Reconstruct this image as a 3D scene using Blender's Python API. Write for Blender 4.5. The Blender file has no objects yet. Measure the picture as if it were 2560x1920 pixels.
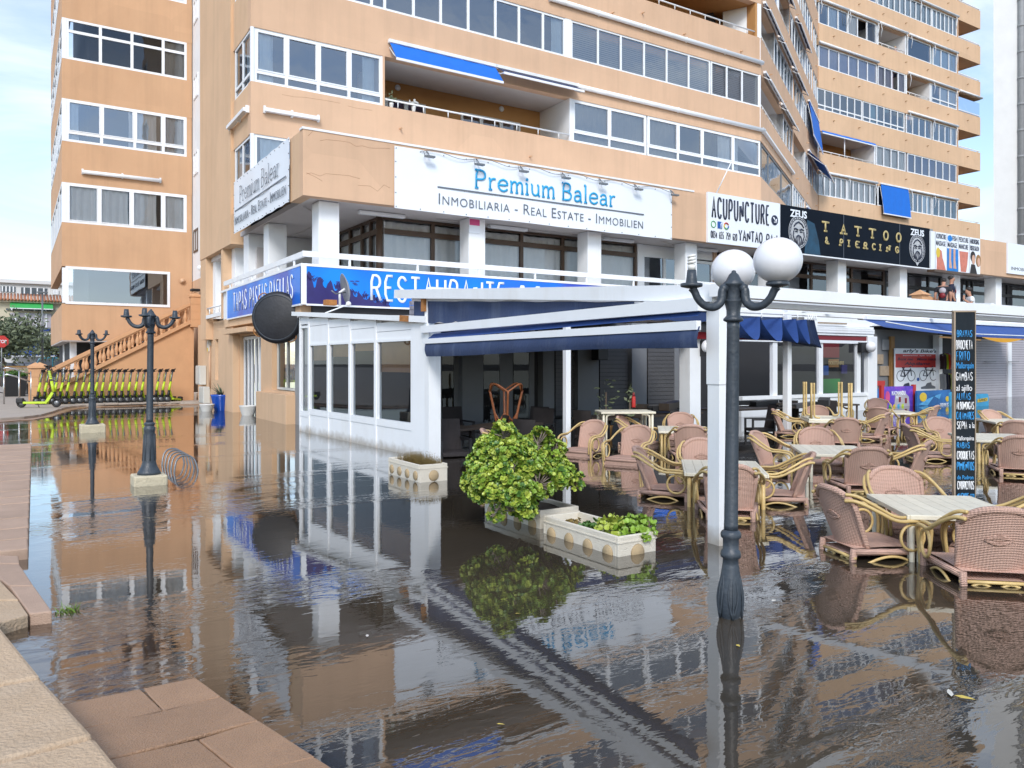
import bpy, math, random
from mathutils import Vector, Matrix
R = math.radians
rnd = random.Random(7)
S = bpy.context.scene
COL = S.collection
# ------------------------------------------------------------------ camera
cam = bpy.data.cameras.new('camera'); camo = bpy.data.objects.new('camera', cam); COL.objects.link(camo)
camo.location = (0, 0, 1.5); camo.rotation_euler = (R(90), 0, R(-32.4))
cam.sensor_width = 36; cam.lens = 27.52; cam.shift_y = -53/2560; cam.clip_start = .05; cam.clip_end = 3000
S.camera = camo
# ------------------------------------------------------------------ sky
SUN_EL, SUN_AZ = 38, 236       # azimuth of the sun, degrees counter-clockwise from +x
w = bpy.data.worlds.new('World'); S.world = w; w.use_nodes = True
nt = w.node_tree; nt.nodes.clear(); N = nt.nodes.new; L = nt.links.new
out = N('ShaderNodeOutputWorld'); sky = N('ShaderNodeTexSky'); sky.sky_type = 'NISHITA'; sky.sun_disc = False
sky.sun_elevation = R(SUN_EL); sky.sun_rotation = R(90-SUN_AZ); sky.air_density = 1.0; sky.dust_density = .7; sky.ozone_density = 1.5
b1 = N('ShaderNodeBackground'); b1.inputs[1].default_value = .15; L(sky.outputs[0], b1.inputs[0])
b2 = N('ShaderNodeBackground'); b2.inputs[0].default_value = (.88, .94, 1, 1); b2.inputs[1].default_value = .88
tc = N('ShaderNodeTexCoord'); mp = N('ShaderNodeMapping'); mp.inputs['Scale'].default_value = (1, 1, 2.6); L(tc.outputs['Generated'], mp.inputs[0])
n1 = N('ShaderNodeTexNoise'); n1.inputs['Scale'].default_value = 2.6; n1.inputs['Detail'].default_value = 9; n1.inputs['Roughness'].default_value = .58; n1.inputs['Distortion'].default_value = .6
L(mp.outputs[0], n1.inputs['Vector'])
cr = N('ShaderNodeValToRGB'); cr.color_ramp.elements[0].position = .44; cr.color_ramp.elements[0].color = (.06, .06, .06, 1)
cr.color_ramp.elements[1].position = .70; cr.color_ramp.elements[1].color = (.78, .78, .78, 1); L(n1.outputs['Fac'], cr.inputs[0])
mx = N('ShaderNodeMixShader'); L(cr.outputs[0], mx.inputs[0]); L(b1.outputs[0], mx.inputs[1]); L(b2.outputs[0], mx.inputs[2]); L(mx.outputs[0], out.inputs[0])
# ------------------------------------------------------------------ sun
sl = bpy.data.lights.new('sun', 'SUN'); sl.energy = 1.5; sl.angle = R(20); sl.color = (1, .96, .91)
so = bpy.data.objects.new('sun', sl); COL.objects.link(so)
sd = Vector((math.cos(R(SUN_AZ))*math.cos(R(SUN_EL)), math.sin(R(SUN_AZ))*math.cos(R(SUN_EL)), math.sin(R(SUN_EL))))
so.rotation_euler = sd.to_track_quat('Z', 'Y').to_euler(); so.location = (0, 0, 60)
vs = S.view_settings; vs.view_transform = 'Standard'; vs.look = 'None'; vs.gamma = 1; vs.exposure = .68; vs.use_curve_mapping = False
S.cycles.max_bounces = 5; S.cycles.diffuse_bounces = 3; S.cycles.glossy_bounces = 4; S.cycles.transparent_max_bounces = 10; S.cycles.caustics_reflective = False; S.cycles.caustics_refractive = False
# ------------------------------------------------------------------ survey: photo pixel (2560 wide) -> point on a known plane
H = R(57.6); FP = 1957.; EYE = 1.5
FW = Vector((math.cos(H), math.sin(H), 0)); RT = Vector((math.sin(H), -math.cos(H), 0))
def ray(x, y): return FW + RT*((x-1280)/FP) + Vector((0, 0, (907-y)/FP))
def gz(x, y, z=0.): d = ray(x, y); t = (z-EYE)/d.z; return d*t + Vector((0, 0, EYE))
def oY(x, y, Y): d = ray(x, y); return d*(Y/d.y) + Vector((0, 0, EYE))
def oX(x, y, X): d = ray(x, y); return d*(X/d.x) + Vector((0, 0, EYE))
def atD(x, y, D): return ray(x, y)*D + Vector((0, 0, EYE))
# ------------------------------------------------------------------ materials
M = {}
def nodes(name):
    m = bpy.data.materials.new(name); m.use_nodes = True; t = m.node_tree; t.nodes.clear()
    o = t.nodes.new('ShaderNodeOutputMaterial'); return m, t, o
def pm(name, col, rough=.6, var=.12, vs_=2.5, bump=0., bs=60., metal=0., spec=.5, col2=None, c2=.5, s2=1.2, streak=0., rand=0., coat=0., wave=None, sss=0., det=6):
    m, t, o = nodes(name); n = t.nodes.new; l = t.links.new
    b = n('ShaderNodeBsdfPrincipled'); l(b.outputs[0], o.inputs[0])
    b.inputs['Roughness'].default_value = rough; b.inputs['Metallic'].default_value = metal; b.inputs['Specular IOR Level'].default_value = spec
    if coat: b.inputs['Coat Weight'].default_value = coat; b.inputs['Coat Roughness'].default_value = .08
    if sss: b.inputs['Subsurface Weight'].default_value = sss; b.inputs['Subsurface Radius'].default_value = (.05, .05, .05)
    tc = n('ShaderNodeTexCoord'); vec = tc.outputs['Object']
    nz = n('ShaderNodeTexNoise'); nz.inputs['Scale'].default_value = vs_; nz.inputs['Detail'].default_value = det; nz.inputs['Roughness'].default_value = .62; l(vec, nz.inputs['Vector'])
    mr = n('ShaderNodeMapRange'); mr.inputs[1].default_value = .25; mr.inputs[2].default_value = .75; mr.inputs[3].default_value = 1-var; mr.inputs[4].default_value = 1+var; l(nz.outputs['Fac'], mr.inputs[0])
    mul = n('ShaderNodeVectorMath'); mul.operation = 'SCALE'; l(mr.outputs[0], mul.inputs['Scale'])
    base = n('ShaderNodeRGB'); base.outputs[0].default_value = (*col, 1); src = base.outputs[0]
    if col2:
        n2 = n('ShaderNodeTexNoise'); n2.inputs['Scale'].default_value = s2; n2.inputs['Detail'].default_value = 8; n2.inputs['Roughness'].default_value = .7
        if streak:
            mp = n('ShaderNodeMapping'); mp.inputs['Scale'].default_value = (1, 1, streak); l(vec, mp.inputs[0]); l(mp.outputs[0], n2.inputs['Vector'])
        else: l(vec, n2.inputs['Vector'])
        r2 = n('ShaderNodeValToRGB'); r2.color_ramp.elements[0].position = .5; r2.color_ramp.elements[0].color = (0, 0, 0, 1)
        r2.color_ramp.elements[1].position = .78; r2.color_ramp.elements[1].color = (c2, c2, c2, 1); l(n2.outputs['Fac'], r2.inputs[0])
        mc = n('ShaderNodeMix'); mc.data_type = 'RGBA'; l(r2.outputs[0], mc.inputs[0]); l(src, mc.inputs[6]); mc.inputs[7].default_value = (*col2, 1); src = mc.outputs[2]
    l(src, mul.inputs[0]); fin = mul.outputs[0]
    if name.startswith('stucco'):                                       # rain streaks, patched repaint and sooty drips
        mp2 = n('ShaderNodeMapping'); mp2.inputs['Scale'].default_value = (3.2, 3.2, .16); l(vec, mp2.inputs[0])
        n3 = n('ShaderNodeTexNoise'); n3.inputs['Scale'].default_value = 1.; n3.inputs['Detail'].default_value = 7; n3.inputs['Roughness'].default_value = .65; l(mp2.outputs[0], n3.inputs['Vector'])
        r3 = n('ShaderNodeMapRange'); r3.inputs[1].default_value = .46; r3.inputs[2].default_value = .74; r3.inputs[3].default_value = 1.; r3.inputs[4].default_value = .91; l(n3.outputs['Fac'], r3.inputs[0])
        v3 = n('ShaderNodeTexVoronoi'); v3.inputs['Scale'].default_value = .33; v3.inputs['Randomness'].default_value = 1.; v3.distance = 'CHEBYCHEV'; l(vec, v3.inputs['Vector'])
        sv = n('ShaderNodeSeparateColor'); l(v3.outputs['Color'], sv.inputs[0]); rv = n('ShaderNodeMapRange'); rv.inputs[3].default_value = .965; rv.inputs[4].default_value = 1.03; l(sv.outputs[0], rv.inputs[0])
        mq = n('ShaderNodeMath'); mq.operation = 'MULTIPLY'; l(r3.outputs[0], mq.inputs[0]); l(rv.outputs[0], mq.inputs[1])
        ms = n('ShaderNodeVectorMath'); ms.operation = 'SCALE'; l(fin, ms.inputs[0]); l(mq.outputs[0], ms.inputs['Scale']); fin = ms.outputs[0]
    if name == 'white_tide':                                            # silt line left on the white boards by the flood
        sx = n('ShaderNodeSeparateXYZ'); l(vec, sx.inputs[0]); nt2 = n('ShaderNodeTexNoise'); nt2.inputs['Scale'].default_value = 5; nt2.inputs['Detail'].default_value = 6; l(vec, nt2.inputs['Vector'])
        zz = n('ShaderNodeMath'); zz.operation = 'MULTIPLY_ADD'; zz.inputs[1].default_value = -.22; l(nt2.outputs['Fac'], zz.inputs[0]); l(sx.outputs['Z'], zz.inputs[2])
        tm = n('ShaderNodeMapRange'); tm.inputs[1].default_value = -.10; tm.inputs[2].default_value = .05; tm.inputs[3].default_value = .75; tm.inputs[4].default_value = 0.; l(zz.outputs[0], tm.inputs[0])
        mt = n('ShaderNodeMix'); mt.data_type = 'RGBA'; l(tm.outputs[0], mt.inputs[0]); l(fin, mt.inputs[6]); mt.inputs[7].default_value = (.34, .29, .22, 1); fin = mt.outputs[2]
    if rand:
        oi = n('ShaderNodeObjectInfo'); rr = n('ShaderNodeMapRange'); rr.inputs[3].default_value = 1-rand; rr.inputs[4].default_value = 1+rand; l(oi.outputs['Random'], rr.inputs[0])
        m2 = n('ShaderNodeVectorMath'); m2.operation = 'SCALE'; l(fin, m2.inputs[0]); l(rr.outputs[0], m2.inputs['Scale']); fin = m2.outputs[0]
    l(fin, b.inputs['Base Color'])
    h = None
    if wave:   # woven relief: (scale_a, scale_b, strength)
        w1 = n('ShaderNodeTexWave'); w1.bands_direction = 'Z'; w1.inputs['Scale'].default_value = wave[0]; w1.inputs['Distortion'].default_value = .6; l(vec, w1.inputs['Vector'])
        w2 = n('ShaderNodeTexWave'); w2.bands_direction = 'Y'; w2.inputs['Scale'].default_value = wave[1]; w2.inputs['Distortion'].default_value = .3; l(vec, w2.inputs['Vector'])
        ad = n('ShaderNodeMath'); ad.operation = 'MULTIPLY_ADD'; ad.inputs[1].default_value = .6; l(w2.outputs['Fac'], ad.inputs[0]); l(w1.outputs['Fac'], ad.inputs[2]); h = ad.outputs[0]
        dk = n('ShaderNodeMapRange'); dk.inputs[1].default_value = .3; dk.inputs[2].default_value = 1.2; dk.inputs[3].default_value = .74; dk.inputs[4].default_value = 1.05; l(h, dk.inputs[0])
        m3 = n('ShaderNodeVectorMath'); m3.operation = 'SCALE'; l(fin, m3.inputs[0]); l(dk.outputs[0], m3.inputs['Scale']); l(m3.outputs[0], b.inputs['Base Color'])
        bump = wave[2]
    elif bump:
        nb = n('ShaderNodeTexNoise'); nb.inputs['Scale'].default_value = bs; nb.inputs['Detail'].default_value = 5; l(vec, nb.inputs['Vector']); h = nb.outputs['Fac']
    if h is not None:
        bp = n('ShaderNodeBump'); bp.inputs['Strength'].default_value = bump; bp.inputs['Distance'].default_value = .02; l(h, bp.inputs['Height']); l(bp.outputs[0], b.inputs['Normal'])
    M[name] = m; return m
def gm(name, tint=(.75, .82, .85), refl=.2, rough=.01, warp=.05, ior=1.5):        # window glass: clear pane with a sky mirror
    m, t, o = nodes(name); n = t.nodes.new; l = t.links.new
    tr = n('ShaderNodeBsdfTransparent'); tr.inputs[0].default_value = (*tint, 1)
    gl = n('ShaderNodeBsdfGlossy'); gl.inputs['Roughness'].default_value = rough; gl.inputs[0].default_value = (.82, .90, 1, 1)
    lw = n('ShaderNodeFresnel'); lw.inputs[0].default_value = ior
    ad = n('ShaderNodeMath'); ad.operation = 'ADD'; ad.inputs[1].default_value = refl; ad.use_clamp = True; l(lw.outputs[0], ad.inputs[0])
    nz = n('ShaderNodeTexNoise'); nz.inputs['Scale'].default_value = 1.1; tc = n('ShaderNodeTexCoord'); l(tc.outputs['Object'], nz.inputs['Vector'])
    bp = n('ShaderNodeBump'); bp.inputs['Strength'].default_value = warp; bp.inputs['Distance'].default_value = .12; l(nz.outputs['Fac'], bp.inputs['Height']); l(bp.outputs[0], gl.inputs['Normal'])
    mx = n('ShaderNodeMixShader'); l(ad.outputs[0], mx.inputs[0]); l(tr.outputs[0], mx.inputs[1]); l(gl.outputs[0], mx.inputs[2]); l(mx.outputs[0], o.inputs[0])
    M[name] = m; return m
pm('stucco', (.68, .45, .295), .85, .07, .7, .35, 90, col2=(.60, .385, .245), c2=.5, s2=.9, streak=.3)
pm('stucco_deep', (.61, .375, .22), .85, .06, .8, .3, 90, col2=(.55, .31, .17), c2=.45, s2=.8, streak=.3)
pm('stucco_light', (.70, .475, .30), .85, .06, .7, .35, 90, col2=(.63, .40, .23), c2=.45, s2=.6, streak=.25)  # paler copy of the stucco; the left flank's brighter light is in the colour
pm('ochre', (.52, .27, .10), .85, .06, 1.2, .2, 80)
pm('stair_paint', (.64, .36, .19), .8, .08, 1.5, .25, 70, col2=(.52, .28, .15), c2=.5, s2=1.6)
pm('crack', (.40, .23, .14), .9, .1, 5)
pm('white', (.86, .885, .91), .55, .035, 1.2, .06, 50, col2=(.62, .58, .50), c2=.22, s2=1.5, streak=.3)
pm('white_tide', (.86, .885, .91), .55, .035, 1.2, .06, 50, col2=(.66, .62, .54), c2=.3, s2=1.5, streak=.3)
pm('white_frame', (.85, .88, .91), .4, .03, 2)
pm('white_metal', (.84, .865, .89), .4, .05, 1.6, .04, 30, col2=(.58, .52, .42), c2=.3, s2=2.2, streak=.2)
pm('rust', (.40, .17, .05), .85, .35, 12, .5, 60)
pm('ceiling', (.66, .62, .60), .85, .05, 1.5, .1, 50)
pm('brown_frame', (.085, .05, .03), .45, .2, 3)
pm('curtain', (.90, .92, .93), .9, .06, 2, .1, 40)
pm('curtain_blue', (.68, .80, .88), .9, .06, 2)
pm('curtain_plum', (.36, .31, .37), .9, .08, 2)
pm('blind', (.40, .37, .33), .8, .08, 3, .0)
pm('room_shade', (.055, .06, .075), .9, .3, .5)  # shade of the rooms behind the windows, put into the colour
pm('dark', (.012, .012, .013), .7, .2, 2)
pm('interior_shade', (.035, .036, .04), .8, .15, 1.2)  # near-black walls; the indoor shade is put into the colour
pm('shaded_white', (.18, .19, .205), .8, .08, 1.2)  # white pillars and posts darkened in colour to stand in for indoor shade
pm('shutter', (.46, .46, .50), .5, .06, 1.5)
pm('shutter_shaded', (.085, .085, .09), .6, .1, 2)  # shutter colour darkened to carry the shade at the back of the veranda
pm('awning_blue', (.006, .15, .62), .7, .06, 3, .1, 60)
pm('awning_navy', (.012, .03, .10), .8, .12, 4, .15, 60)
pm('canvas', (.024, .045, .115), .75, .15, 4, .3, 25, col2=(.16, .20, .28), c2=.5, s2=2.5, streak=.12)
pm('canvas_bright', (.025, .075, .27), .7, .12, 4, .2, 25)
pm('orange_canvas', (.72, .36, .03), .75, .08, 3)
pm('lamp_iron', (.040, .052, .067), .42, .25, 8, .25, 40, col2=(.085, .095, .105), c2=.5, s2=5)
pm('globe', (.82, .83, .86), .22, .03, 3, sss=.15, col2=(.66, .66, .66), c2=.3, s2=7, streak=.08)
pm('bulb', (.82, .82, .78), .3, .03)
pm('planter', (.72, .67, .57), .85, .08, 3, .5, 130, col2=(.50, .44, .34), c2=.5, s2=60)
pm('planter_medal', (.48, .36, .21), .85, .1, 4, .5, 130, col2=(.36, .29, .19), c2=.6, s2=60)
pm('limestone', (.60, .53, .38), .9, .12, 6, .6, 40)
pm('soil', (.06, .045, .03), .95, .3, 20, .6, 50)
pm('leaf', (.22, .35, .045), .35, .3, 9, rand=.12)
pm('leaf_light', (.40, .48, .08), .35, .3, 9)
pm('leaf_dark', (.07, .16, .03), .4, .3, 9)
pm('leaf_olive', (.15, .18, .10), .6, .3, 6)
pm('leaf_dry', (.27, .19, .06), .8, .35, 12)
pm('twig', (.22, .18, .15), .85, .3, 15, .3, 60)
pm('bark', (.13, .10, .075), .9, .3, 10, .5, 40)
pm('agave', (.16, .21, .15), .5, .25, 6)
pm('wicker', (.62, .40, .315), .7, .12, 5, rand=.1, wave=(26, 15, .5), col2=(.52, .32, .25), c2=.5, s2=5)
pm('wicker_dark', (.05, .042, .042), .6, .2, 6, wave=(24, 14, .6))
pm('bamboo', (.62, .45, .19), .4, .14, 6, .08, 40, col2=(.46, .31, .11), c2=.5, s2=9, rand=.08)
pm('bamboo_orange', (.26, .085, .03), .45, .25, 9)
pm('table_slat', (.76, .71, .57), .5, .08, 6, .15, 60, rand=.07, col2=(.64, .58, .44), c2=.4, s2=9, streak=4)
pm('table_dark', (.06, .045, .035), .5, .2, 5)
pm('paving_red', (.46, .32, .235), .75, .13, 3, .55, 140, col2=(.33, .22, .17), c2=.5, s2=90, rand=.07)
pm('paving_wet', (.38, .225, .13), .3, .16, 3, .5, 140, col2=(.18, .11, .085), c2=.6, s2=80, rand=.07, spec=.5)
pm('paving_sand', (.52, .38, .25), .85, .12, 2.2, .6, 60, col2=(.60, .47, .34), c2=.7, s2=3, rand=.05)
pm('paving_far', (.40, .35, .30), .8, .12, 1.5, .3, 60)
pm('floor', (.10, .08, .06), .9, .2, 2)
pm('asphalt', (.09, .09, .09), .9, .15, 3, .3, 80)
pm('lime', (.50, .68, .03), .4, .06, 3)
pm('lime_dark', (.30, .42, .03), .5, .1, 3)
pm('steel_grey', (.20, .21, .22), .35, .12, 4, metal=.5)
pm('chrome', (.55, .55, .55), .25, .1, 4, metal=.9)
pm('rubber', (.012, .012, .013), .6, .2, 10)
pm('black', (.014, .014, .016), .5, .2, 6)
pm('pan', (.012, .013, .018), .45, .25, 5, .25, 15, col2=(.03, .032, .04), c2=.6, s2=3)
pm('pot_blue', (.008, .07, .42), .25, .15, 3, coat=.4)
pm('pot_white', (.70, .70, .68), .5, .06, 3, col2=(.4, .37, .3), c2=.35, s2=5)
pm('cabinet', (.62, .62, .58), .5, .06, 2)
pm('board', (.012, .018, .024), .7, .25, 4, spec=.2, col2=(.07, .085, .095), c2=.5, s2=2, streak=.1)
pm('chalk_white', (.82, .83, .84), .9, .06, 20)
pm('chalk_blue', (.05, .33, .72), .9, .08, 20)
pm('wood_raw', (.38, .30, .22), .8, .2, 6)
pm('wood_brown', (.30, .16, .05), .6, .15, 5)
pm('sign_white', (.82, .87, .93), .35, .02, 1)
pm('sign_cyan', (.02, .36, .68), .5, .03)
pm('sign_grey', (.12, .14, .17), .5, .05)
pm('sign_ink', (.012, .02, .05), .5, .05)
pm('sign_navy', (.006, .010, .018), .6, .2, 2, spec=.08)
pm('sign_gold', (.50, .40, .17), .4, .1, 4)
pm('sign_silver', (.48, .50, .52), .5, .3, 14)
pm('sign_teal', (.005, .05, .10), .5, .5, 3)
pm('coral', (.028, .022, .14), .5, .15, 6)
pm('red', (.52, .035, .03), .5, .06, 3)
pm('red_dark', (.20, .012, .018), .5, .1, 3)
pm('green', (.03, .33, .06), .5, .05)
pm('fb_blue', (.015, .09, .36), .5, .05)
pm('skin_print', (.60, .20, .14), .6, .2, 6)
pm('skin_print2', (.62, .38, .27), .6, .15, 6)
pm('water_print', (.01, .20, .60), .6, .3, 5)
pm('purple_print', (.12, .06, .55), .5, .4, 4, col2=(.5, .05, .3), c2=.8, s2=4)
pm('whale_print', (.02, .15, .42), .5, .4, 4, col2=(.004, .02, .06), c2=1, s2=2)
pm('whale_light', (.10, .38, .68), .5, .3, 6)
pm('cyan_print', (.05, .38, .65), .5, .1, 4)
pm('yellow', (.70, .50, .04), .5, .05)
pm('pink', (.65, .08, .25), .5, .1)
pm('grey', (.28, .29, .30), .6, .1, 3)
pm('lilac', (.44, .42, .46), .6, .06, 2)
pm('straw', (.42, .22, .10), .8, .15, 3, wave=(30, 20, .4))
pm('roof_tile', (.40, .17, .09), .8, .2, 4, rand=.25)
pm('cream', (.62, .57, .43), .85, .06, 1)
pm('white_wall', (.72, .73, .73), .8, .05, .6)
pm('bg_glass', (.10, .12, .14), .25, .3, 2)
pm('bg_blue', (.004, .045, .24), .7, .1, 2)
pm('bg_green', (.05, .40, .10), .6, .1, 2)
pm('car_dark', (.03, .035, .05), .2, .1, 2, coat=.6)
pm('car_white', (.55, .56, .58), .25, .05, 2, coat=.6)
pm('car_teal', (.04, .22, .30), .25, .05, 2, coat=.6)
pm('car_red', (.24, .04, .05), .25, .05, 2, coat=.6)
pm('skin', (.46, .24, .16), .55, .06, 8)
pm('hair', (.018, .014, .012), .6, .2, 20)
pm('hair_blond', (.5, .40, .25), .6, .2, 20)
pm('shirt_black', (.014, .015, .022), .8, .1, 9)
pm('shirt_navy', (.014, .018, .045), .8, .1, 9)
pm('shirt_white', (.80, .82, .84), .8, .04, 9)
pm('shirt_pink', (.55, .25, .22), .8, .04, 9)
pm('jeans', (.03, .045, .09), .85, .15, 12)
pm('shoe', (.05, .05, .05), .7, .1, 9)
pm('leaf_yellow', (.60, .46, .10), .6, .15, 20)
pm('litter', (.6, .58, .52), .7, .1, 20)
gm('glass', (.9, .93, .95), refl=.22); gm('glass_int', (.6, .6, .6), .0, warp=0); gm('glass_clear', (.97, .98, .98), .03); gm('glass_flat', (.8, .85, .9), .26, warp=.01); gm('glass_near', (.93, .95, .95), .04, warp=0, ior=1.3); gm('glass_teal', (.35, .62, .72), .17); gm('glass_lilac', (.62, .62, .78), .16)
gm('glass_dark', (.55, .55, .56), .12)
def grad_mat():                                                    # sea-blue shop sign print
    m, t, o = nodes('sea_print'); n = t.nodes.new; l = t.links.new
    b = n('ShaderNodeBsdfPrincipled'); b.inputs['Roughness'].default_value = .35; l(b.outputs[0], o.inputs[0])
    tc = n('ShaderNodeTexCoord'); nz = n('ShaderNodeTexNoise'); nz.inputs['Scale'].default_value = .55; nz.inputs['Detail'].default_value = 1.5; l(tc.outputs['Object'], nz.inputs['Vector'])
    cr = n('ShaderNodeValToRGB'); e = cr.color_ramp.elements; e[0].position = .36; e[0].color = (.0, .24, .85, 1); e[1].position = .64; e[1].color = (.04, .08, .50, 1)
    x = e.new(.5); x.color = (.0, .17, .74, 1); l(nz.outputs['Fac'], cr.inputs[0]); l(cr.outputs[0], b.inputs['Base Color']); M['sea_print'] = m
grad_mat()
# ------------------------------------------------------------------ mesh builder
class MB:
    def __init__(s): s.v = []; s.f = []; s.sm = []
    def add(s, vs, fs, smooth=False, mat=None):
        k = len(s.v)
        if mat is not None: vs = [mat @ Vector(p) for p in vs]
        s.v += [tuple(p) for p in vs]; s.f += [tuple(i+k for i in f) for f in fs]; s.sm += [smooth]*len(fs); return s
    def box(s, x0, x1, y0, y1, z0, z1, mat=None):
        vs = [(x0,y0,z0),(x1,y0,z0),(x1,y1,z0),(x0,y1,z0),(x0,y0,z1),(x1,y0,z1),(x1,y1,z1),(x0,y1,z1)]
        return s.add(vs, [(0,3,2,1),(4,5,6,7),(0,1,5,4),(1,2,6,5),(2,3,7,6),(3,0,4,7)], False, mat)
    def pbox(s, P, u0, u1, n0, n1, z0, z1):                         # box in a facade frame: u along, n outward
        vs = [P.at(u, n, z) for z in (z0, z1) for (u, n) in ((u0,n0),(u1,n0),(u1,n1),(u0,n1))]
        return s.add(vs, [(0,3,2,1),(4,5,6,7),(0,1,5,4),(1,2,6,5),(2,3,7,6),(3,0,4,7)])
    def bar(s, a, b, w, h=None, up=(0,0,1)):                        # rectangular bar from a to b
        a, b = Vector(a), Vector(b); h = h or w; d = (b-a).normalized(); up = Vector(up)
        if abs(d.dot(up)) > .98: up = Vector((1, 0, 0))
        sx = d.cross(up).normalized(); sz = sx.cross(d).normalized(); vs = []
        for p in (a, b):
            for (i, j) in ((-1,-1),(1,-1),(1,1),(-1,1)): vs.append(p + sx*(i*w/2) + sz*(j*h/2))
        return s.add(vs, [(0,3,2,1),(4,5,6,7),(0,1,5,4),(1,2,6,5),(2,3,7,6),(3,0,4,7)])
    def tube(s, pts, r, n=8, caps=True, closed=False, squash=None):
        pts = [Vector(p) for p in pts]; m = len(pts); rs = r if isinstance(r, (list, tuple)) else [r]*m
        vs = []; ref = None
        for i, p in enumerate(pts):
            if closed: d = pts[(i+1) % m]-pts[i-1]
            else: d = (pts[min(i+1, m-1)]-pts[max(i-1, 0)])
            d.normalize()
            if ref is None:
                ref = Vector((0, 0, 1)) if abs(d.z) < .9 else Vector((1, 0, 0))
            a = (ref - d*ref.dot(d))
            if a.length < 1e-4: a = d.orthogonal()
            a.normalize(); ref = a; c = d.cross(a)
            for k in range(n):
                t = 2*math.pi*k/n; q = a*(math.cos(t)*rs[i]) + c*(math.sin(t)*rs[i])
                vs.append(p+q)
        fs = []
        rng = m if closed else m-1
        for i in range(rng):
            j = (i+1) % m
            for k in range(n): fs.append((i*n+k, i*n+(k+1) % n, j*n+(k+1) % n, j*n+k))
        if caps and not closed: fs.append(tuple(range(n))[::-1]); fs.append(tuple((m-1)*n+k for k in range(n)))
        if squash: vs = [squash(v) for v in vs]
        return s.add(vs, fs, True)
    def lathe(s, prof, n=24, c=(0,0,0), flute=None, mat=None, cap=True):
        vs = []; c = Vector(c)
        for (r, z) in prof:
            for k in range(n):
                t = 2*math.pi*k/n; rr = r*(flute(k, z) if flute else 1); vs.append(c+Vector((math.cos(t)*rr, math.sin(t)*rr, z)))
        fs = [(i*n+k, i*n+(k+1) % n, (i+1)*n+(k+1) % n, (i+1)*n+k) for i in range(len(prof)-1) for k in range(n)]
        if cap: fs += [tuple(range(n))[::-1], tuple((len(prof)-1)*n+k for k in range(n))]
        return s.add(vs, fs, True, mat)
    def grid(s, fn, nu, nv, smooth=True):
        vs = [fn(i/nu, j/nv) for j in range(nv+1) for i in range(nu+1)]
        fs = [(j*(nu+1)+i, j*(nu+1)+i+1, (j+1)*(nu+1)+i+1, (j+1)*(nu+1)+i) for j in range(nv) for i in range(nu)]
        return s.add(vs, fs, smooth)
    def prism(s, poly, z0, z1, mat=None):
        m = len(poly); vs = [(x, y, z0) for x, y in poly]+[(x, y, z1) for x, y in poly]
        return s.add(vs, [tuple(range(m))[::-1], tuple(range(m, 2*m))]+[(i, (i+1) % m, m+(i+1) % m, m+i) for i in range(m)], False, mat)
    def sphere(s, c, r, nu=20, nv=12, sc=(1,1,1)):
        c = Vector(c); vs = []; fs = []
        for j in range(nv+1):
            p = math.pi*j/nv
            for i in range(nu): t = 2*math.pi*i/nu; vs.append(c+Vector((math.sin(p)*math.cos(t)*r*sc[0], math.sin(p)*math.sin(t)*r*sc[1], math.cos(p)*r*sc[2])))
        for j in range(nv):
            for i in range(nu):
                a, b, c2, d = j*nu+i, j*nu+(i+1) % nu, (j+1)*nu+(i+1) % nu, (j+1)*nu+i
                fs.append((a, d, c2, b))
        return s.add(vs, fs, True)
    def mesh(s, name):
        me = bpy.data.meshes.new(name); me.from_pydata(s.v, [], s.f); me.validate(clean_customdata=False)
        if len(me.polygons) == len(s.sm): me.polygons.foreach_set('use_smooth', s.sm)
        me.update(); return me
    def build(s, name, mat, parent=None, bevel=0., kind=None):
        me = s.mesh(name); o = bpy.data.objects.new(name, me); COL.objects.link(o); me.materials.append(M[mat] if isinstance(mat, str) else mat)
        if parent is not None: o.parent = parent
        if bevel: b = o.modifiers.new('bevel', 'BEVEL'); b.width = bevel; b.segments = 2; b.limit_method = 'ANGLE'; b.angle_limit = R(40)
        if kind: o['kind'] = kind
        return o
class P2:                                                           # a facade plane: origin, direction along, outward normal
    def __init__(s, ox, oy, ang): s.o = Vector((ox, oy, 0)); s.u = Vector((math.cos(R(ang)), math.sin(R(ang)), 0)); s.n = Vector((s.u.y, -s.u.x, 0)); s.ang = ang
    def at(s, u, n, z): return s.o + s.u*u + s.n*n + Vector((0, 0, z))
def empty(name, label, cat, loc=(0,0,0), rz=0., group=None):
    o = bpy.data.objects.new(name, None); COL.objects.link(o); o.location = loc; o.rotation_euler = (0, 0, rz); o.empty_display_size = .2
    o['label'] = label; o['category'] = cat
    if group: o['group'] = group
    return o
def tag(o, label, cat, group=None):
    o['label'] = label; o['category'] = cat
    if group: o['group'] = group
    return o
def struct(o): o['kind'] = 'structure'; return o
def dup(o, parent=None, mats=None):
    c = o.copy(); COL.objects.link(c)
    if parent is not None: c.parent = parent
    for ch in list(o.children): dup(ch, c)
    return c
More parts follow.
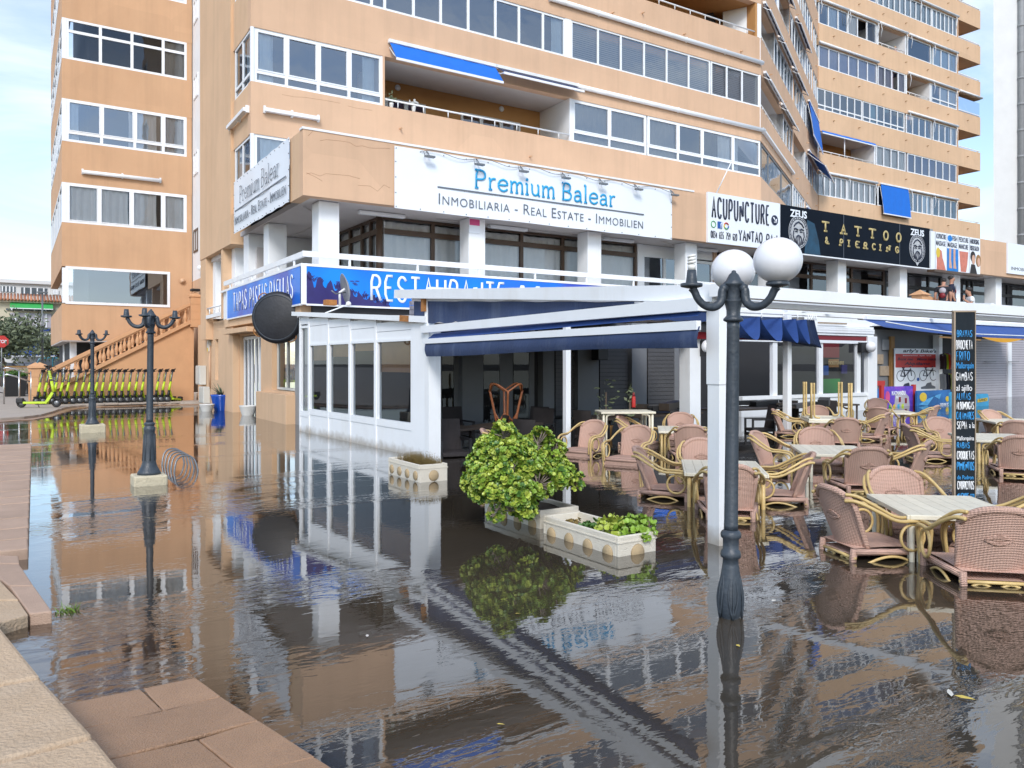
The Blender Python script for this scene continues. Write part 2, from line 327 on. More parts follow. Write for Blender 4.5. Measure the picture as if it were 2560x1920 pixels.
# ------------------------------------------------------------------ lettering
def fit_text(s, W, Hh, bold=0., shear=0., ext=.003, spacing=1., smallcaps=False):
    cu = bpy.data.curves.new('lettering', 'FONT'); cu.body = s; cu.extrude = ext; cu.offset = bold; cu.shear = shear; cu.space_character = spacing; cu.resolution_u = 3
    o = bpy.data.objects.new('lettering', cu); COL.objects.link(o)
    if smallcaps:
        cu.small_caps_scale = .78
        for i, ch in enumerate(s):
            c = cu.body_format[i]
            if not (i == 0 or s[i-1] in ' -'): c.use_small_caps = True
    dg = bpy.context.evaluated_depsgraph_get(); me = bpy.data.meshes.new_from_object(o.evaluated_get(dg)); bpy.data.objects.remove(o); bpy.data.curves.remove(cu)
    xs = [v.co.x for v in me.vertices]; ys = [v.co.y for v in me.vertices]
    x0, x1, y0, y1 = min(xs), max(xs), min(ys), max(ys)
    for v in me.vertices:
        v.co.x = (v.co.x-x0)/(x1-x0)*W; v.co.y = (v.co.y-y0)/(y1-y0)*Hh
    return me
def put_text(s, P, u, n, z, W, Hh, mat, parent, name='lettering', **k):
    """lettering on facade frame P, lower left corner at (u, z), n metres proud"""
    me = fit_text(s, W, Hh, **k); o = bpy.data.objects.new(name, me); COL.objects.link(o); me.materials.append(M[mat])
    T = Matrix(((P.u.x, 0, P.n.x, 0), (P.u.y, 0, P.n.y, 0), (0, 1, 0, 0), (0, 0, 0, 1))); p = P.at(u, n, z)
    me.transform(Matrix.Translation(p) @ T); o.parent = parent
    if parent is not None and parent.type == 'EMPTY': me.transform(parent.matrix_basis.inverted())
    return o
G = {  # stroke capitals on a 0..1 square, strokes separated by /
'A':'0,0 .5,1 1,0/.2,.38 .8,.38','B':'0,0 0,1 .6,1 .85,.88 .85,.65 .6,.53 0,.53/.6,.53 .95,.4 .95,.14 .65,0 0,0','C':'1,.82 .78,1 .28,1 0,.72 0,.28 .28,0 .78,0 1,.18',
'D':'0,0 0,1 .55,1 1,.68 1,.32 .55,0 0,0','E':'.95,1 0,1 0,0 .95,0/0,.52 .75,.52','F':'.95,1 0,1 0,0/0,.52 .75,.52','G':'1,.82 .75,1 .28,1 0,.72 0,.28 .28,0 .75,0 1,.2 1,.45 .6,.45',
'H':'0,0 0,1/1,0 1,1/0,.5 1,.5','I':'.5,0 .5,1','J':'.2,.2 .4,0 .7,.1 .7,1','K':'0,0 0,1/.95,1 .05,.45 1,0','L':'0,1 0,0 .9,0','M':'0,0 .1,1 .5,.35 .9,1 1,0','N':'0,0 0,1 1,0 1,1',
'O':'.3,0 0,.28 0,.72 .3,1 .7,1 1,.72 1,.28 .7,0 .3,0','P':'0,0 0,1 .65,1 .95,.85 .95,.6 .65,.46 0,.46','Q':'.3,0 0,.28 0,.72 .3,1 .7,1 1,.72 1,.28 .7,0 .3,0/.6,.3 1,-.08',
'R':'0,0 0,1 .65,1 .92,.86 .92,.63 .65,.5 0,.5/.5,.5 1,0','S':'.95,.85 .7,1 .3,1 .05,.82 .1,.6 .85,.42 .95,.18 .7,0 .3,0 .02,.17','T':'0,1 1,1/.5,1 .5,0','U':'0,1 0,.25 .25,0 .75,0 1,.25 1,1',
'V':'0,1 .5,0 1,1','W':'0,1 .2,0 .5,.7 .8,0 1,1','X':'0,0 1,1/0,1 1,0','Y':'0,1 .5,.48 1,1/.5,.48 .5,0','Z':'0,1 1,1 0,0 1,0','&':'1,0 .2,.75 .3,1 .6,1 .65,.75 .1,.35 .1,.1 .4,0 .7,.05 .95,.4','-':'.1,.5 .9,.5',
'0':'.3,0 0,.28 0,.72 .3,1 .7,1 1,.72 1,.28 .7,0 .3,0','1':'.5,0 .5,1','2':'0,.8 .4,1 .9,.8 0,0 1,0','3':'0,1 .9,1 .4,.6 1,.35 .6,0 0,.1','4':'.8,0 .8,1 0,.3 1,.3','5':'.95,1 .1,1 .05,.55 .7,.6 1,.3 .6,0 0,.1','6':'.9,.9 .4,1 0,.4 .3,0 .8,0 1,.3 .7,.55 .05,.45','7':'0,1 1,1 .35,0','8':'.5,.52 .1,.75 .5,1 .9,.75 .5,.52 0,.25 .5,0 1,.25 .5,.52','9':'.95,.6 .3,.45 0,.75 .4,1 .9,.85 .9,.4 .4,0'}
WID = {'I': .12, 'M': 1.2, 'W': 1.2, '1': .3, '-': .6, 'E': .85, 'F': .8, 'L': .8}
def strokes(s, W, Hh, r, gap=.32, flat=.35, serif=0., wave=0.):
    """tubular stroke lettering in the XY plane, fitted into W x Hh"""
    tot = 0; items = []
    for ch in s:
        if ch == ' ': tot += .75; continue
        wd = WID.get(ch, 1.); items.append((ch, tot, wd)); tot += wd+gap
    tot -= gap; sx = (W-2*r)/tot; b = MB(); k = 0
    for ch, x0, wd in items:
        dy = wave*math.sin(k*2.1); k += 1
        for st in G[ch].split('/'):
            pts = [tuple(map(float, p.split(','))) for p in st.split()]
            P = [Vector((r+(x0+x*wd)*sx, r+y*(Hh-2*r)+dy*Hh, 0)) for x, y in pts]
            if len(P) > 3:                                          # round the corners of long strokes
                Q = [P[0]]
                for i in range(1, len(P)-1): Q += [P[i].lerp(P[i-1], .25), P[i].lerp(P[i+1], .25)]
                P = Q+[P[-1]]
            b.tube(P, r, 6, squash=lambda v: Vector((v.x, v.y, v.z*flat)))
            if serif:
                for e in (P[0], P[-1]):
                    if e.y < r*1.6 or e.y > Hh-r*1.6: b.tube([e+Vector((-serif, 0, 0)), e+Vector((serif, 0, 0))], r*.9, 6, squash=lambda v: Vector((v.x, v.y, v.z*flat)))
    return b
def put_strokes(s, P, u, n, z, W, Hh, r, mat, parent, name='lettering', **k):
    b = strokes(s, W, Hh, r, **k)
    T = Matrix(((P.u.x, 0, P.n.x, 0), (P.u.y, 0, P.n.y, 0), (0, 1, 0, 0), (0, 0, 0, 1))); X = Matrix.Translation(P.at(u, n, z)) @ T
    if parent is not None and parent.type == 'EMPTY': X = parent.matrix_basis.inverted() @ X
    b.v = [tuple(X @ Vector(p)) for p in b.v]
    return b.build(name, mat, parent)
def flat(P, pts, n, t=.004):                                         # thin printed shape: polygon (u, z) on a facade frame
    b = MB(); m = len(pts); vs = [P.at(u, n, z) for u, z in pts]+[P.at(u, n+t, z) for u, z in pts]
    return b.add(vs, [tuple(range(m))[::-1], tuple(range(m, 2*m))]+[(i, (i+1) % m, m+(i+1) % m, m+i) for i in range(m)])
def ell(cu, cz, ru, rz, k=20, a0=0, a1=360): return [(cu+ru*math.cos(R(a0+(a1-a0)*i/k)), cz+rz*math.sin(R(a0+(a1-a0)*i/k))) for i in range(k if a1-a0 == 360 else k+1)]
ORD = ['leftmost', 'second', 'third', 'fourth', 'fifth', 'sixth', 'seventh', 'eighth', 'ninth', 'tenth', 'eleventh', 'twelfth', 'thirteenth', 'fourteenth', 'fifteenth', 'sixteenth', 'seventeenth', 'eighteenth', 'nineteenth', 'twentieth']
DEPTH = .38
# ================================================================== GROUND AND WATER
struct(MB().box(-700, 900, -700, 900, -.9, -DEPTH).build('ground', 'floor'))
shore = [(5.9, 29.9), (4.8, 30.2), (3.6, 30.3), (2.6, 30.25), (2.0, 30.1), (1.55, 29.5), (1.3, 28.8), (1.1, 27.6), (.9, 26.6), (.6, 25.3), (.2, 24.5), (-.8, 23.9), (-3, 23.5), (-9, 23.0), (-90, 22.0)]
def ragged(path, off, jit, step=.14, seed=4):
    g = random.Random(seed); q = []
    for i in range(len(path)-1):
        a, b = Vector((*path[i], 0)), Vector((*path[i+1], 0)); n = max(1, int(min((b-a).length, 12)/step))
        for k in range(n): p = a.lerp(b, k/n); q.append((p.x+off*.4+g.gauss(0, jit), p.y-off+g.gauss(0, jit)))
    return q+[path[-1]]
struct(MB().prism(ragged(shore, 0, .018)+[(-90, 330), (5.9, 330)], -.6, .075).build('plaza', 'paving_far', None, .012))
struct(MB().prism(ragged(shore, .45, .05, .2, 8)+[(-90, 40), (5.9, 40)], -.7, .012).build('shore', 'paving_wet'))
def zs(x, y): return .02-.019*(y-2.9)                               # gently dipping slabs by the water's edge
def water():
    m, t, o = nodes('water'); n = t.nodes.new; l = t.links.new
    tc = n('ShaderNodeTexCoord'); ob = tc.outputs['Object']
    def noise(sc, det, vec, rough=.5, dist=0.):
        z = n('ShaderNodeTexNoise'); z.inputs['Scale'].default_value = sc; z.inputs['Detail'].default_value = det; z.inputs['Roughness'].default_value = rough; z.inputs['Distortion'].default_value = dist; l(vec, z.inputs['Vector']); return z.outputs['Fac']
    def mapping(rot, sc):
        a = n('ShaderNodeMapping'); a.inputs['Rotation'].default_value = (0, 0, R(rot)); a.inputs['Scale'].default_value = sc; l(ob, a.inputs[0]); return a.outputs[0]
    def mth(op, a, b, c=None):
        q = n('ShaderNodeMath'); q.operation = op
        for i, v in enumerate((a, b, c)):
            if v is None: continue
            if isinstance(v, (int, float)): q.inputs[i].default_value = v
            else: l(v, q.inputs[i])
        return q.outputs[0]
    rip = noise(5.2, 2, mapping(24, (1, 2.6, 1)), .5, .9)              # small wind ripples, crests across the breeze
    rip2 = noise(15, 2, mapping(20, (1, 2.6, 1)), .5, .5)
    swell = noise(1.3, 2, mapping(20, (1, 1.8, 1)), .5)
    patch = noise(.55, 3, mapping(-33, (.32, 1.25, 1)), .55, .8)        # ruffled streaks between calm lanes
    mr = n('ShaderNodeMapRange'); mr.interpolation_type = 'SMOOTHSTEP'; mr.inputs[1].default_value = .50; mr.inputs[2].default_value = .66; mr.inputs[3].default_value = .16; mr.inputs[4].default_value = 1.5; l(patch, mr.inputs[0])
    h = mth('ADD', mth('MULTIPLY', mth('ADD', mth('MULTIPLY', rip, 1.), mth('MULTIPLY', rip2, .22)), mr.outputs[0]), mth('MULTIPLY', swell, .3))
    bp = n('ShaderNodeBump'); bp.inputs['Strength'].default_value = 1.; bp.inputs['Distance'].default_value = .0026; l(h, bp.inputs['Height'])
    at = n('ShaderNodeAttribute'); at.attribute_name = 'murk'
    dif = n('ShaderNodeBsdfDiffuse'); silt = n('ShaderNodeTexNoise'); silt.inputs['Scale'].default_value = .5; silt.inputs['Detail'].default_value = 4; l(ob, silt.inputs['Vector'])
    cr = n('ShaderNodeValToRGB'); cr.color_ramp.elements[0].color = (.042, .035, .026, 1); cr.color_ramp.elements[1].color = (.078, .061, .043, 1); cr.color_ramp.elements[0].position = .3; cr.color_ramp.elements[1].position = .7
    l(silt.outputs['Fac'], cr.inputs[0]); l(cr.outputs[0], dif.inputs[0])
    tr = n('ShaderNodeBsdfTransparent'); tr.inputs[0].default_value = (.86, .80, .72, 1)
    m1 = n('ShaderNodeMixShader'); l(at.outputs['Fac'], m1.inputs[0]); l(tr.outputs[0], m1.inputs[1]); l(dif.outputs[0], m1.inputs[2])
    gl = n('ShaderNodeBsdfGlossy'); gl.inputs['Roughness'].default_value = .015; l(bp.outputs[0], gl.inputs['Normal'])
    fr = n('ShaderNodeFresnel'); fr.inputs[0].default_value = 1.36; l(bp.outputs[0], fr.inputs['Normal'])
    fm = mth('MULTIPLY', fr.outputs[0], 1.75); fc = mth('MINIMUM', mth('ADD', fm, .07), .95)
    m2 = n('ShaderNodeMixShader'); l(fc, m2.inputs[0]); l(m1.outputs[0], m2.inputs[1]); l(gl.outputs[0], m2.inputs[2]); l(m2.outputs[0], o.inputs[0]); M['water'] = m
    b = MB(); x0, x1, y0, y1, k = -1., 2.2, .4, 7.2, 5; xs = [x0+(x1-x0)*i/48 for i in range(49)]; ys = [y0+(y1-y0)*j/96 for j in range(97)]
    b.grid(lambda u, v: (x0+(x1-x0)*u, y0+(y1-y0)*v, 0), 48, 96, False)
    for q in ((-90, 120, -90, y0), (-90, 120, y1, 60), (-90, x0, y0, y1), (x1, 120, y0, y1)):
        b.add([(q[0], q[2], 0), (q[1], q[2], 0), (q[1], q[3], 0), (q[0], q[3], 0)], [(0, 1, 2, 3)])
    ob_ = b.build('water', 'water'); struct(ob_)
    a = ob_.data.attributes.new('murk', 'FLOAT', 'POINT')
    def edge_x(y): return .66+max(0, (4.4-y))*.19+max(0, y-4.4)*.03
    vals = []
    for v in ob_.data.vertices:
        x, y = v.co.x, v.co.y; d = max(0, -zs(x, y)); over = max(0, x-edge_x(y))
        d += min(over*.9, .4) if over > .0 else 0
        d += max(0, y-5.6)*.3
        vals.append(1-math.exp(-d*13) if (x0 < x < x1 and y0 < y < y1) else 1.)
    a.data.foreach_set('value', vals)
water()
def slab_px(poly, z, t, mat, parent, tilt=False, name='slab', bev=.008, gap=.004):
    pts = [gz(x, y, z) for x, y in poly]; c = sum(pts, Vector())/len(pts); pts = [p+(c-p).normalized()*gap for p in pts]; m = len(pts)
    zt = (lambda p: zs(p.x, p.y)) if tilt else (lambda p: z)
    vs = [(p.x, p.y, zt(p)-t) for p in pts]+[(p.x, p.y, zt(p)) for p in pts]
    return MB().add(vs, [tuple(range(m))[::-1], tuple(range(m, 2*m))]+[(i, (i+1) % m, m+(i+1) % m, m+i) for i in range(m)]).build(name, mat, parent, bev)
def area(name):
    o = bpy.data.objects.new(name, None); COL.objects.link(o); return struct(o)
kerb = area('kerb')                                                 # dry sand-coloured slabs at the photographer's feet
for q in ([(-500, 1400), (-20, 1538), (0, 1562), (104, 1690), (-500, 1800)], [(-500, 1806), (105, 1693), (237, 1836), (-420, 2010)], [(-420, 2016), (238, 1840), (330, 1950), (470, 2130), (-300, 2400)]):
    slab_px(q, .13, .35, 'paving_sand', kerb, bev=.02)
wet = area('wet_paving')
LJ = [(45, 1560), (90, 1625), (135, 1690), (188, 1757), (240, 1833), (306, 1915), (380, 2010), (470, 2130), (600, 2300)]
RJ = [(365, 1525), (400, 1580), (440, 1635), (484, 1688), (554, 1743), (648, 1807), (790, 1905), (960, 2020), (1150, 2150)]
for i in range(len(LJ)-1):
    a, b_, c, d = LJ[i], RJ[i], RJ[i+1], LJ[i+1]; m1 = ((a[0]*.45+b_[0]*.55), (a[1]*.45+b_[1]*.55)); m2 = ((c[0]*.55+d[0]*.45), (c[1]*.55+d[1]*.45))
    A = (a[0]-70, a[1]); Dd = (d[0]-70, d[1])
    if i % 2 == 0: slab_px([A, b_, c, Dd], .0, .3, 'paving_wet', wet, True, bev=.006)
    else:
        slab_px([A, m1, m2, Dd], .0, .3, 'paving_wet', wet, True, bev=.006); slab_px([m1, b_, c, m2], .0, .3, 'paving_wet', wet, True, bev=.006)
pen = area('pavement')
slab_px([(-300, 1386), (47, 1389), (50, 1408), (-300, 1405)], .07, .4, 'paving_red', pen)
slab_px([(-300, 1408), (50, 1410), (85, 1463), (22, 1463), (0, 1445), (-120, 1445), (-300, 1470)], .07, .4, 'paving_red', pen)
slab_px([(24, 1465), (86, 1465), (131, 1528), (74, 1534)], .07, .4, 'paving_red', pen)
slab_px([(-300, 1472), (-60, 1460), (0, 1448), (48, 1499), (-300, 1503)], .07, .4, 'paving_sand', pen)
slab_px([(-300, 1506), (49, 1501), (73, 1536), (-10, 1560), (-300, 1590)], .07, .4, 'paving_sand', pen)
y = 7.02; k = 0
while y < 17.5:
    st = .42+.1*((k*37) % 5)/5
    if y+st > 15.9: st = 16.0-y
    b = MB().box(-7, .085+(y-7)*.0175, y+.008, y+st-.008, -.5, .085+.004*((k*13) % 4)); b.build('slab', 'paving_red', pen, .012)
    y += st; k += 1
    if y >= 15.99: break
for i in range(10):                                                 # shore paving beside the scooters
    x = 1.75+i*.42; MB().box(x, x+.41, 30.14+.05*math.sin(i*1.3), 30.75, .05, .095+.006*(i % 3)).build('slab', 'paving_far', pen, .01)

# ================================================================== APARTMENT BUILDING
def window(parent, P, u0, u1, z0, z1, cuts=(), transom=None, glass='glass', fr=.06, n=-.03, dep=.07, fmat='white_frame', curt=(), open_=(), sub=None, name='window'):
    b = MB(); us = [u0]+list(cuts)+[u1]
    b.pbox(P, u0, u1, n-dep, n, z0, z0+fr); b.pbox(P, u0, u1, n-dep, n, z1-fr, z1)
    b.pbox(P, u0, u0+fr, n-dep, n-.001, z0+fr, z1-fr); b.pbox(P, u1-fr, u1, n-dep, n-.001, z0+fr, z1-fr)
    for c in cuts: b.pbox(P, c-fr*.6, c+fr*.6, n-dep, n-.002, z0+fr, z1-fr)
    if transom: zt = z0+(z1-z0)*transom; b.pbox(P, u0+fr, u1-fr, n-dep, n-.003, zt-fr*.6, zt+fr*.6)
    f = b.build(name, fmat, parent)
    zr = [(z0+fr, z1-fr)] if not transom else [(z0+fr, zt-fr*.6), (zt+fr*.6, z1-fr)]
    for i in range(len(us)-1):
        a = us[i]+(fr if i == 0 else fr*.6); c = us[i+1]-(fr if i == len(us)-2 else fr*.6)
        for za, zb in zr:
            if i in open_ and zb == zr[-1][1]: continue
            w_ = c-a
            if sub and zb == zr[-1][1]:                             # slim sash round the movable light
                sb = MB(); e = sub
                sb.pbox(P, a, c, n-.05, n+.012, za, za+e); sb.pbox(P, a, c, n-.05, n+.012, zb-e, zb); sb.pbox(P, a, a+e, n-.05, n+.011, za+e, zb-e); sb.pbox(P, c-e, c, n-.05, n+.011, za+e, zb-e)
                sb.build('sash', fmat, f)
            g = MB(); g.add([P.at(a, n-.035, za), P.at(c, n-.035, za), P.at(c, n-.035, zb), P.at(a, n-.035, zb)], [(0, 1, 2, 3)]); g.build('pane', glass, f)
    for (fa, fb, cm) in curt:
        ca, cb = u0+(u1-u0)*fa, u0+(u1-u0)*fb; nn = max(6, int((cb-ca)/.05)); ph = rnd.random()*6
        g = MB(); g.grid(lambda u, v: P.at(ca+(cb-ca)*u+.02*math.sin(v*3+u*9), n-.135+.035*math.sin(u*nn*1.35+ph)+.015*math.sin(u*nn*.37), z0+.02+(z1-z0-.04)*v), nn, 2); g.build('curtain', cm, f)
    return f
def blind(parent, P, u0, u1, z0, z1, n=-.16, mat='blind', st=.075):
    b = MB(); z = z0
    while z < z1-.02: b.add([P.at(u0, n, z), P.at(u1, n, z), P.at(u1, n-.03, z+st*.96), P.at(u0, n-.03, z+st*.96)], [(0, 1, 2, 3)]); z += st
    return b.build('blind', mat, parent)
def rail(parent, P, u0, u1, z, n=-.05, r=.03, posts=.9, low=.2):
    b = MB(); b.tube([P.at(u0, n, z), P.at(u1, n, z)], r, 8); k = int((u1-u0)/posts)
    for i in range(k+1): u = u0+(u1-u0)*(i+.5)/(k+1); b.tube([P.at(u, n, z-low), P.at(u, n, z)], r*.6, 6)
    return b.build('railing', 'white_metal', parent)
def loggia(parent, P, u0, u1, z0, z1, dep=1.5, back='ochre', doors=(), floor_z=None, railz=None, sidemat='white', ceil='ceiling'):
    fz = floor_z if floor_z is not None else z0-.95
    MB().pbox(P, u0-.1, u1+.1, -dep-.2, -dep, fz, z1+.1).build('back_wall', back, parent)
    MB().pbox(P, u0, u1, -dep, -.30, z1, z1+.1).build('loggia_ceiling', ceil, parent)
    MB().pbox(P, u1, u1+.12, -dep, -.02, fz, z1).build('side_wall', sidemat, parent); MB().pbox(P, u0-.12, u0, -dep, -.02, fz, z1).build('side_wall', sidemat, parent)
    Q = P2(*(P.at(0, -dep, 0)[:2]), P.ang)
    for (a, c, zt) in doors: window(parent, Q, a, c, fz+.05, zt, [a+(c-a)/3, a+(c-a)*2/3], None, 'glass_dark', .05, .05, .09, curt=((0, 1, 'curtain'),), sub=.04, name='terrace_door')
    if railz: rail(parent, P, u0+.02, u1-.02, railz)
def spout(parent, P, u, z, mat='stucco_deep'):
    MB().tube([P.at(u, -.05, z), P.at(u, .13, z-.01)], .028, 8).build('drain_spout', mat, parent)
def cassette(P, u0, u1, z, label, group=None, n=.09, r=.075, arms=0, mat='white_metal', flat_=False):
    o = empty('rolled_awning', label, 'awning', P.at(u0, 0, z), group=group); I = o.matrix_basis.inverted()
    b = MB(); p, q = P.at(u0, n, z)-P.at(u0, 0, z), P.at(u1, n, z)-P.at(u0, 0, z)
    if flat_: b.bar(p, q, .14, .10)
    else: b.tube([p, q], r, 12)
    b.build('cassette', mat, o)
    k = max(2, int((u1-u0)/2.2))
    for i in range(k+1):
        s = p.lerp(q, (i+.02)/(k+.04)); b = MB(); b.bar(s+Vector((0, 0, r*.2)), s-P.n*(n-.01)+Vector((0, 0, r*.2)), .06, .2); b.build('bracket', mat, o)
    for i in range(arms):
        s = p.lerp(q, .03+.94*i/max(1, arms-1)); b = MB(); b.tube([s-Vector((0, 0, .05)), s+P.n*.07-Vector((0, 0, .45)), s-P.n*.02-Vector((0, 0, .95))], .018, 6); b.build('arm', mat, o)
    return o
def drop_awning(P, u0, u1, ztop, zbot, out_, label, mat='awning_blue', n0=.1, box=True, group=None, under=None):
    base = P.at(u0, 0, ztop); o = empty('fabric_awning', label, 'awning', base, group=group)
    b = MB(); b.grid(lambda u, v: P.at(u0+(u1-u0)*u, n0+out_*v+.012*math.sin(u*31+v*3), ztop+(zbot-ztop)*v+.02*math.sin(u*math.pi)*v)-base, 24, 6); f = b.build('fabric', mat, o)
    MB().bar(P.at(u0, n0+out_, zbot-.02)-base, P.at(u1, n0+out_, zbot-.02)-base, .045, .07).build('front_bar', 'white_metal', o)
    if box: MB().bar(P.at(u0-.03, n0-.02, ztop+.06)-base, P.at(u1+.03, n0-.02, ztop+.06)-base, .12, .1).build('cassette', 'white_metal', o)
    for u in (u0+.03, u1-.03): MB().tube([P.at(u, .02, ztop-.12)-base, P.at(u, n0+out_*.5, (ztop+zbot)/2-.12)-base, P.at(u, n0+out_, zbot)-base], .018, 6).build('arm', 'white_metal', o)
    return o
Y0 = 22.4; X0 = 5.56
A = empty('apartment_building', 'orange seaside apartment block with ribbon windows above the flooded restaurant', 'building')
PF = P2(X0, Y0, 0); LF = 26.75-X0
PS = P2(5.5, 33.3, -90)                                             # left flank, u = 33.3 - y
PO = P2(26.75, Y0, 29.7); LO = 20.2
uF = lambda px: oY(px, 0, Y0).x-X0
SILL = [6.45, 9.39, 12.34, 15.29, 18.24, 21.19, 24.14, 27.09]; TOP = [7.93, 10.92, 13.72, 16.72, 19.67, 22.6, 25.55, 28.5]
# dark cores, with the rooms' shade put into their colour, and bands
MB().box(7.9, 26.9, 24.4, 36, 6.8, 31).build('shade_core', 'room_shade', A)
MB().box(6.5, 7.9, 26.6, 36, 6.8, 31).build('shade_core', 'room_shade', A)
MB().pbox(PO, -.2, LO, -14, -2.0, 6.8, 31).build('shade_core', 'room_shade', A)
for i in range(len(SILL)):
    z0 = TOP[i-1] if i else 6.0; z1 = SILL[i]
    MB().box(X0, 26.75, Y0, Y0+.3, z0, z1).build('wall_band', 'stucco', A)
    MB().pbox(PO, .0, LO, -.3, -.001, z0, z1).build('wall_band', 'stucco', A)
    MB().box(X0+.02, X0+.3, Y0+.3, 24.55, z0+.001, z1-.001).build('wall_band', 'stucco_light', A)
MB().box(X0, 26.75, Y0, Y0+.3, TOP[-1], 31).build('wall_band', 'stucco', A); MB().pbox(PO, 0, LO, -.3, -.001, TOP[-1], 31).build('wall_band', 'stucco', A)
MB().box(X0+.02, X0+.3, Y0+.3, 24.55, TOP[-1], 31).build('wall_band', 'stucco_light', A)
MB().box(X0, 26.75, Y0+.3, 36, 31, 31.2).build('roof_slab', 'white_wall', A)
MB().box(5.5, 6.1, 24.55, 29.2, 5.1, 31).build('flank_wall', 'stucco_light', A)
MB().box(6.0, 6.3, 29.2, 33.7, 4.75, 31).build('flank_recess', 'white', A)
MB().box(5.99, 6.35, 29.2, 33.7, -.4, 4.75).build('flank_recess', 'stucco', A)
for z in (4.95, 8.0, 11.0, 14.0): window(A, P2(6.0, 33.3, -90), .25, 1.1, z+.9, z+1.8, [.68], None, 'glass_dark', .07, .03, .1, 'brown_frame' if z < 8 else 'white_frame')
MB().tube([(5.86, 30.6, 4.7), (5.86, 30.6, 4.9), (5.7, 30.35, 5.0)], .09, 10).build('gutter_pipe', 'white', A)
for i in range(len(SILL)):
    z0, z1 = SILL[i], TOP[i]
    # left flank corner bay
    cu = (('glass', ((0, .35, 'curtain'),)), ('glass_clear', ((.5, 1, 'curtain_blue'),)))[i % 2]
    window(A, P2(X0+.02, 24.55, -90), .12, 2.1, z0, z1, [1.05], .2 if i == 1 else None, 'glass_clear', .07, -.02, curt=cu[1])
    MB().box(X0, X0+.09, Y0, Y0+.09, z0, z1).build('corner_post', 'white_frame', A)
def px(*a): return [uF(v) for v in a]
# F2, mostly hidden by the banner
window(A, PF, .1, 3.9, SILL[0], TOP[0], [1.2, 2.4], None, 'glass', .08, curt=((.05, .5, 'curtain_blue'), (.5, .95, 'curtain_blue')))
MB().pbox(PF, 3.9, LF, -.3, -.001, SILL[0], TOP[0]).build('pier', 'stucco', A)
# F3
c = px(717, 796.5, 873.5)
window(A, PF, .1, uF(957), SILL[1], TOP[1], c, .2, 'glass', .075, sub=.035, curt=((.04, .15, 'curtain_blue'), (.84, .95, 'curtain_blue')))
MB().pbox(PF, uF(957), uF(962), -.3, 0, SILL[1], TOP[1]).build('pier', 'stucco', A)
loggia(A, PF, uF(962), uF(1425), SILL[1], TOP[1], 1.9, doors=((uF(962)+.1, uF(962)+2.3, 10.35), (uF(1425)-3.4, uF(1425)-.9, 10.35)), floor_z=8.4, railz=9.62)
for u in (5.3, 9.4):
    MB().lathe([(.0, 0), (.10, .0), (.10, .03), (.06, .06), (0, .07)], 14, cap=False, mat=Matrix.Translation(PF.at(u, -1.9, 10.75)) @ Matrix.Rotation(R(90), 4, 'X')).build('wall_light', 'white_metal', A)
MB().pbox(PF, uF(1425)+.121, uF(1432), -.3, -.01, SILL[1], TOP[1]).build('pier', 'white', A)
window(A, PF, uF(1432), uF(1617), SILL[1], TOP[1], px(1525), .25, 'glass', .075, sub=.035, curt=((.0, 1, 'blind'),))
window(A, PF, uF(1620), uF(1902), SILL[1], TOP[1], px(1696.6, 1757, 1834), .25, 'glass', .075, sub=.035, curt=((.0, .25, 'blind'), (.62, .8, 'curtain')))
# F4
cs = px(800, 870, 930, 963, 1035, 1103, 1172, 1240, 1299, 1359)
MB().pbox(PF, 0.1, .6, -.3, -.001, SILL[2], TOP[2]).build('pier', 'stucco', A)
window(A, PF, .6, uF(1414), SILL[2], TOP[2], [.6+(cs[0]-.6)/2]+cs, None, 'glass', .075, curt=((.0, .06, 'curtain'), (.95, 1, 'curtain_blue')))
MB().pbox(PF, uF(1414), uF(1429), -.3, -.01, SILL[2], TOP[2]).build('pier', 'white', A)
w_ = window(A, PF, uF(1429), uF(1777), SILL[2], TOP[2], px(1496.7, 1554, 1612, 1668.5, 1723.5), None, 'glass', .065); blind(w_, PF, uF(1431), uF(1775), SILL[2], TOP[2])
w_ = window(A, PF, uF(1779), uF(1900), SILL[2], TOP[2], px(1818.7, 1857), None, 'glass_clear', .07); blind(w_, PF, uF(1781), uF(1898), SILL[2], TOP[2], mat='lilac')
# F5 and up
for i in range(3, len(SILL)):
    if i == 3:
        loggia(A, PF, uF(1500), LF-.35, SILL[i], TOP[i], 1.9, floor_z=14.3, railz=15.5, sidemat='ochre', ceil='ochre'); MB().pbox(PF, LF-.23, LF, -.3, 0, SILL[i], TOP[i]).build('pier', 'white', A)
        e = uF(1500)-.15
    else: e = LF-.2; MB().pbox(PF, e, LF, -.3, 0, SILL[i], TOP[i]).build('pier', 'stucco', A)
    u = .1; k = 0
    while u < e-.4:
        ln = min([5.2, 7.4, 4.3][(i+k) % 3], e-u); nn = max(2, int(ln/.95))
        window(A, PF, u, u+ln-.15, SILL[i], TOP[i], [u+(ln-.15)*j/nn for j in range(1, nn)], [None, .22][(i+k) % 2], 'glass', .07, curt=((.1, .3, 'curtain'), (.6, .9, 'curtain_blue')) if k % 2 else ())
        MB().pbox(PF, u+ln-.15, u+ln, -.3, -.001, SILL[i], TOP[i]).build('pier', 'stucco', A); u += ln; k += 1
for (p_, q_) in ((1000, 322), (1324, 392), (1605, 33), (1709, 86), (1851, 129), (1530, 33)): spout(A, PF, uF(p_), oY(p_, q_, Y0).z)
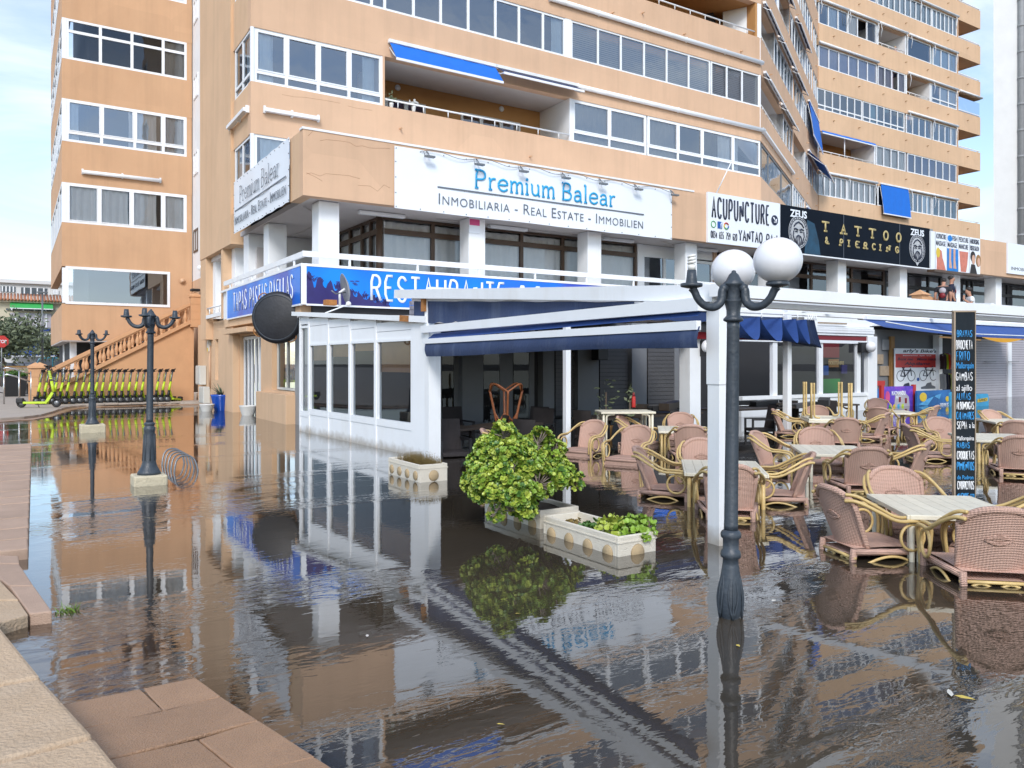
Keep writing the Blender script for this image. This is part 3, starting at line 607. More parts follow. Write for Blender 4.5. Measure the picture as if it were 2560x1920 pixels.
# oblique stretch
for i in range(1, len(SILL)):
    u = .0; k = 0
    while u < LO-.3:
        ln = min([4.6, 3.4, 6.0, 3.2][(i*3+k) % 4], LO-u); a, c_ = u+.05, u+ln-.2
        if i == 1 and k == 0: window(A, PO, .25, 9.0, SILL[1], TOP[1], [2.0, 5.6], None, 'glass', .09, -.04, .1, 'steel_grey'); ln = 9.2; c_ = 9.0
        elif (i, k) in ((2, 2), (3, 0), (4, 1), (2, 0)): loggia(A, PO, a, c_, SILL[i], TOP[i], 1.4, 'ochre' if k else 'white', floor_z=SILL[i]-.95, railz=SILL[i]+.16)
        else:
            nn = max(2, int(ln/.9)); window(A, PO, a, c_, SILL[i], TOP[i], [a+(c_-a)*j/nn for j in range(1, nn)], None, ('glass', 'glass_clear')[k % 2], .07, curt=((.1, .5, 'curtain'),) if (k+i) % 2 else ((0, 1, 'curtain_blue'),))
        MB().pbox(PO, c_, u+ln, -.3, -.002, SILL[i], TOP[i]).build('pier', 'stucco' if k % 2 else 'white', A)
        u += ln; k += 1
    for j in range(5): spout(A, PO, 2+j*4.1, SILL[i]-.9)
# awnings on the block
cassette(PF, uF(1440), LF+.1, 11.36, 'long white rolled awning tube above the windows right of the loggia', r=.085)
cassette(PF, uF(1370), LF+.0, 14.2, 'white rolled awning tube on the second band of wall above the loggia', r=.085)
cassette(PO, .1, 8.6, 11.36, 'white rolled awning tube turning the corner of the orange block', r=.075, flat_=True)
drop_awning(PF, uF(971), uF(1235), 11.33, 10.70, .5, 'bright blue awning half rolled out over the loggia')
drop_awning(PF, uF(1238), uF(1437), 11.33, 11.05, .45, 'dark blue awning nearly closed at the right end of the loggia', 'awning_navy')
cassette(P2(X0+.02, 24.55, -90), -.1, 2.0, 8.62, 'white folded awning over the corner window above the side banner', n=.12, flat_=True)
cassette(PF, .35, uF(795), 8.62, 'white awning box on the wall above the banner corner', n=.1, flat_=True)
drop_awning(PO, 14.6, 19.4, 16.9, 14.9, .25, 'bright blue awning dropped over a balcony where the block meets the tower')
drop_awning(PO, 14.5, 19.5, 13.95, 13.0, .9, 'bright blue awning stretched out on poles near the inner corner')
drop_awning(PO, 13.8, 17.2, 10.5, 9.3, .7, 'small bright blue awning just above the black shop sign')
for a_, b_, z_, w_ in ((.3, 3.9, 16.85, 'nearest of the middle row'), (4.2, 8.2, 16.85, 'second of the middle row'), (.4, 4.5, 13.9, 'nearer of the lower pair'), (5.0, 8.8, 13.9, 'farther of the lower pair'), (8.6, 12.4, 16.85, 'farthest of the middle row'), (3.6, 7.6, 19.8, 'nearer of the top pair'), (9.5, 14.0, 19.8, 'farther of the top pair')):
    o_ = drop_awning(PO, a_, b_, z_, z_-.28, .22, 'rolled navy awning on the receding facade, '+w_, 'awning_navy', group='navy awnings on the receding facade')
# flower pots on the loggia rail
for (p_, q_, nm) in ((978, 262, 'bushy plant with pale leaves standing behind the loggia rail'), (1034, 270, 'small potted plant with white ornament behind the loggia rail')):
    pt = oY(p_, q_, Y0+.12); o_ = empty('potted_plant', nm, 'plant', pt); b = MB(); b.lathe([(.05, -.12), (.07, 0), (.08, .05), (.07, .05), (.05, .0)], 12, cap=False); b.build('pot', 'pot_white', o_)
    b = MB(); sc = 1 if p_ < 1000 else .6
    for k in range(50):
        t, ph, rr = rnd.random()*6.28, rnd.random()*1.4, rnd.random()*.32*sc; c_ = Vector((math.cos(t)*math.sin(ph)*rr, math.sin(t)*.3*rr, .1+math.cos(ph)*rr)); d = Vector((rnd.uniform(-1, 1), rnd.uniform(-.4, .4), rnd.uniform(-.5, 1)))*.06
        e_ = Vector((d.z, .3*d.x, -d.x))*.5; b.add([c_-e_, c_+d, c_+e_, c_-d*.3], [(0, 1, 2, 3)])
    b.build('foliage', 'leaf_olive' if sc == 1 else 'pot_white', o_)

# ---------------------------------------------------------------- podium: shops, terrace and fascia
PX, PY = 5.5, 17.5; FZ0, FZ1 = 5.3, 6.8
MB().box(PX, 48, PY, PY+.25, FZ0, FZ1).build('fascia', 'stucco', A)
MB().box(PX, PX+.25, PY+.25, 18.5, FZ0, FZ1-.002).build('fascia', 'stucco_light', A)
MB().box(PX+.25, 48, PY+.25, 24.4, FZ0+.012, FZ0+.14).build('terrace_ceiling', 'ceiling', A)
MB().box(PX+.3, 48, PY+.25, Y0, FZ1-.35, FZ1-.2).build('terrace_roof', 'white', A)
MB().box(PX-.02, 17.8, PY-.02, PY+.2, FZ1, FZ1+.05).build('fascia_trim', 'white', A)
MB().box(PX+.02, 48, PY+.02, 24.4, 2.86, 3.06).build('terrace_floor', 'ceiling', A)
MB().box(12.6, 48, PY-.03, PY+.3, 2.86, 3.66).build('terrace_parapet', 'white', A)
for xx in (oY(797, 0, 17.9).x, oY(1172, 0, 17.9).x, oY(1469.5, 0, 17.9).x, oY(1714, 0, 17.9).x, 21.8, oY(2095, 0, 17.9).x, oY(2250, 0, 17.9).x, oY(2385, 0, 17.9).x, oY(2490, 0, 17.9).x, 41.5):
    MB().box(xx, xx+.5, 17.9, 18.4, 3.06, FZ0).build('column', 'white', A, .01)
for yy in (21.47, 25.3):
    MB().box(5.8, 6.3, yy, yy+.5, 3.06, FZ0).build('column', 'white', A, .01)
for (y0_, y1_) in ((25.75, 25.95),): MB().box(5.52, 6.2, y0_, y1_, 2.9, FZ0-.2).build('flank_pier', 'stucco_light', A)
MB().box(5.52, 5.9, 28.3, 29.2, 2.3, 5.1).build('flank_pier', 'stucco_light', A)
MB().box(5.7, 6.2, 26.0, 28.3, 4.95, 5.1).build('balcony_soffit', 'ceiling', A)
MB().box(6.2, 6.4, 24.6, 29.2, 2.9, 5.2).build('balcony_back', 'white', A)
MB().box(5.75, 6.2, 27.9, 28.3, 3.0, 5.0).build('balcony_pier', 'white', A)
rail(A, PS, 33.3-28.25, 33.3-26.0, 3.35, -.06, .03)
MB().box(5.52, 5.62, 26.0, 28.3, 3.0, 3.12).build('balcony_kerb', 'white', A)
# terrace railings
b = MB(); b.bar((PX-.0, PY+.05, 3.98), (48, PY+.05, 3.98), .06, .13); b.build('terrace_rail', 'white_metal', A)
b = MB(); b.bar((PX+.05, PY+.1, 3.98), (PX+.05, 25.6, 3.98), .06, .13); b.build('terrace_rail', 'white_metal', A)
b = MB()
for k in range(24): b.box(6.6+k*1.75, 6.65+k*1.75, PY+.03, PY+.07, 3.7, 3.93)
for k in range(6): b.box(PX+.03, PX+.07, 18.3+k*1.3, 18.35+k*1.3, 3.7, 3.93)
b.build('rail_posts', 'white_metal', A)
MB().box(PX-.06, 17.6, PY-.06, PY+.16, 3.69, 3.75).build('parapet_cap', 'white', A); MB().box(PX-.06, PX+.16, PY+.16, 25.7, 3.69, 3.75).build('parapet_cap', 'white', A)
MB().box(PX+.02, 12.6, PY+.02, PY+.3, 2.84, 3.69).build('terrace_parapet', 'white', A); MB().box(PX+.02, PX+.3, PY+.3, 25.6, 2.84, 3.69).build('terrace_parapet', 'white', A)
# first-floor shop glazing behind the columns
GX, GY = 7.95, 18.95
PG = P2(GX, GY, 0); PGs = P2(GX, 24.2, -90)
gu = lambda p_: oY(p_, 0, GY).x-GX
def shopwin(P, cuts, zt=4.92, mat='brown_frame', glass='glass_clear', curt=None):
    u0, u1 = cuts[0], cuts[-1]; b = MB()
    for u in cuts: b.pbox(P, u-.05, u+.05, -.08, .0, 3.06, FZ0)
    b.pbox(P, u0, u1, -.085, -.005, FZ0-.07, FZ0-.001); b.pbox(P, u0, u1, -.085, -.005, zt-.06, zt+.08); b.pbox(P, u0, u1, -.085, -.005, 3.07, 3.16)
    f = b.build('shop_window', mat, A)
    for i in range(len(cuts)-1):
        for za, zb in ((3.16, zt-.06), (zt+.08, FZ0-.07)):
            MB().add([P.at(cuts[i]+.05, -.045, za), P.at(cuts[i+1]-.05, -.045, za), P.at(cuts[i+1]-.05, -.045, zb), P.at(cuts[i]+.05, -.045, zb)], [(0, 1, 2, 3)]).build('pane', glass, f)
    if curt: MB().grid(lambda u, v: P.at(u0+(u1-u0)*u, -.25+.03*math.sin(u*170)+.02*math.sin(u*43)+.12, 3.1+(FZ0-3.2)*v), 160, 2).build('curtain', curt, f)
    return f
shopwin(PG, [0]+[gu(v) for v in (1083, 1160, 1305, 1408, 1475, 1500, 1590)], curt='curtain')
shopwin(PGs, [24.2-22.9, 24.2-22.0, 24.2-21.1, 24.2-20.2, 24.2-19.6, 24.2-GY], curt='curtain')
MB().tube([(GX, GY-.02, 3.06), (GX, GY-.02, FZ0)], .09, 12).build('corner_post', 'brown_frame', A)
MB().box(PG.at(gu(1592), 0, 0).x, PG.at(gu(1604), 0, 0).x, GY-.05, GY+.2, 3.06, FZ0).build('shop_wall', 'white', A)
w_ = window(A, PG, gu(1606), gu(1700), 3.1, 5.0, [gu(1662)], None, 'glass', .09, 0, curt=()); MB().pbox(PG, gu(1604), gu(1790), -.1, -.02, 5.0, FZ0).build('shop_wall', 'white', A)
window(A, PG, gu(1702), gu(1782), 3.1, 4.95, [gu(1720)], None, 'glass', .09, 0)
MB().pbox(PG, gu(1782), gu(1790), -.1, .05, 3.06, FZ0).build('shop_wall', 'stucco', A)
shopwin(PG, [gu(v) for v in (1800, 1850, 1950, 2030, 2085, 2130, 2210)], 4.75, 'brown_frame', 'glass_dark')
shopwin(PG, [gu(v) for v in (2215, 2270, 2322, 2352, 2420, 2432, 2470, 2520, 2580, 2640, 2700)], 4.7, 'black', 'glass_dark', 'lilac')
MB().box(8.3, 48, 19.9, 24, 3.06, FZ0).build('shop_core', 'interior_shade', A)
MB().box(PX+.3, 7.7, 23.6, 24.2, 3.06, FZ0).build('shop_wall', 'white', A)
MB().box(6.0, 6.6, 23.45, 23.6, 3.06, 4.9).build('terrace_door', 'ceiling', A)
for (p_, q_, L_, ax) in ((955, 527, 1.25, 'x'), (1270, 560, 1.25, 'x'), (1545, 588, 1.2, 'x'), (1760, 605, 1.2, 'x'), (747, 590, 1.2, 'y')):
    c_ = oY(p_, q_, 18.5) if ax == 'x' else Vector((7.0, 20.6, 0)); b = MB()
    if ax == 'x': b.box(c_.x-L_/2, c_.x+L_/2, 18.42, 18.58, FZ0-.09, FZ0)
    else: b.box(6.92, 7.08, 20, 21.2, FZ0-.09, FZ0)
    b.build('strip_light', 'curtain', A, .02)
for pts in ([(5.9, 18.7), (7, 20.3), (7, 23)], [(9.4, 18.5), (12, 18.55), (13.6, 18.6), (14.3, 18.0), (16, 18.7)], [(17, 18.1), (18.2, 18.6)]):
    MB().tube([(x, y, FZ0-.012) for x, y in pts], .012, 5).build('cable', 'ceiling', A)
# ground floor, left flank
W0 = 5.75
def flank(y0, y1, z0, z1, x0=W0, mat='stucco_light'): MB().box(x0, x0+.35, y0, y1, z0, z1).build('flank_wall', mat, A)
flank(27.95, 30.9, -.4, 2.9); flank(26.45, 27.95, -.4, .92); flank(26.45, 27.95, 2.3, 2.9); flank(24.45, 26.45, -.4, 2.9); flank(22.05, 24.45, 2.3, 2.9)
flank(20.95, 22.05, -.4, 2.9); flank(19.05, 20.95, 2.12, 2.9); flank(19.05, 20.95, -.4, .78); flank(18.2, 19.05, 2.5, 2.9)
MB().box(5.55, W0, 24.5, 26.5, -.4, 2.6).build('flank_pier', 'stucco_light', A, .01)
MB().box(5.55, 6.1, 19.0, 21.8, -.4, .72).build('window_ledge', 'stucco_light', A, .01)
MB().box(5.35, W0+.1, 22.0, 24.8, 2.36, 2.5).build('door_canopy', 'stucco_light', A, .01)
MB().box(5.5, 5.8, 17.7, 25.4, 2.6, 2.86).build('flank_beam', 'stucco_light', A)
PW = P2(W0+.12, 33.3, -90)
window(A, PW, 33.3-27.9, 33.3-26.5, .95, 2.27, [33.3-27.55, 33.3-27.0], None, 'glass_clear', .06, .0, curt=((0, 1, 'curtain'),), name='side_window')
window(A, PW, 33.3-20.9, 33.3-19.1, .8, 2.1, [33.3-20.0], None, 'glass_clear', .06, .0, fmat='cabinet', name='side_window')
f_ = window(A, PW, 33.3-24.4, 33.3-22.1, -.35, 2.28, [33.3-23.95+.05, 33.3-23.5, 33.3-23.05, 33.3-22.65, 33.3-22.4], None, 'glass_clear', .09, .02, name='entrance_door')
MB().box(5.78, 6.1, 18.0, 19.02, -.4, 2.6).build('flank_wall', 'grey', A)
# cracks in the render
for pl in ([(800, 352), (815, 349), (850, 352), (874, 356), (890, 366), (905, 364), (925, 370), (975, 371)], [(766, 435), (778, 432), (800, 440), (815, 434), (850, 437), (872, 439), (900, 447)], [(766, 432), (790, 443), (806, 453)], [(895, 463), (925, 465), (944, 478), (960, 462), (975, 470)], [(770, 340), (780, 330), (783, 322)]):
    MB().tube([oY(x, y, PY-.001) for x, y in pl], .0035, 4).build('crack', 'crack', A)
for pl in ([(705, 236), (735, 242), (760, 243), (820, 252), (850, 258)], [(870, 265), (890, 270), (930, 276)]):
    MB().tube([oY(x, y, Y0-.001) for x, y in pl], .0035, 4).build('crack', 'crack', A)

# ================================================================== WING ON THE LEFT
Wg = empty('apartment_wing', 'orange side wing with stacked white windows over the balustraded stair', 'building')
PWF = P2(1.45, 33.3, 0); PWS = P2(1.45, 44, -90); LW = 4.52
wz = [(3.68, 5.08), (6.7, 8.18), (9.71, 11.28), (12.76, 14.26), (15.8, 17.3), (18.8, 20.3)]
zz = [2.34]+[v for p_ in wz for v in p_]+[24]
for i in range(0, len(zz), 2):
    MB().box(1.45, 1.45+LW, 33.3, 33.6, zz[i], zz[i+1]).build('wall_band', 'stucco_deep', Wg)
    MB().box(1.46, 1.75, 33.6, 44, zz[i], zz[i+1]-.001).build('wall_band', 'stucco_deep', Wg)
MB().box(2.4, 6, 34.4, 44, 2.5, 24).build('shade_core', 'room_shade', Wg); MB().box(1.45, 5.97, 33.3, 44, 24, 24.2).build('roof_slab', 'white_wall', Wg)
MB().box(1.47, 5.97, 33.32, 44, 2.3, 2.345).build('soffit', 'ceiling', Wg)
MB().box(5.75, 5.965, 33.31, 33.62, 2.36, 23.99).build('pier', 'stucco_deep', Wg)
uW = lambda p_: oY(p_, 0, 33.3).x-1.45
window(Wg, PWF, .12, uW(425), *wz[0], [], None, 'glass_flat', .1, .03, name='picture_window'); MB().pbox(PWF, uW(425), LW, -.3, -.001, *wz[0]).build('pier', 'stucco_deep', Wg)
MB().pbox(PWF, .02, .16, -.3, .02, 3.72, 5.02).build('corner_post', 'white_frame', Wg)
cfg = [([248, 329, 408], None, 'glass_clear', ((.0, .26, 'curtain'), (.28, .5, 'curtain'), (.52, .74, 'curtain'), (.78, 1, 'curtain'))), ([254, 337, 408], .22, 'glass', ((.02, .1, 'curtain_blue'), (.5, .74, 'curtain'), (.77, 1, 'curtain'))), ([251, 330, 408], .7, 'glass_clear', ((.78, 1, 'blind'),)), ([250, 330, 408], None, 'glass', ()), ([250, 330, 408], .22, 'glass', ())]
for i, (cs, tr, gl, cu) in enumerate(cfg):
    window(Wg, PWF, .14, LW-.2, *wz[i+1], [uW(v) for v in cs], tr, gl, .085, .0, curt=cu, sub=.03 if i != 2 else None)
    MB().pbox(PWF, .0, .14, -.14, .01, *wz[i+1]).build('corner_post', 'white_frame', Wg)
    window(Wg, PWS, .4, 10.6, *wz[i+1], [2, 3.7, 5.4, 7.1, 8.8], tr, gl, .085, .0)
cassette(PWF, uW(204), uW(402), 8.62, 'short white rolled awning on the side wing between two window rows', n=.1, r=.075)
MB().tube([(5.6, 33.28, 4.75), (5.6, 33.22, 4.75)], .11, 16).build('wall_vent', 'stucco_deep', Wg)
MB().tube([(5.6, 33.24, 4.75), (5.6, 33.2, 4.75)], .06, 16).build('wall_vent', 'stucco', Wg)
for x, y in ((1.75, 34), (3.2, 34.6), (1.75, 39)): MB().box(x, x+.22, y, y+.22, -.2, 2.3).build('pillar', 'white', Wg)
MB().box(1.8, 5.9, 35.5, 43.8, .05, 2.3).build('undercroft', 'interior_shade', Wg)

# ================================================================== TOWER ON THE RIGHT
Tw = empty('apartment_tower', 'tall orange tower block with corner balconies behind the shop signs', 'building')
XT, YT = 43.85, 32.1; PT = P2(XT, YT, 0); LT = 16.76; uT = lambda p_: oY(p_, 0, YT).x-XT
tz = [12.36+2.78*i for i in range(11)]
MB().box(XT, XT+LT, YT+2.0, YT+14, 6.9, tz[-1]+2).build('shade_core', 'room_shade', Tw)
MB().box(XT+LT+.1, XT+LT+3.0, YT+1.7, YT+14, 6.9, tz[-1]+2).build('core_wall', 'stucco_light', Tw)
for i, z in enumerate(tz):
    lo = tz[i-1]+1.38 if i else 6.9
    MB().box(XT, XT+LT+3.2, YT, YT+.3, max(lo, z-1.4), z).build('wall_band', 'stucco_light', Tw)
    if i == 0: MB().box(XT, XT+LT+3.2, YT, YT+.3, 6.9, z-1.4).build('wall_band', 'stucco_light', Tw)
    MB().box(XT+LT+2.9, XT+LT+3.2, YT+.3, YT+4.2, max(lo, z-1.4), z).build('wall_band', 'stucco_light', Tw)
    MB().box(XT+LT-.2, XT+LT+3.19, YT+.3, YT+4.0, z-1.39, z-1.2).build('balcony_slab', 'stucco', Tw)
    MB().box(XT+LT-.1, XT+LT, YT, YT+2.0, z, z+1.38).build('pier', 'stucco', Tw)
    b = MB(); b.bar((XT+LT, YT+.05, z+.12), (XT+LT+3.15, YT+.05, z+.12), .06); b.bar((XT+LT+3.1, YT+.05, z+.12), (XT+LT+3.1, YT+4, z+.12), .06); b.build('railing', 'white_metal', Tw)
    for j in range(7): spout(Tw, PT, 1.5+j*2.75, z-.55, 'wood_brown')
    zt = z+1.38
    def W(p0, p1, k, tr=None, gl='glass', cu=(), **kw): a, c_ = uT(p0), uT(p1); return window(Tw, PT, a, c_, z, zt, [a+(c_-a)*j/k for j in range(1, k)], tr, gl, .07, -.03, curt=cu, **kw)
    if i == 0:
        W(2048, 2118, 5, None, 'glass_clear', ((0, 1, 'curtain'),)); W(2120, 2190, 5, None, 'glass_clear', ((0, 1, 'curtain'),)); W(2196, 2270, 3); W(2272, 2330, 5, None, 'glass', ((.6, .95, 'curtain_blue'),)); W(2333, 2393, 4, None, 'glass_teal')
        drop_awning(PT, uT(2199), uT(2268), zt+.1, z-.55, .2, 'bright blue awning dropped flat over a tower window')
    elif i == 1:
        loggia(Tw, PT, uT(2048), uT(2186), z, zt, 1.8, railz=z+.14); W(2192, 2265, 4, None, 'glass_clear', ((0, 1, 'curtain'),)); W(2270, 2392, 7, None, 'glass_lilac', ((0, 1, 'curtain_plum'),))
        MB().tube([PT.at(uT(2113), -.05, z), PT.at(uT(2113), -.05, zt)], .04, 8).build('post', 'white_metal', Tw)
        drop_awning(PT, uT(2050), uT(2185), zt+.02, zt-.16, .1, 'thin blue rolled awning along the open tower loggia', 'awning_blue', box=False)
    elif i == 2: W(2044, 2156, 6, .22, 'glass_teal'); W(2158, 2262, 6, .22, 'glass_teal', ((.2, .4, 'curtain'),)); W(2267, 2330, 4); W(2334, 2393, 4, None, 'glass', ((.7, .95, 'curtain'),))
    elif i == 3: W(2048, 2193, 6, None, 'glass_lilac', ((0, 1, 'curtain_blue'),)); W(2196, 2264, 4, None, 'glass_clear', ((0, .3, 'curtain_plum'), (.34, .6, 'curtain_plum'), (.75, 1, 'curtain_plum')), open_=(2,)); loggia(Tw, PT, uT(2268), uT(2325), z, zt, 1.6, railz=z+.2); W(2330, 2393, 3, .25, 'glass', ((.35, 1, 'curtain'),))
    elif i == 4: W(2048, 2120, 3, None, 'glass', ((.3, .8, 'curtain_blue'),)); W(2121, 2192, 3, None, 'glass_clear', ((0, .33, 'curtain'),), open_=(1,)); loggia(Tw, PT, uT(2197), uT(2264), z, zt, 1.7, 'white', railz=z+.2); W(2270, 2328, 1, None, 'glass_lilac'); W(2334, 2393, 3, None, 'glass', ((0, 1, 'curtain_blue'),))
    elif i == 5: W(2046, 2192, 6); W(2195, 2330, 10, None, 'glass_clear', ((0, 1, 'curtain_blue'),)); W(2332, 2393, 6, None, 'glass_clear', ((0, 1, 'curtain_blue'),))
    else: W(2046, 2150, 5, [None, .22][i % 2]); W(2152, 2262, 5, None, 'glass', ((.1, .6, 'curtain'),)); W(2266, 2330, 3); W(2333, 2393, 3, None, 'glass', ((.3, .8, 'curtain_blue'),))
    ps = sorted([2046, 2192, 2266, 2331, 2394])
    for p_ in ps: MB().pbox(PT, uT(p_)-.05, uT(p_)+.05, -.3, -.16, z, zt).build('pier', 'white', Tw)
MB().box(XT, XT+LT+3.2, YT, YT+14, tz[-1]+1.38, tz[-1]+2.2).build('roof_slab', 'stucco', Tw)
MB().pbox(PT, uT(2397), uT(2450), -.1, -.04, tz[3]+.05, tz[3]+1.1).build('glass_balustrade', 'glass_clear', Tw)
for (p0, p1, i, k, lb) in ((2047, 2118, 4, 2, 'leftmost over the fifth window row'), (2119, 2194, 4, 2, 'second from left over the fifth window row'), (2046, 2193, 3, 0, 'long one at the left of the fourth window row'), (2271, 2392, 4, 3, 'rightmost over the fifth window row'), (2197, 2266, 4, 2, 'over the balcony with the tiny person'), (2046, 2190, 0, 3, 'left one over the lowest window row'), (2272, 2392, 0, 3, 'right one over the lowest window row'), (2268, 2392, 2, 3, 'over the right windows of the third row'), (2195, 2393, 5, 3, 'over the pale panelled sixth row'), (2397, 2452, 3, 0, 'over the glazed corner balcony'), (2268, 2392, 3, 3, 'over the right windows of the fourth row')):
    cassette(PT, uT(p0), uT(p1), tz[i]+1.5, 'white rolled awning on the tower, '+lb, 'rolled awnings on the tower', n=.12, r=.08, arms=k)
# pale high-rise behind
Hr = empty('white_high_rise', 'pale white high-rise with service pipes at the right edge', 'building', (0, 0, 0))
hp = P2(94.9, 46.3, -32.4); MB().prism([(94.9, 46.3), tuple(hp.at(14, 0, 0)[:2]), tuple(hp.at(16, -12, 0)[:2]), (94.9*1.16, 46.3*1.14)], 0, 75).build('wall', 'white_wall', Hr)
for u, r, m_ in ((3.05, .33, 'grey'), (3.75, .3, 'cream'), (4.35, .35, 'wood_brown'), (4.95, .38, 'chrome'), (5.5, .16, 'grey')):
    b = MB(); b.tube([hp.at(u, r*.6, 1), hp.at(u, r*.6, 75)], r, 10)
    for z in range(4, 75, 3): b.tube([hp.at(u, r*.6, z), hp.at(u, r*.6, z+.25)], r*1.12, 10)
    b.build('service_pipe', m_, Hr)
for z in (33, 30): MB().pbox(hp, 6.4, 7.6, 0, .2, z, z+.25).build('wall_mark', 'stucco', Hr)
# ================================================================== RESTAURANT SIGNS
PFs = P2(PX, PY-.06, 0); us = lambda p_: oY(p_, 0, PY-.06).x-PX     # front sign plane
PSs = P2(PX-.06, 33.3, -90); uv = lambda y: 33.3-y                  # side sign plane
sg = empty('restaurant_sign', 'long blue sea-print restaurant sign with white hand lettering on the front parapet', 'sign')
MB().pbox(PFs, -.0, 13.4, -.055, 0, 2.84, 3.68).build('panel', 'sea_print', sg)
MB().pbox(PFs, -.06, .06, -.06, .012, 2.82, 3.69).build('corner_strip', 'white_frame', sg); MB().pbox(PFs, .06, 13.4, -.05, .01, 2.80, 2.84).build('edge_strip', 'white_frame', sg)
def coral(P, parent, u0, u1, z0, seed):
    rg = random.Random(seed); pts = [(u0, z0)]; u = u0; k = 0; n = int((u1-u0)/.035)
    for i in range(n+1):
        f = i/n; h = (.62*(1-f)**1.1+.03)*(.85+.25*math.sin(i*.9)+.18*rg.random()); pts.append((u0+(u1-u0)*f, z0+max(.02, h)))
    pts.append((u1, z0)); b = MB()
    for i in range(1, len(pts)-2): b.add([P.at(pts[i][0], .004, z0), P.at(pts[i+1][0], .004, z0), P.at(pts[i+1][0], .004, pts[i+1][1]), P.at(pts[i][0], .004, pts[i][1])], [(0, 1, 2, 3)])
    for i in range(34):                                              # little coral fronds
        f = rg.random(); x = u0+(u1-u0)*f; zb = z0+.55*(1-f); 
        for j in range(4):
            a = R(90+rg.uniform(-60, 60)); l = .05+.08*rg.random(); p = (x, zb+.02*j); q = (x+math.cos(a)*l, zb+.02*j+math.sin(a)*l); w = .012
            b.add([P.at(p[0]-w, .006+.0005*j, p[1]), P.at(p[0]+w, .006+.0005*j, p[1]), P.at(q[0]+w, .006+.0005*j, q[1]), P.at(q[0]-w, .006+.0005*j, q[1])], [(0, 1, 2, 3)])
    b.build('coral_print', 'coral', parent)
coral(PFs, sg, .06, 2.1, 2.84, 3)
b = MB()
for (p_, q_) in ((845, 705), (852, 709), (860, 704), (880, 703), (886, 708), (893, 703), (856, 712), (889, 712)):
    c_ = oY(p_, q_, PY-.06); u = c_.x-PX; b.add([PFs.at(u+x, .006, c_.z+z) for x, z in ell(0, 0, .06, .013, 8)], [tuple(range(8))])
b.build('fish_print', 'coral', sg)
put_strokes('RESTAURANTE', PFs, us(925), .012, 2.95, us(1263)-us(925), .66, .036, 'sign_white', sg, gap=.55, wave=.012)
put_text('Mar', PFs, us(1283), .006, 3.0, us(1405)-us(1283), .56, 'sign_white', sg, shear=.35, bold=.015)
put_strokes('DER', PFs, us(1448), .012, 3.0, us(1516)-us(1448), .5, .035, 'sign_white', sg, gap=.4)
ss = empty('tapas_sign', 'blue side sign reading TAPAS PASTAS PAELLAS above the paella pan', 'sign')
MB().pbox(PSs, uv(24.75), uv(17.46), -.055, 0, 2.84, 3.68).build('panel', 'sea_print', ss)
MB().pbox(PSs, uv(24.75), uv(17.5), -.05, .01, 2.80, 2.84).build('edge_strip', 'white_frame', ss); MB().pbox(PSs, uv(24.78), uv(24.72), -.05, .012, 2.82, 3.69).build('edge_strip', 'white_frame', ss)
put_strokes('TAPAS', PSs, uv(23.9), .012, 2.98, 1.6, .58, .028, 'sign_white', ss, gap=.7, wave=.015)
put_strokes('PASTAS', PSs, uv(22.0), .012, 2.98, 1.75, .58, .028, 'sign_white', ss, gap=.7, wave=.015)
put_strokes('PAELLAS', PSs, uv(20.0), .012, 2.98, 2.0, .58, .028, 'sign_white', ss, gap=.7, wave=.015)
pan = empty('paella_pan', 'huge black paella pan hung on the corner under the blue signs', 'pan', (5.2, 18.45, 2.56))
TL = Matrix.Rotation(R(55), 4, 'Z') @ Matrix.Rotation(R(-93), 4, 'Y') @ Matrix.Scale(.66, 4)
MB().lathe([(0, .16), (.80, .16), (.86, .13), (.90, .0), (.92, -.02), (.93, .0), (.92, .015), (.88, .15), (.81, .185), (0, .19)], 56, cap=False, mat=TL).build('pan_body', 'pan', pan)
for r_ in (.79, .90): MB().tube([TL @ Vector((r_*math.cos(R(a)), r_*math.sin(R(a)), .188 if r_ < .8 else .0)) for a in range(0, 360, 6)], .012, 6, closed=True).build('rim_ring', 'lamp_iron', pan)  # base ring and rim; the paler iron puts the rim's highlight into the colour
for a in (35, 125, 215, 305):
    c_ = [Vector((.9+.11*math.sin(t*math.pi/8), .17*math.cos(t*math.pi/8), .03)) for t in range(9)]; m_ = TL @ Matrix.Rotation(R(a), 4, 'Z')
    MB().tube([m_ @ p for p in c_], .013, 7).build('handle', 'rust', pan)
# fascia banners
def banner(name, P, u0, u1, z0, z1, label, wob=.02):
    o = empty(name, label, 'sign'); b = MB()
    b.grid(lambda u, v: P.at(u0+(u1-u0)*u, .03+wob*.3*math.sin(u*19)*math.sin(v*3.1), z0+(z1-z0)*v+wob*math.sin(u*u*26)*(v-.5)*.5), 60, 6); f = b.build('banner_sheet', 'sign_white', o)
    e = MB()
    for i in range(15):
        for zz_ in (z0+.04, z1-.05): c_ = P.at(u0+.04+(u1-u0-.08)*i/14, .038, zz_); e.tube([c_-P.n*.01, c_+P.n*.006], .014, 6)
    for j in range(3):
        for u in (u0+.03, u1-.03): c_ = P.at(u, .04, z0+(z1-z0)*(j+1)/4); e.tube([c_-P.n*.01, c_+P.n*.006], .014, 6)
    e.build('rivets', 'steel_grey', o); return o
PB = P2(PX, PY, 0); ub = lambda p_: oY(p_, 0, PY).x-PX
bn = banner('agency_banner', PB, ub(985), ub(1678), 5.24, 6.74, 'white real estate banner with blue serif name across the front fascia')
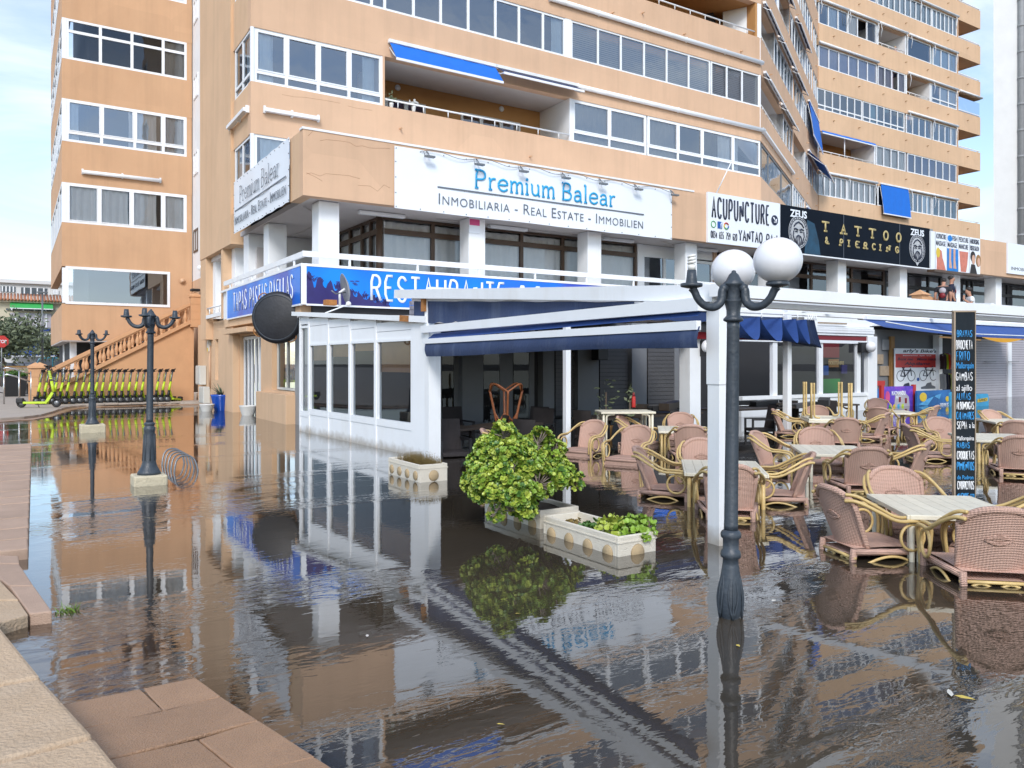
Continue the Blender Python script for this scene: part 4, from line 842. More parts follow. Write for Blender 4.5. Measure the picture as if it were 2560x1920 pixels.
def slab_serif(P, parent, u0, z0, W, Hh, n, mat, r):
    """Premium Balear in a light slab-serif letter"""
    L_ = {'P': ('.12,0 .12,1 .6,1 .86,.9 .9,.72 .82,.55 .55,.48 .12,.48', 1.0, '0,0 .3,0/0,1 .2,1'), 'r': ('.12,0 .12,.62/.12,.4 .25,.58 .45,.64 .6,.6', .62, '0,0 .3,0/0,.62 .12,.62'), 'e': ('.02,.34 .86,.34 .84,.5 .65,.64 .35,.65 .08,.5 .02,.3 .1,.12 .35,0 .62,.01 .85,.14', .9, ''),
        'm': ('.1,0 .1,.62/.1,.42 .25,.6 .42,.64 .55,.58 .6,.45 .6,0/.6,.42 .75,.6 .92,.64 1.05,.58 1.1,.45 1.1,0', 1.2, '0,0 .24,0/.48,0 .72,0/.98,0 1.22,0/0,.62 .1,.62'), 'i': ('.15,0 .15,.62', .32, '0,0 .3,0/0,.62 .15,.62'), 'u': ('.1,.62 .1,.2 .2,.04 .4,0 .58,.05 .7,.2/.7,.62 .7,0', .85, '0,.62 .1,.62/.58,.62 .7,.62/.7,0 .85,0'),
        'B': ('.12,0 .12,1 .6,1 .8,.9 .82,.7 .7,.56 .5,.52 .12,.52/.5,.52 .8,.45 .92,.3 .85,.1 .6,0 .12,0', 1.0, '0,0 .12,0/0,1 .12,1'), 'a': ('.08,.5 .22,.62 .48,.64 .62,.55 .66,.4 .66,0/.66,.34 .4,.37 .12,.32 .04,.18 .12,.03 .35,0 .55,.08 .66,.24', .82, '.66,0 .8,0'), 'l': ('.15,0 .15,1.04', .34, '0,0 .3,0/0,1.04 .15,1.04')}
    tot = 0; it = []
    for ch in 'Premium Balear':
        if ch == ' ': tot += .55; continue
        it.append((ch, tot)); tot += L_[ch][1]+.2
    sx = W/tot; b = MB()
    sq = lambda v: Vector((v.x, v.y, v.z*.3))
    for ch, x0 in it:
        for part in (L_[ch][0], L_[ch][2]):
            if not part: continue
            for st in part.split('/'):
                Q = [Vector((x0*sx+float(p.split(',')[0])*sx, float(p.split(',')[1])*Hh, 0)) for p in st.split()]
                if len(Q) > 3:
                    T_ = [Q[0]]
                    for i in range(1, len(Q)-1): T_ += [Q[i].lerp(Q[i-1], .3), Q[i].lerp(Q[i+1], .3)]
                    Q = T_+[Q[-1]]
                b.tube(Q, r, 6, squash=sq)
        if ch == 'i': b.sphere((x0*sx+.15*sx, .86*Hh, 0), r*1.5, 8, 6, (1, 1, .3))
    T = Matrix(((P.u.x, 0, P.n.x, 0), (P.u.y, 0, P.n.y, 0), (0, 1, 0, 0), (0, 0, 0, 1))); X = Matrix.Translation(P.at(u0, n, z0)) @ T
    b.v = [tuple(X @ Vector(p)) for p in b.v]; b.build('lettering', mat, parent)
slab_serif(PB, bn, ub(1185), 6.0, ub(1540)-ub(1185), .46, .05, 'sign_cyan', .03)
b = MB(); b.pbox(PB, ub(1092), ub(1607), .04, .05, 5.865, 5.90); b.build('rule', 'sign_grey', bn)
put_text('Inmobiliaria - Real Estate - Immobilien', PB, ub(1095), .045, 5.46, ub(1605)-ub(1095), .27, 'sign_grey', bn, smallcaps=True, bold=-.006, spacing=1.08)
bs_ = banner('side_banner', P2(PX-.02, 33.3, -90), uv(23.9), uv(18.38), 5.3, 6.82, 'white real estate banner with grey lettering on the left side of the terrace', .04)
PBs = P2(PX-.02, 33.3, -90)
slab_serif(PBs, bs_, uv(23.1), 6.08, 4.0, .46, .06, 'sign_grey', .014)
MB().pbox(PBs, uv(23.7), uv(18.6), .045, .055, 5.92, 5.95).build('rule', 'sign_grey', bs_)
put_text('Inmobiliaria - Real Estate - Immobilien', PBs, uv(23.7), .055, 5.52, 5.1, .27, 'sign_grey', bs_, smallcaps=True, bold=-.008, spacing=1.08)
for i, p_ in enumerate((1065, 1189, 1299, 1404, 1497, 1585, 1675)):  # clip-on floodlights
    c_ = PB.at(ub(p_), .22, 6.62); where = ('leftmost of the row', 'second from the left of the row', 'third from the left of the row', 'middle of the row', 'third from the right of the row', 'second from the right of the row', 'rightmost of the row')[i]
    o = empty('floodlight', 'small clip-on floodlight on the front banner, %s' % where, 'floodlight', c_, group='banner floodlights')
    MB().box(-.13, .13, -.05, .06, -.09, -.04).build('lamp_head', 'steel_grey', o, .01); MB().tube([(0, .03, -.04), (0, .12, .06), (0, .2, .12)], .014, 6).build('arm', 'steel_grey', o)
    MB().tube([(-.13, .02, -.07), (-.15, .04, .05), (-.08, .15, .1)], .008, 5).build('bracket', 'steel_grey', o)
MB_c = MB(); pts = []
for i in range(60): u = ub(1050)+(ub(1680)-ub(1050))*i/59; pts.append(PB.at(u, .06+.05*abs(math.sin(i*.31)), 6.70+.05*math.sin(i*.62)))
tag(MB_c.tube(pts, .008, 5).build('light_cable', 'steel_grey'), 'thin dark cable looping along the top of the front banner', 'cable')
# acupuncture / tattoo / pictures
ac = empty('acupuncture_sign', 'white sign reading ACUPUNCTURE with dark condensed letters', 'sign')
MB().pbox(PB, ub(1765), ub(1945), .005, .09, 5.28, 6.86).build('panel', 'sign_white', ac)
a0, a1 = ub(1765), ub(1945)-ub(1765)
put_strokes('ACUPUNCTURE', PB, a0+a1*.04, .1, 6.05, a1*.80, .70, .036, 'sign_ink', ac, gap=.75)
put_strokes('YANTAO', PB, a0+a1*.40, .1, 5.43, a1*.34, .38, .026, 'sign_ink', ac, gap=.5); put_strokes('PAN', PB, a0+a1*.79, .1, 5.43, a1*.165, .36, .026, 'sign_ink', ac, gap=.5)
for t_, x_, w_ in (('0034', .03, .085), ('655', .14, .065), ('759', .23, .065), ('620', .32, .065)): put_strokes(t_, PB, a0+a1*x_, .1, 5.42, a1*w_, .24, .014, 'sign_ink', ac, gap=.5)
flat(PB, ell(a0+a1*.915, 6.27, .17, .17), .1).build('emblem', 'sign_ink', ac); MB().tube([PB.at(a0+a1*.892, .11, 6.36), PB.at(a0+a1*.935, .11, 6.19)], .022, 5).build('emblem', 'sign_white', ac)
MB().tube([PB.at(a0+a1*.937, .11, 6.31), PB.at(a0+a1*.935, .11, 6.19), PB.at(a0+a1*.905, .11, 6.2)], .02, 5).build('emblem', 'sign_white', ac)
MB().tube([PB.at(u, .105, z) for u, z in ell(a0+a1*.065, 5.86, .10, .10, 18)], .012, 5, closed=True).build('emblem', 'green', ac)
flat(PB, [(a0+a1*.12, 5.75), (a0+a1*.18, 5.75), (a0+a1*.18, 5.97), (a0+a1*.12, 5.97)], .1).build('emblem', 'fb_blue', ac); MB().tube([PB.at(a0+a1*.162, .11, 5.75), PB.at(a0+a1*.162, .11, 5.9), PB.at(a0+a1*.172, .11, 5.94)], .016, 5).build('emblem', 'sign_white', ac)
for a_, b_, m_ in ((20, 160, 'red'), (160, 215, 'yellow'), (215, 300, 'green'), (300, 360, 'fb_blue')): MB().tube([PB.at(u, .106, z) for u, z in ell(a0+a1*.235, 5.86, .095, .095, 8, a_, a_+(b_-a_)*.999)], .02, 5).build('emblem', m_, ac)
MB().tube([PB.at(ub(1790), .0, 6.86), PB.at(ub(1809), .3, oY(1809, 413, PY).z)], .018, 6).build('stay_rod', 'white_metal', ac)
tt = empty('tattoo_sign', 'black TATTOO and PIERCING sign with gold letters and oval medallions', 'sign')
t0, t1 = ub(1946), ub(2318)
MB().pbox(PB, t0, t1, .005, .1, 5.26, 6.84).build('panel', 'sign_navy', tt); MB().pbox(PB, t0, t1, .0, .11, 5.22, 5.26).build('edge_strip', 'white_frame', tt)
MB().pbox(PB, t1, t1+.25, .005, .09, 5.26, 6.84).build('end_panel', 'grey', tt)
def medallion(u, z, ru, rz):
    flat(PB, ell(u, z, ru, rz, 28), .101).build('medallion', 'sign_silver', tt)
    for f_ in (.93, .8): MB().tube([PB.at(a, .108, c_) for a, c_ in ell(u, z, ru*f_, rz*f_, 28)], .013, 5, closed=True).build('ring', 'sign_ink', tt)
    for a in range(0, 360, 15): MB().tube([PB.at(u+ru*.83*math.cos(R(a)), .108, z+rz*.83*math.sin(R(a))), PB.at(u+ru*.9*math.cos(R(a)), .108, z+rz*.9*math.sin(R(a)))], .012, 4).build('ring_mark', 'sign_ink', tt)
    b = MB()                                                          # bearded face in dark strokes
    for s_ in (-1, 1):
        b.tube([PB.at(u+s_*ru*x, .112, z+rz*y) for x, y in ((.08, .12), (.3, .2), (.48, .14))], .03, 5); b.tube([PB.at(u+s_*ru*x, .112, z+rz*y) for x, y in ((.12, .0), (.25, .04), (.36, 0))], .022, 5)
        b.tube([PB.at(u+s_*ru*x, .112, z+rz*y) for x, y in ((.0, -.2), (.18, -.26), (.3, -.45), (.2, -.75))], .024, 5); b.tube([PB.at(u+s_*ru*x, .112, z+rz*y) for x, y in ((.5, .05), (.56, -.25), (.36, -.68))], .022, 5)
        b.tube([PB.at(u+s_*ru*x, .112, z+rz*y) for x, y in ((.0, .62), (.3, .5), (.5, .3))], .026, 5); b.tube([PB.at(u+s_*ru*x, .112, z+rz*y) for x, y in ((.07, -.3), (.1, -.6), (.03, -.95))], .018, 5)
    b.build('face_print', 'sign_ink', tt)
    flat(PB, [(u-ru*.5, z-rz*.68), (u+ru*.5, z-rz*.68), (u, z-rz*1.22)], .1005).build('beard_print', 'sign_silver', tt)
    put_text('ZEUS', PB, u-ru*.85, .104, z+rz*.88, ru*1.7, .26, 'sign_white', tt, bold=.03)
def um(p_): return ub(p_)
medallion(um(1990), 5.98, .52, .56); medallion(um(2287), 5.98, .55, .56)
flat(PB, [(um(2005), 5.27), (um(2045), 5.27), (um(2040), 5.8), (um(2030), 6.35), (um(2012), 6.45)], .1002).build('smoke_print', 'sign_teal', tt)
ls = 'TATTOO'; xs = (2057, 2102, 2138, 2174, 2208, 2240)
for ch, p_ in zip(ls, xs): put_strokes(ch, PB, um(p_-7), .11, 6.1, um(p_+7)-um(p_-7), .40, .045, 'sign_gold', tt, serif=.09)
for ch, p_ in zip('&PIERCING', (2060, 2097, 2116, 2136, 2157, 2178, 2195, 2214, 2236)): put_strokes(ch, PB, um(p_-5), .11, 5.68, (um(p_+5)-um(p_-5)) if ch != 'I' else .2, .28, .036, 'sign_gold', tt, serif=.07)
for p_ in (2103, 2243): MB().pbox(PB, um(p_)-.01, um(p_)+.01, .098, .104, 5.27, 6.83).build('panel_joint', 'sign_grey', tt)
pc = empty('beauty_salon_sign', 'bright four-picture beauty salon panel hung on the fascia right of the black sign', 'sign')
p0, p1 = ub(2328), ub(2440); MB().pbox(PB, p0-.3, p1+.02, .01, .16, 5.22, 6.74).build('panel', 'sign_white', pc); MB().pbox(PB, p0-.3, p1, .0, .3, 5.12, 5.21).build('ledge', 'brown_frame', pc)
cw = (p1-p0)/4
for k, (t1_, t2_) in enumerate((('ACUPUNCTURE', 'MASSAGE'), ('FISH', 'MASSAGE'), ('PEDICURE', 'MANICURE'), ('HAIRDRESSING', 'FRISEUR SALON'))):
    u = p0+cw*k
    put_text(t1_, PB, u+.06+(.35 if k == 1 else 0), .165, 6.48, cw-.14-(.35 if k == 1 else 0), .2, 'sign_ink', pc, bold=.01); put_text(t2_, PB, u+.06, .165, 6.2, cw-.16, .2, 'sign_ink', pc, bold=.01)
    MB().pbox(PB, u-.01, u+.01, .155, .166, 5.23, 6.73).build('panel_joint', 'grey', pc)
    if k == 0:
        flat(PB, [(u+.1, 5.24), (u+cw-.08, 5.24), (u+cw-.25, 5.6), (u+cw*.62, 5.72), (u+cw*.55, 6.0), (u+.2, 6.1), (u+.1, 5.8), (u+.12, 5.55)], .161).build('figure_print', 'skin_print', pc); flat(PB, ell(u+.2, 5.92, .14, .2), .167).build('flower_print', 'yellow', pc)
    if k == 1:
        flat(PB, [(u+.02, 5.24), (u+cw-.02, 5.24), (u+cw-.02, 6.15), (u+.02, 6.15)], .161).build('water_print', 'water_print', pc); flat(PB, ell(u+.22, 6.56, .17, .13), .166).build('emblem', 'water_print', pc)
        for s_ in (.3, .68): flat(PB, [(u+cw*s_-.1, 6.14), (u+cw*s_+.06, 6.14), (u+cw*s_+.04, 5.7), (u+cw*s_+.12, 5.35), (u+cw*s_-.1, 5.35)], .167).build('foot_print', 'skin_print2', pc)
    if k == 2: flat(PB, [(u+.08, 6.1), (u+cw-.08, 6.1), (u+cw-.15, 5.6), (u+cw*.7, 5.26), (u+.2, 5.26)], .161).build('hand_print', 'skin_print', pc)
    if k == 3:
        flat(PB, ell(u+.28, 5.95, .2, .22), .166).build('hair_print', 'hair', pc); flat(PB, ell(u+.32, 5.82, .13, .2), .170).build('face_print', 'skin_print2', pc); flat(PB, [(u+.05, 5.24), (u+.62, 5.24), (u+.45, 5.62), (u+.15, 5.62)], .161).build('coat_print', 'hair', pc)
        flat(PB, ell(u+.72, 5.8, .2, .26), .164).build('hair_print', 'wood_brown', pc); flat(PB, ell(u+.74, 5.74, .12, .19), .171).build('face_print', 'skin_print2', pc)
bl = empty('blank_sign', 'plain pale panel on the fascia at the far right edge', 'sign'); MB().pbox(PB, ub(2515), ub(2515)+6, .01, .08, 5.45, 6.8).build('panel', 'sign_white', bl)
put_text('INMOBILIARIA', PB, ub(2523), .085, 5.62, 2.2, .14, 'sign_grey', bl)
nt_ = empty('notice_sheet', 'small red and white camera notice on a white column', 'notice'); c_ = oY(1186, 556, 17.88)
MB().box(c_.x-.16, c_.x+.16, 17.87, 17.898, c_.z-.28, c_.z+.28).build('sheet', 'sign_white', nt_); MB().box(c_.x-.15, c_.x+.15, 17.862, 17.868, c_.z-.08, c_.z+.08).build('band_print', 'pink', nt_); MB().box(c_.x-.07, c_.x+.07, 17.862, 17.868, c_.z+.14, c_.z+.24).build('icon_print', 'black', nt_)

# ================================================================== GLAZED VERANDA
V = empty('glazed_veranda', 'white panelled restaurant veranda with four windows standing in the flood', 'veranda')
ang = math.degrees(math.atan2(11.04-16.98, 5.44-5.28)); PV = P2(5.28, 16.98, ang); LV = math.hypot(11.04-16.98, 5.44-5.28)
def uV(p_):                                                           # pixel column -> metres along the veranda wall
    d = ray(p_, 0); A_ = PV.o; det = d.x*(-PV.u.y)+d.y*PV.u.x; t = (A_.x*(-PV.u.y)+A_.y*PV.u.x)/det; q = Vector((d.x*t, d.y*t, 0)); return (q-A_).dot(PV.u)
mull = [uV(v) for v in (751, 773, 821, 875.5, 940, 1033)]; rz = lambda u: 2.52-.03*u   # panel top falls gently to the front
ztr = lambda u: 2.57-.066*u
b = MB()
for i, u in enumerate(mull): w_ = .075 if i else .05; b.pbox(PV, u-w_/2, u+w_/2, -.09, .02, -.4, ztr(u)-.04)
b.build('post_frame', 'white_tide', V)
for i in range(5):
    a, c_ = mull[i]+.04, mull[i+1]-.04; zl, zh = .52, 1.86
    if i == 0: zl, zh = .46, 2.25
    top = ztr((a+c_)/2)-.06
    MB().pbox(PV, a, c_, -.06, -.0, -.4, zl-.12).build('lower_panel', 'white_tide', V); MB().pbox(PV, a, c_, -.07, .012, zl-.12, zl).build('sill', 'white', V)
    MB().pbox(PV, a, c_, -.06, -.0, zh+.05, top-.16).build('upper_panel', 'white', V) if i else None
    MB().pbox(PV, a, c_, -.07, .008, top-.155, top).build('head_panel', 'white', V)
    fr_ = MB(); e = .045; fr_.pbox(PV, a, c_, -.07, .01, zh, zh+.05); fr_.pbox(PV, a, a+e, -.06, .004, zl, zh); fr_.pbox(PV, c_-e, c_, -.06, .004, zl, zh); wf = fr_.build('window', 'white_frame', V)
    MB().add([PV.at(a+e, -.03, zl), PV.at(c_-e, -.03, zl), PV.at(c_-e, -.03, zh), PV.at(a+e, -.03, zh)], [(0, 1, 2, 3)]).build('pane', 'glass_near', wf)
    if i: 
        bz = (0, 1.55, 1.62, 1.72, 1.34)[i]
        MB().grid(lambda u, v: PV.at(a+(c_-a)*u, -.075+.006*math.sin(v*30), bz+(1.88-bz)*v), 4, 10).build('roller_blind', 'straw', wf)
PBc = Vector((5.44, 11.04, 0))
MB().pbox(PV, mull[-1]+.03, LV, -.12, .03, -.4, 2.14).build('corner_panel', 'white_tide', V, .01)
MB().pbox(PV, LV, LV+.14, -.16, .05, -.4, 2.06).build('corner_post', 'white_metal', V)
MB().bar(PV.at(-.3, .02, ztr(-.3)), PV.at(LV-.8, .02, ztr(LV-.8)), .16, .09).build('roof_edge', 'white_metal', V); MB().bar(PV.at(LV-.8, .02, ztr(LV-.8)), PV.at(LV-.45, .02, ztr(LV-.45)), .15, .1).build('roof_edge', 'rust', V)
MB().bar(PV.at(LV-.45, .02, ztr(LV-.45)), PV.at(LV+.1, .02, ztr(LV+.1)), .16, .1).build('roof_edge', 'white_metal', V)
# the roof, back wall and open front of the veranda
MB().add([(5.35, 17.45, 2.58), (14.6, 17.45, 2.70), (14.6, 11.05, 2.50), (5.42, 11.3, 2.19), (5.35, 17.45, 2.52), (14.6, 17.45, 2.64), (14.6, 11.05, 2.42), (5.42, 11.3, 2.13)], [(0, 3, 2, 1), (4, 5, 6, 7), (0, 1, 5, 4), (1, 2, 6, 5), (2, 3, 7, 6), (3, 0, 4, 7)]).build('roof', 'ceiling', V)
MB().box(5.75, 48, 17.56, 17.9, -.4, 2.86).build('back_wall', 'interior_shade', A)
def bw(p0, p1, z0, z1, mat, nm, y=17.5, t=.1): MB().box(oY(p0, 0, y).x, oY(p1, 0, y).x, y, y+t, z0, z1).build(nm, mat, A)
bw(1085, 1104, -.4, 2.7, 'shaded_white', 'door_post'); bw(1135, 1154, -.4, 2.7, 'shaded_white', 'door_post'); bw(1156, 1208, -.4, 2.7, 'shaded_white', 'pillar', 17.3, .3); bw(1250, 1282, -.4, 2.7, 'shaded_white', 'door_post'); bw(1323, 1336, -.4, 2.7, 'shaded_white', 'door_post')
bw(1358, 1386, -.4, 2.7, 'shaded_white', 'pillar', 17.3, .3); bw(1445, 1497, -.4, 2.7, 'shaded_white', 'pillar', 17.3, .3); bw(1580, 1617, -.4, 2.7, 'shaded_white', 'pillar', 17.3, .3); bw(1686, 1700, -.4, 2.7, 'shaded_white', 'door_post')
for (p0, p1) in ((1388, 1444), (1499, 1579), (1619, 1685)):
    x0_, x1_ = oY(p0, 0, 17.48).x, oY(p1, 0, 17.48).x
    for k in range(22): MB().box(x0_, x1_, 17.46, 17.5, .05+k*.118, .05+k*.118+.108).build('shutter_slat', 'shutter_shaded', A)
for (p0, p1) in ((1105, 1134), (1209, 1249), (1284, 1322)):
    x0_, x1_ = oY(p0, 0, 17.5).x, oY(p1, 0, 17.5).x; MB().add([(x0_, 17.5, -.3), (x1_, 17.5, -.3), (x1_, 17.5, 2.5), (x0_, 17.5, 2.5)], [(0, 1, 2, 3)]).build('door_pane', 'glass_int', A)
sp = tag(MB().box(-.18, .18, -.16, .16, -.17, .17).build('wall_speaker', 'black', None, .02), 'black loudspeaker high on the dark pillar inside the veranda', 'speaker'); sp.location = oY(1500, 885, 17.1)
# posts along the open front of the veranda
def post(px_, py_, w, h, label, mat='white_metal', extra=None):
    p = gz(px_, py_); o = empty('veranda_post', label, 'post', (p.x, p.y, -DEPTH)); MB().box(-w/2, w/2, -w/2, w/2, 0, h+DEPTH).build('shaft', mat, o, .006)
    MB().box(-w*.8, w*.8, -w*.8, w*.8, 0, .03).build('foot_plate', mat, o); MB().box(w/2, w/2+.006, -w*.2, w*.3, h*.55+DEPTH, h*.95+DEPTH).build('rust_streak', 'rust', o); return o
post(1417, 1128, .1, 2.62, 'thin white post behind the green bush with a rusty streak')
o_ = post(1725, 1092, .3, 2.6, 'broad white post carrying a round bulkhead light'); MB().box(.12, .22, -.36, -.15, 1.63+DEPTH, 1.95+DEPTH).build('light_base', 'black', o_, .01); MB().sphere((.17, -.30, 1.83+DEPTH), .13, 16, 10, (1, .7, 1)).build('light_bowl', 'globe', o_)
post(1968, 1085, .13, 2.62, 'thin white rust-streaked post by the upturned table')

# ================================================================== PERGOLA
Bc, Cc = Vector((5.44, 11.0, 0)), Vector((4.84, 4.52, 0))
pg = empty('pergola', 'white timber-clad pergola frame with a thick corner post in the water', 'pergola')
dv = (Cc-Bc).normalized()
CP = atD(1800, 1371, 6.5); CP.z = 0
b = MB().box(-.072, .072, -.072, .072, -DEPTH, 2.1, Matrix.Translation(CP) @ Matrix.Rotation(R(-5), 4, 'Z')); b.build('corner_post', 'white_tide', pg, .004)
MB().box(-.079, .079, -.079, .079, 1.32, 2.12, Matrix.Translation(CP) @ Matrix.Rotation(R(-5), 4, 'Z')).build('post_cladding', 'white', pg, .004)
MB().bar(Bc+Vector((0, 1.2, 2.66)), Cc+Vector((.02, .0, 2.07)), .1, .14).build('rafter', 'white_metal', pg)
MB().bar(Bc+Vector((-.04, .1, 2.02)), Cc+Vector((-.04, .1, 1.985)), .1, .11).build('side_beam', 'white', pg)
MB().bar(Cc+Vector((-.08, -.06, 2.085)), (26, 4.46, 2.085), .1, .10).build('front_beam', 'white', pg); MB().bar(Cc+Vector((.3, .1, 2.005)), (26, 4.62, 2.005), .08, .05).build('front_beam', 'white', pg)
MB().bar((5.44, 11.0, 2.6), (27, 11.0, 2.6), .12, .16).build('rear_beam', 'white', pg)
MB().box(14.6, 27, 10.95, 11.05, 2.68, 3.0).build('rear_fascia', 'white', pg)
for x in (9.6, 14.4, 19.2, 24): MB().bar((x, 11.0, 2.66), (x-.3, 4.55, 2.12), .07, .1).build('rafter', 'white_metal', pg)
for z0_, z1_ in ((2.2, 2.62),): MB().bar(PV.at(LV+.07, .0, 2.05), PV.at(LV+.07, 0, 2.6), .1, .12).build('stub_post', 'white_metal', pg); MB().bar(PV.at(LV+.02, .01, 2.3), PV.at(LV+.02, .01, 2.5), .12, .17).build('stub_post', 'rust', pg)
for i in range(6): MB().bar(Bc+Vector((.1, .9, 2.12+i*.075)), Bc+Vector((2.6, .9, 2.12+i*.075)), .03, .065).build('rear_slat', 'lilac', pg)
# side awnings of the pergola
def side_pt(f, dz, out=0.): p = Bc.lerp(Cc, f); n_ = Vector((dv.y, -dv.x, 0)); return p+Vector((-abs(n_.x)*out, 0, dz))
aw = empty('pergola_side_awning', 'navy canvas awning with a white front bar hung along the left side of the pergola', 'awning')
MB().bar(side_pt(.005, 1.83, .1), side_pt(.985, 1.81, .1), .05, .075).build('front_bar', 'white', aw)
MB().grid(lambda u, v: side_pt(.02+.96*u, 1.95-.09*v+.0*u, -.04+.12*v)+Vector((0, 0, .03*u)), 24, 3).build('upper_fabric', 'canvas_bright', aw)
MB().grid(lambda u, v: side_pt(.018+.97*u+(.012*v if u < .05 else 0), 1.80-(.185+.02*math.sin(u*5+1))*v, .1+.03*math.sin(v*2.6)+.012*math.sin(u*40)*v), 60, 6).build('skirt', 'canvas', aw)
a2 = empty('pergola_valance', 'rolled navy canvas with a scalloped lower edge under the sloping rafter', 'awning')
def raf(f): return Bc.lerp(Cc, f)+Vector((0, .9*(1-f), 2.58-.52*f))
MB().tube([raf(.04)+Vector((.05, 0, -.03)), raf(.86)+Vector((.05, 0, -.03))], .035, 8).build('roller', 'white_metal', a2)
MB().grid(lambda u, v: raf(.05+.8*u)+Vector((.03+.02*math.sin(u*30), 0, -.06-v*(.30*(1-u)**.7+.045+.028*abs(math.sin(u*34))*(v > .9)))), 90, 6).build('fabric', 'canvas', a2)
MB().grid(lambda u, v: Vector((6.2+6*u, 11.0-.1*v, 2.52-v*(.2+.03*abs(math.sin(u*36))))), 80, 4).build('rear_fabric', 'awning_navy', a2)
# bunched roof curtain
bc = empty('bunched_awning', 'navy folded roof awning bunched in deep scallops beside the lamp', 'awning')
xs = [oY(p_, 0, 10.4).x for p_ in (1840, 1900, 1955, 1990, 2016, 2022, 2027, 2031, 2036)]
for i in range(8):
    x0_, x1_ = xs[i], xs[i+1]; dp = .46+.02*i
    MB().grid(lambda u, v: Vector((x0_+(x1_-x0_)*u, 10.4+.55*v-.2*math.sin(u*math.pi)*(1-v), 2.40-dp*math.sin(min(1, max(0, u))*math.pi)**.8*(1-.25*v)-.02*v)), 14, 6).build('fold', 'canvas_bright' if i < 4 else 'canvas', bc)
    MB().grid(lambda u, v: Vector((x0_+(x1_-x0_)*u+.02, 10.96, 2.46-(dp-.02)*v)), 2, 2).build('fold_back', 'canvas', bc)
    MB().tube([(x1_, 10.36, 2.38), (x1_, 10.36, 2.5)], .012, 5).build('hook', 'white_metal', bc)
MB().bar((xs[0], 10.38, 2.5), (xs[-1]+1.2, 10.38, 2.5), .05, .05).build('guide_rail', 'white_metal', bc)
MB().box(xs[0]-1.5, xs[-1], 11.2, 11.24, 1.98, 2.12).build('rear_hem', 'red_dark', bc)
# right-hand long awning
ra = empty('long_navy_awning', 'long navy awning sagging from a white box behind the menu board', 'awning')
x0_, x1_ = oY(2153, 0, 11).x, 28.5
MB().box(x0_, x1_, 10.85, 11.1, 2.50, 2.60).build('awning_box', 'white_metal', ra, .01)
MB().grid(lambda u, v: Vector((x0_-.1+(x1_-x0_)*u, 10.9-.55*v, 2.5-v*(.2+.16*math.sin(min(1, u*2.2)*math.pi*.5)))), 40, 6).build('fabric', 'canvas_bright', ra)
MB().tube([(x0_-.1+.05*i*(x1_-x0_)/2.4, 10.33, 2.42-.2*math.sin(min(1, i/16)*math.pi*.5)) for i in range(40)], .014, 6).build('hem_tube', 'white_metal', ra)
ov = empty('orange_valance', 'orange scalloped valance under the navy awning at the right', 'awning')
xa = oY(2455, 0, 14).x; MB().grid(lambda u, v: Vector((xa+8*u, 14, 2.42-v*(.05+.14*abs(math.sin(u*9)))-.06*u)), 60, 3).build('fabric', 'orange_canvas', ov); MB().bar((xa-.3, 14.02, 2.44), (xa+8, 14.02, 2.40), .06, .06).build('roller', 'white_metal', ov)
MB().bar((oY(2352, 0, 14).x, 14.02, 2.34), (xa, 14.05, 2.28), .05, .05).build('arm', 'wood_brown', ov)

# ================================================================== BAR WITH GLASS FRONT AND SHOPS TO THE RIGHT
K = empty('bar_kiosk', 'white-framed glass bar front with a roller box beside the bike shop', 'kiosk')
YK = 15.0; PK = P2(oY(1850, 0, YK).x, YK, 0); uk = lambda p_: oY(p_, 0, YK).x-PK.o.x
e0, e1 = uk(1850), uk(2168)
MB().pbox(PK, uk(2036), e1+.1, -.15, .02, 2.62, 3.1).build('fascia_panel', 'white', K); MB().pbox(PK, e0, uk(2036), -.3, -.1, 2.5, 3.1).build('fascia_panel', 'white', K)
for i in range(4): MB().pbox(PK, uk(2030), e1+.2, -.1, .14-.03*abs(i-1.5), 2.34+i*.075, 2.34+i*.075+.068).build('roller_box', 'white_metal', K)
MB().pbox(PK, e0, e1, -.06, .06, 2.2, 2.33).build('blind_strip', 'red_dark', K); MB().pbox(PK, e0, e1, -.08, .07, 2.1, 2.19).build('head_bar', 'white_frame', K)
MB().pbox(PK, e0, e1, -.1, .05, -.4, .46).build('plinth_panel', 'white', K); MB().pbox(PK, e0, e1, -.12, .09, .46, .56).build('sill', 'white', K)
for p_ in (1930, 2045, 2140): MB().pbox(PK, uk(p_), uk(p_)+.2, -.08, .03, .56, 2.1).build('mullion', 'white_frame', K)
for a, c_ in ((1938, 2044), (2053, 2139), (2148, 2166)): MB().add([PK.at(uk(a), -.03, .56), PK.at(uk(c_), -.03, .56), PK.at(uk(c_), -.03, 2.1), PK.at(uk(a), -.03, 2.1)], [(0, 1, 2, 3)]).build('pane', 'glass_int', K)
MB().pbox(PK, uk(2162), uk(2180)+.1, -.1, .12, -.4, 2.34).build('corner_post', 'white', K, .01)
MB().pbox(PK, uk(2140), uk(2162), .05, .2, 1.82, 2.14).build('light_base', 'black', K, .01); MB().sphere(PK.at(uk(2158), .25, 2.0), .17, 16, 10).build('light_bowl', 'globe', K)
MB().bar(PK.at(uk(2035), .15, 2.70), PK.at(uk(2105), .15, 2.70), .05, .05).build('raw_batten', 'wood_raw', K)
bi = empty('wall_posters', 'posters and framed prints on the dark wall inside the bar', 'posters')
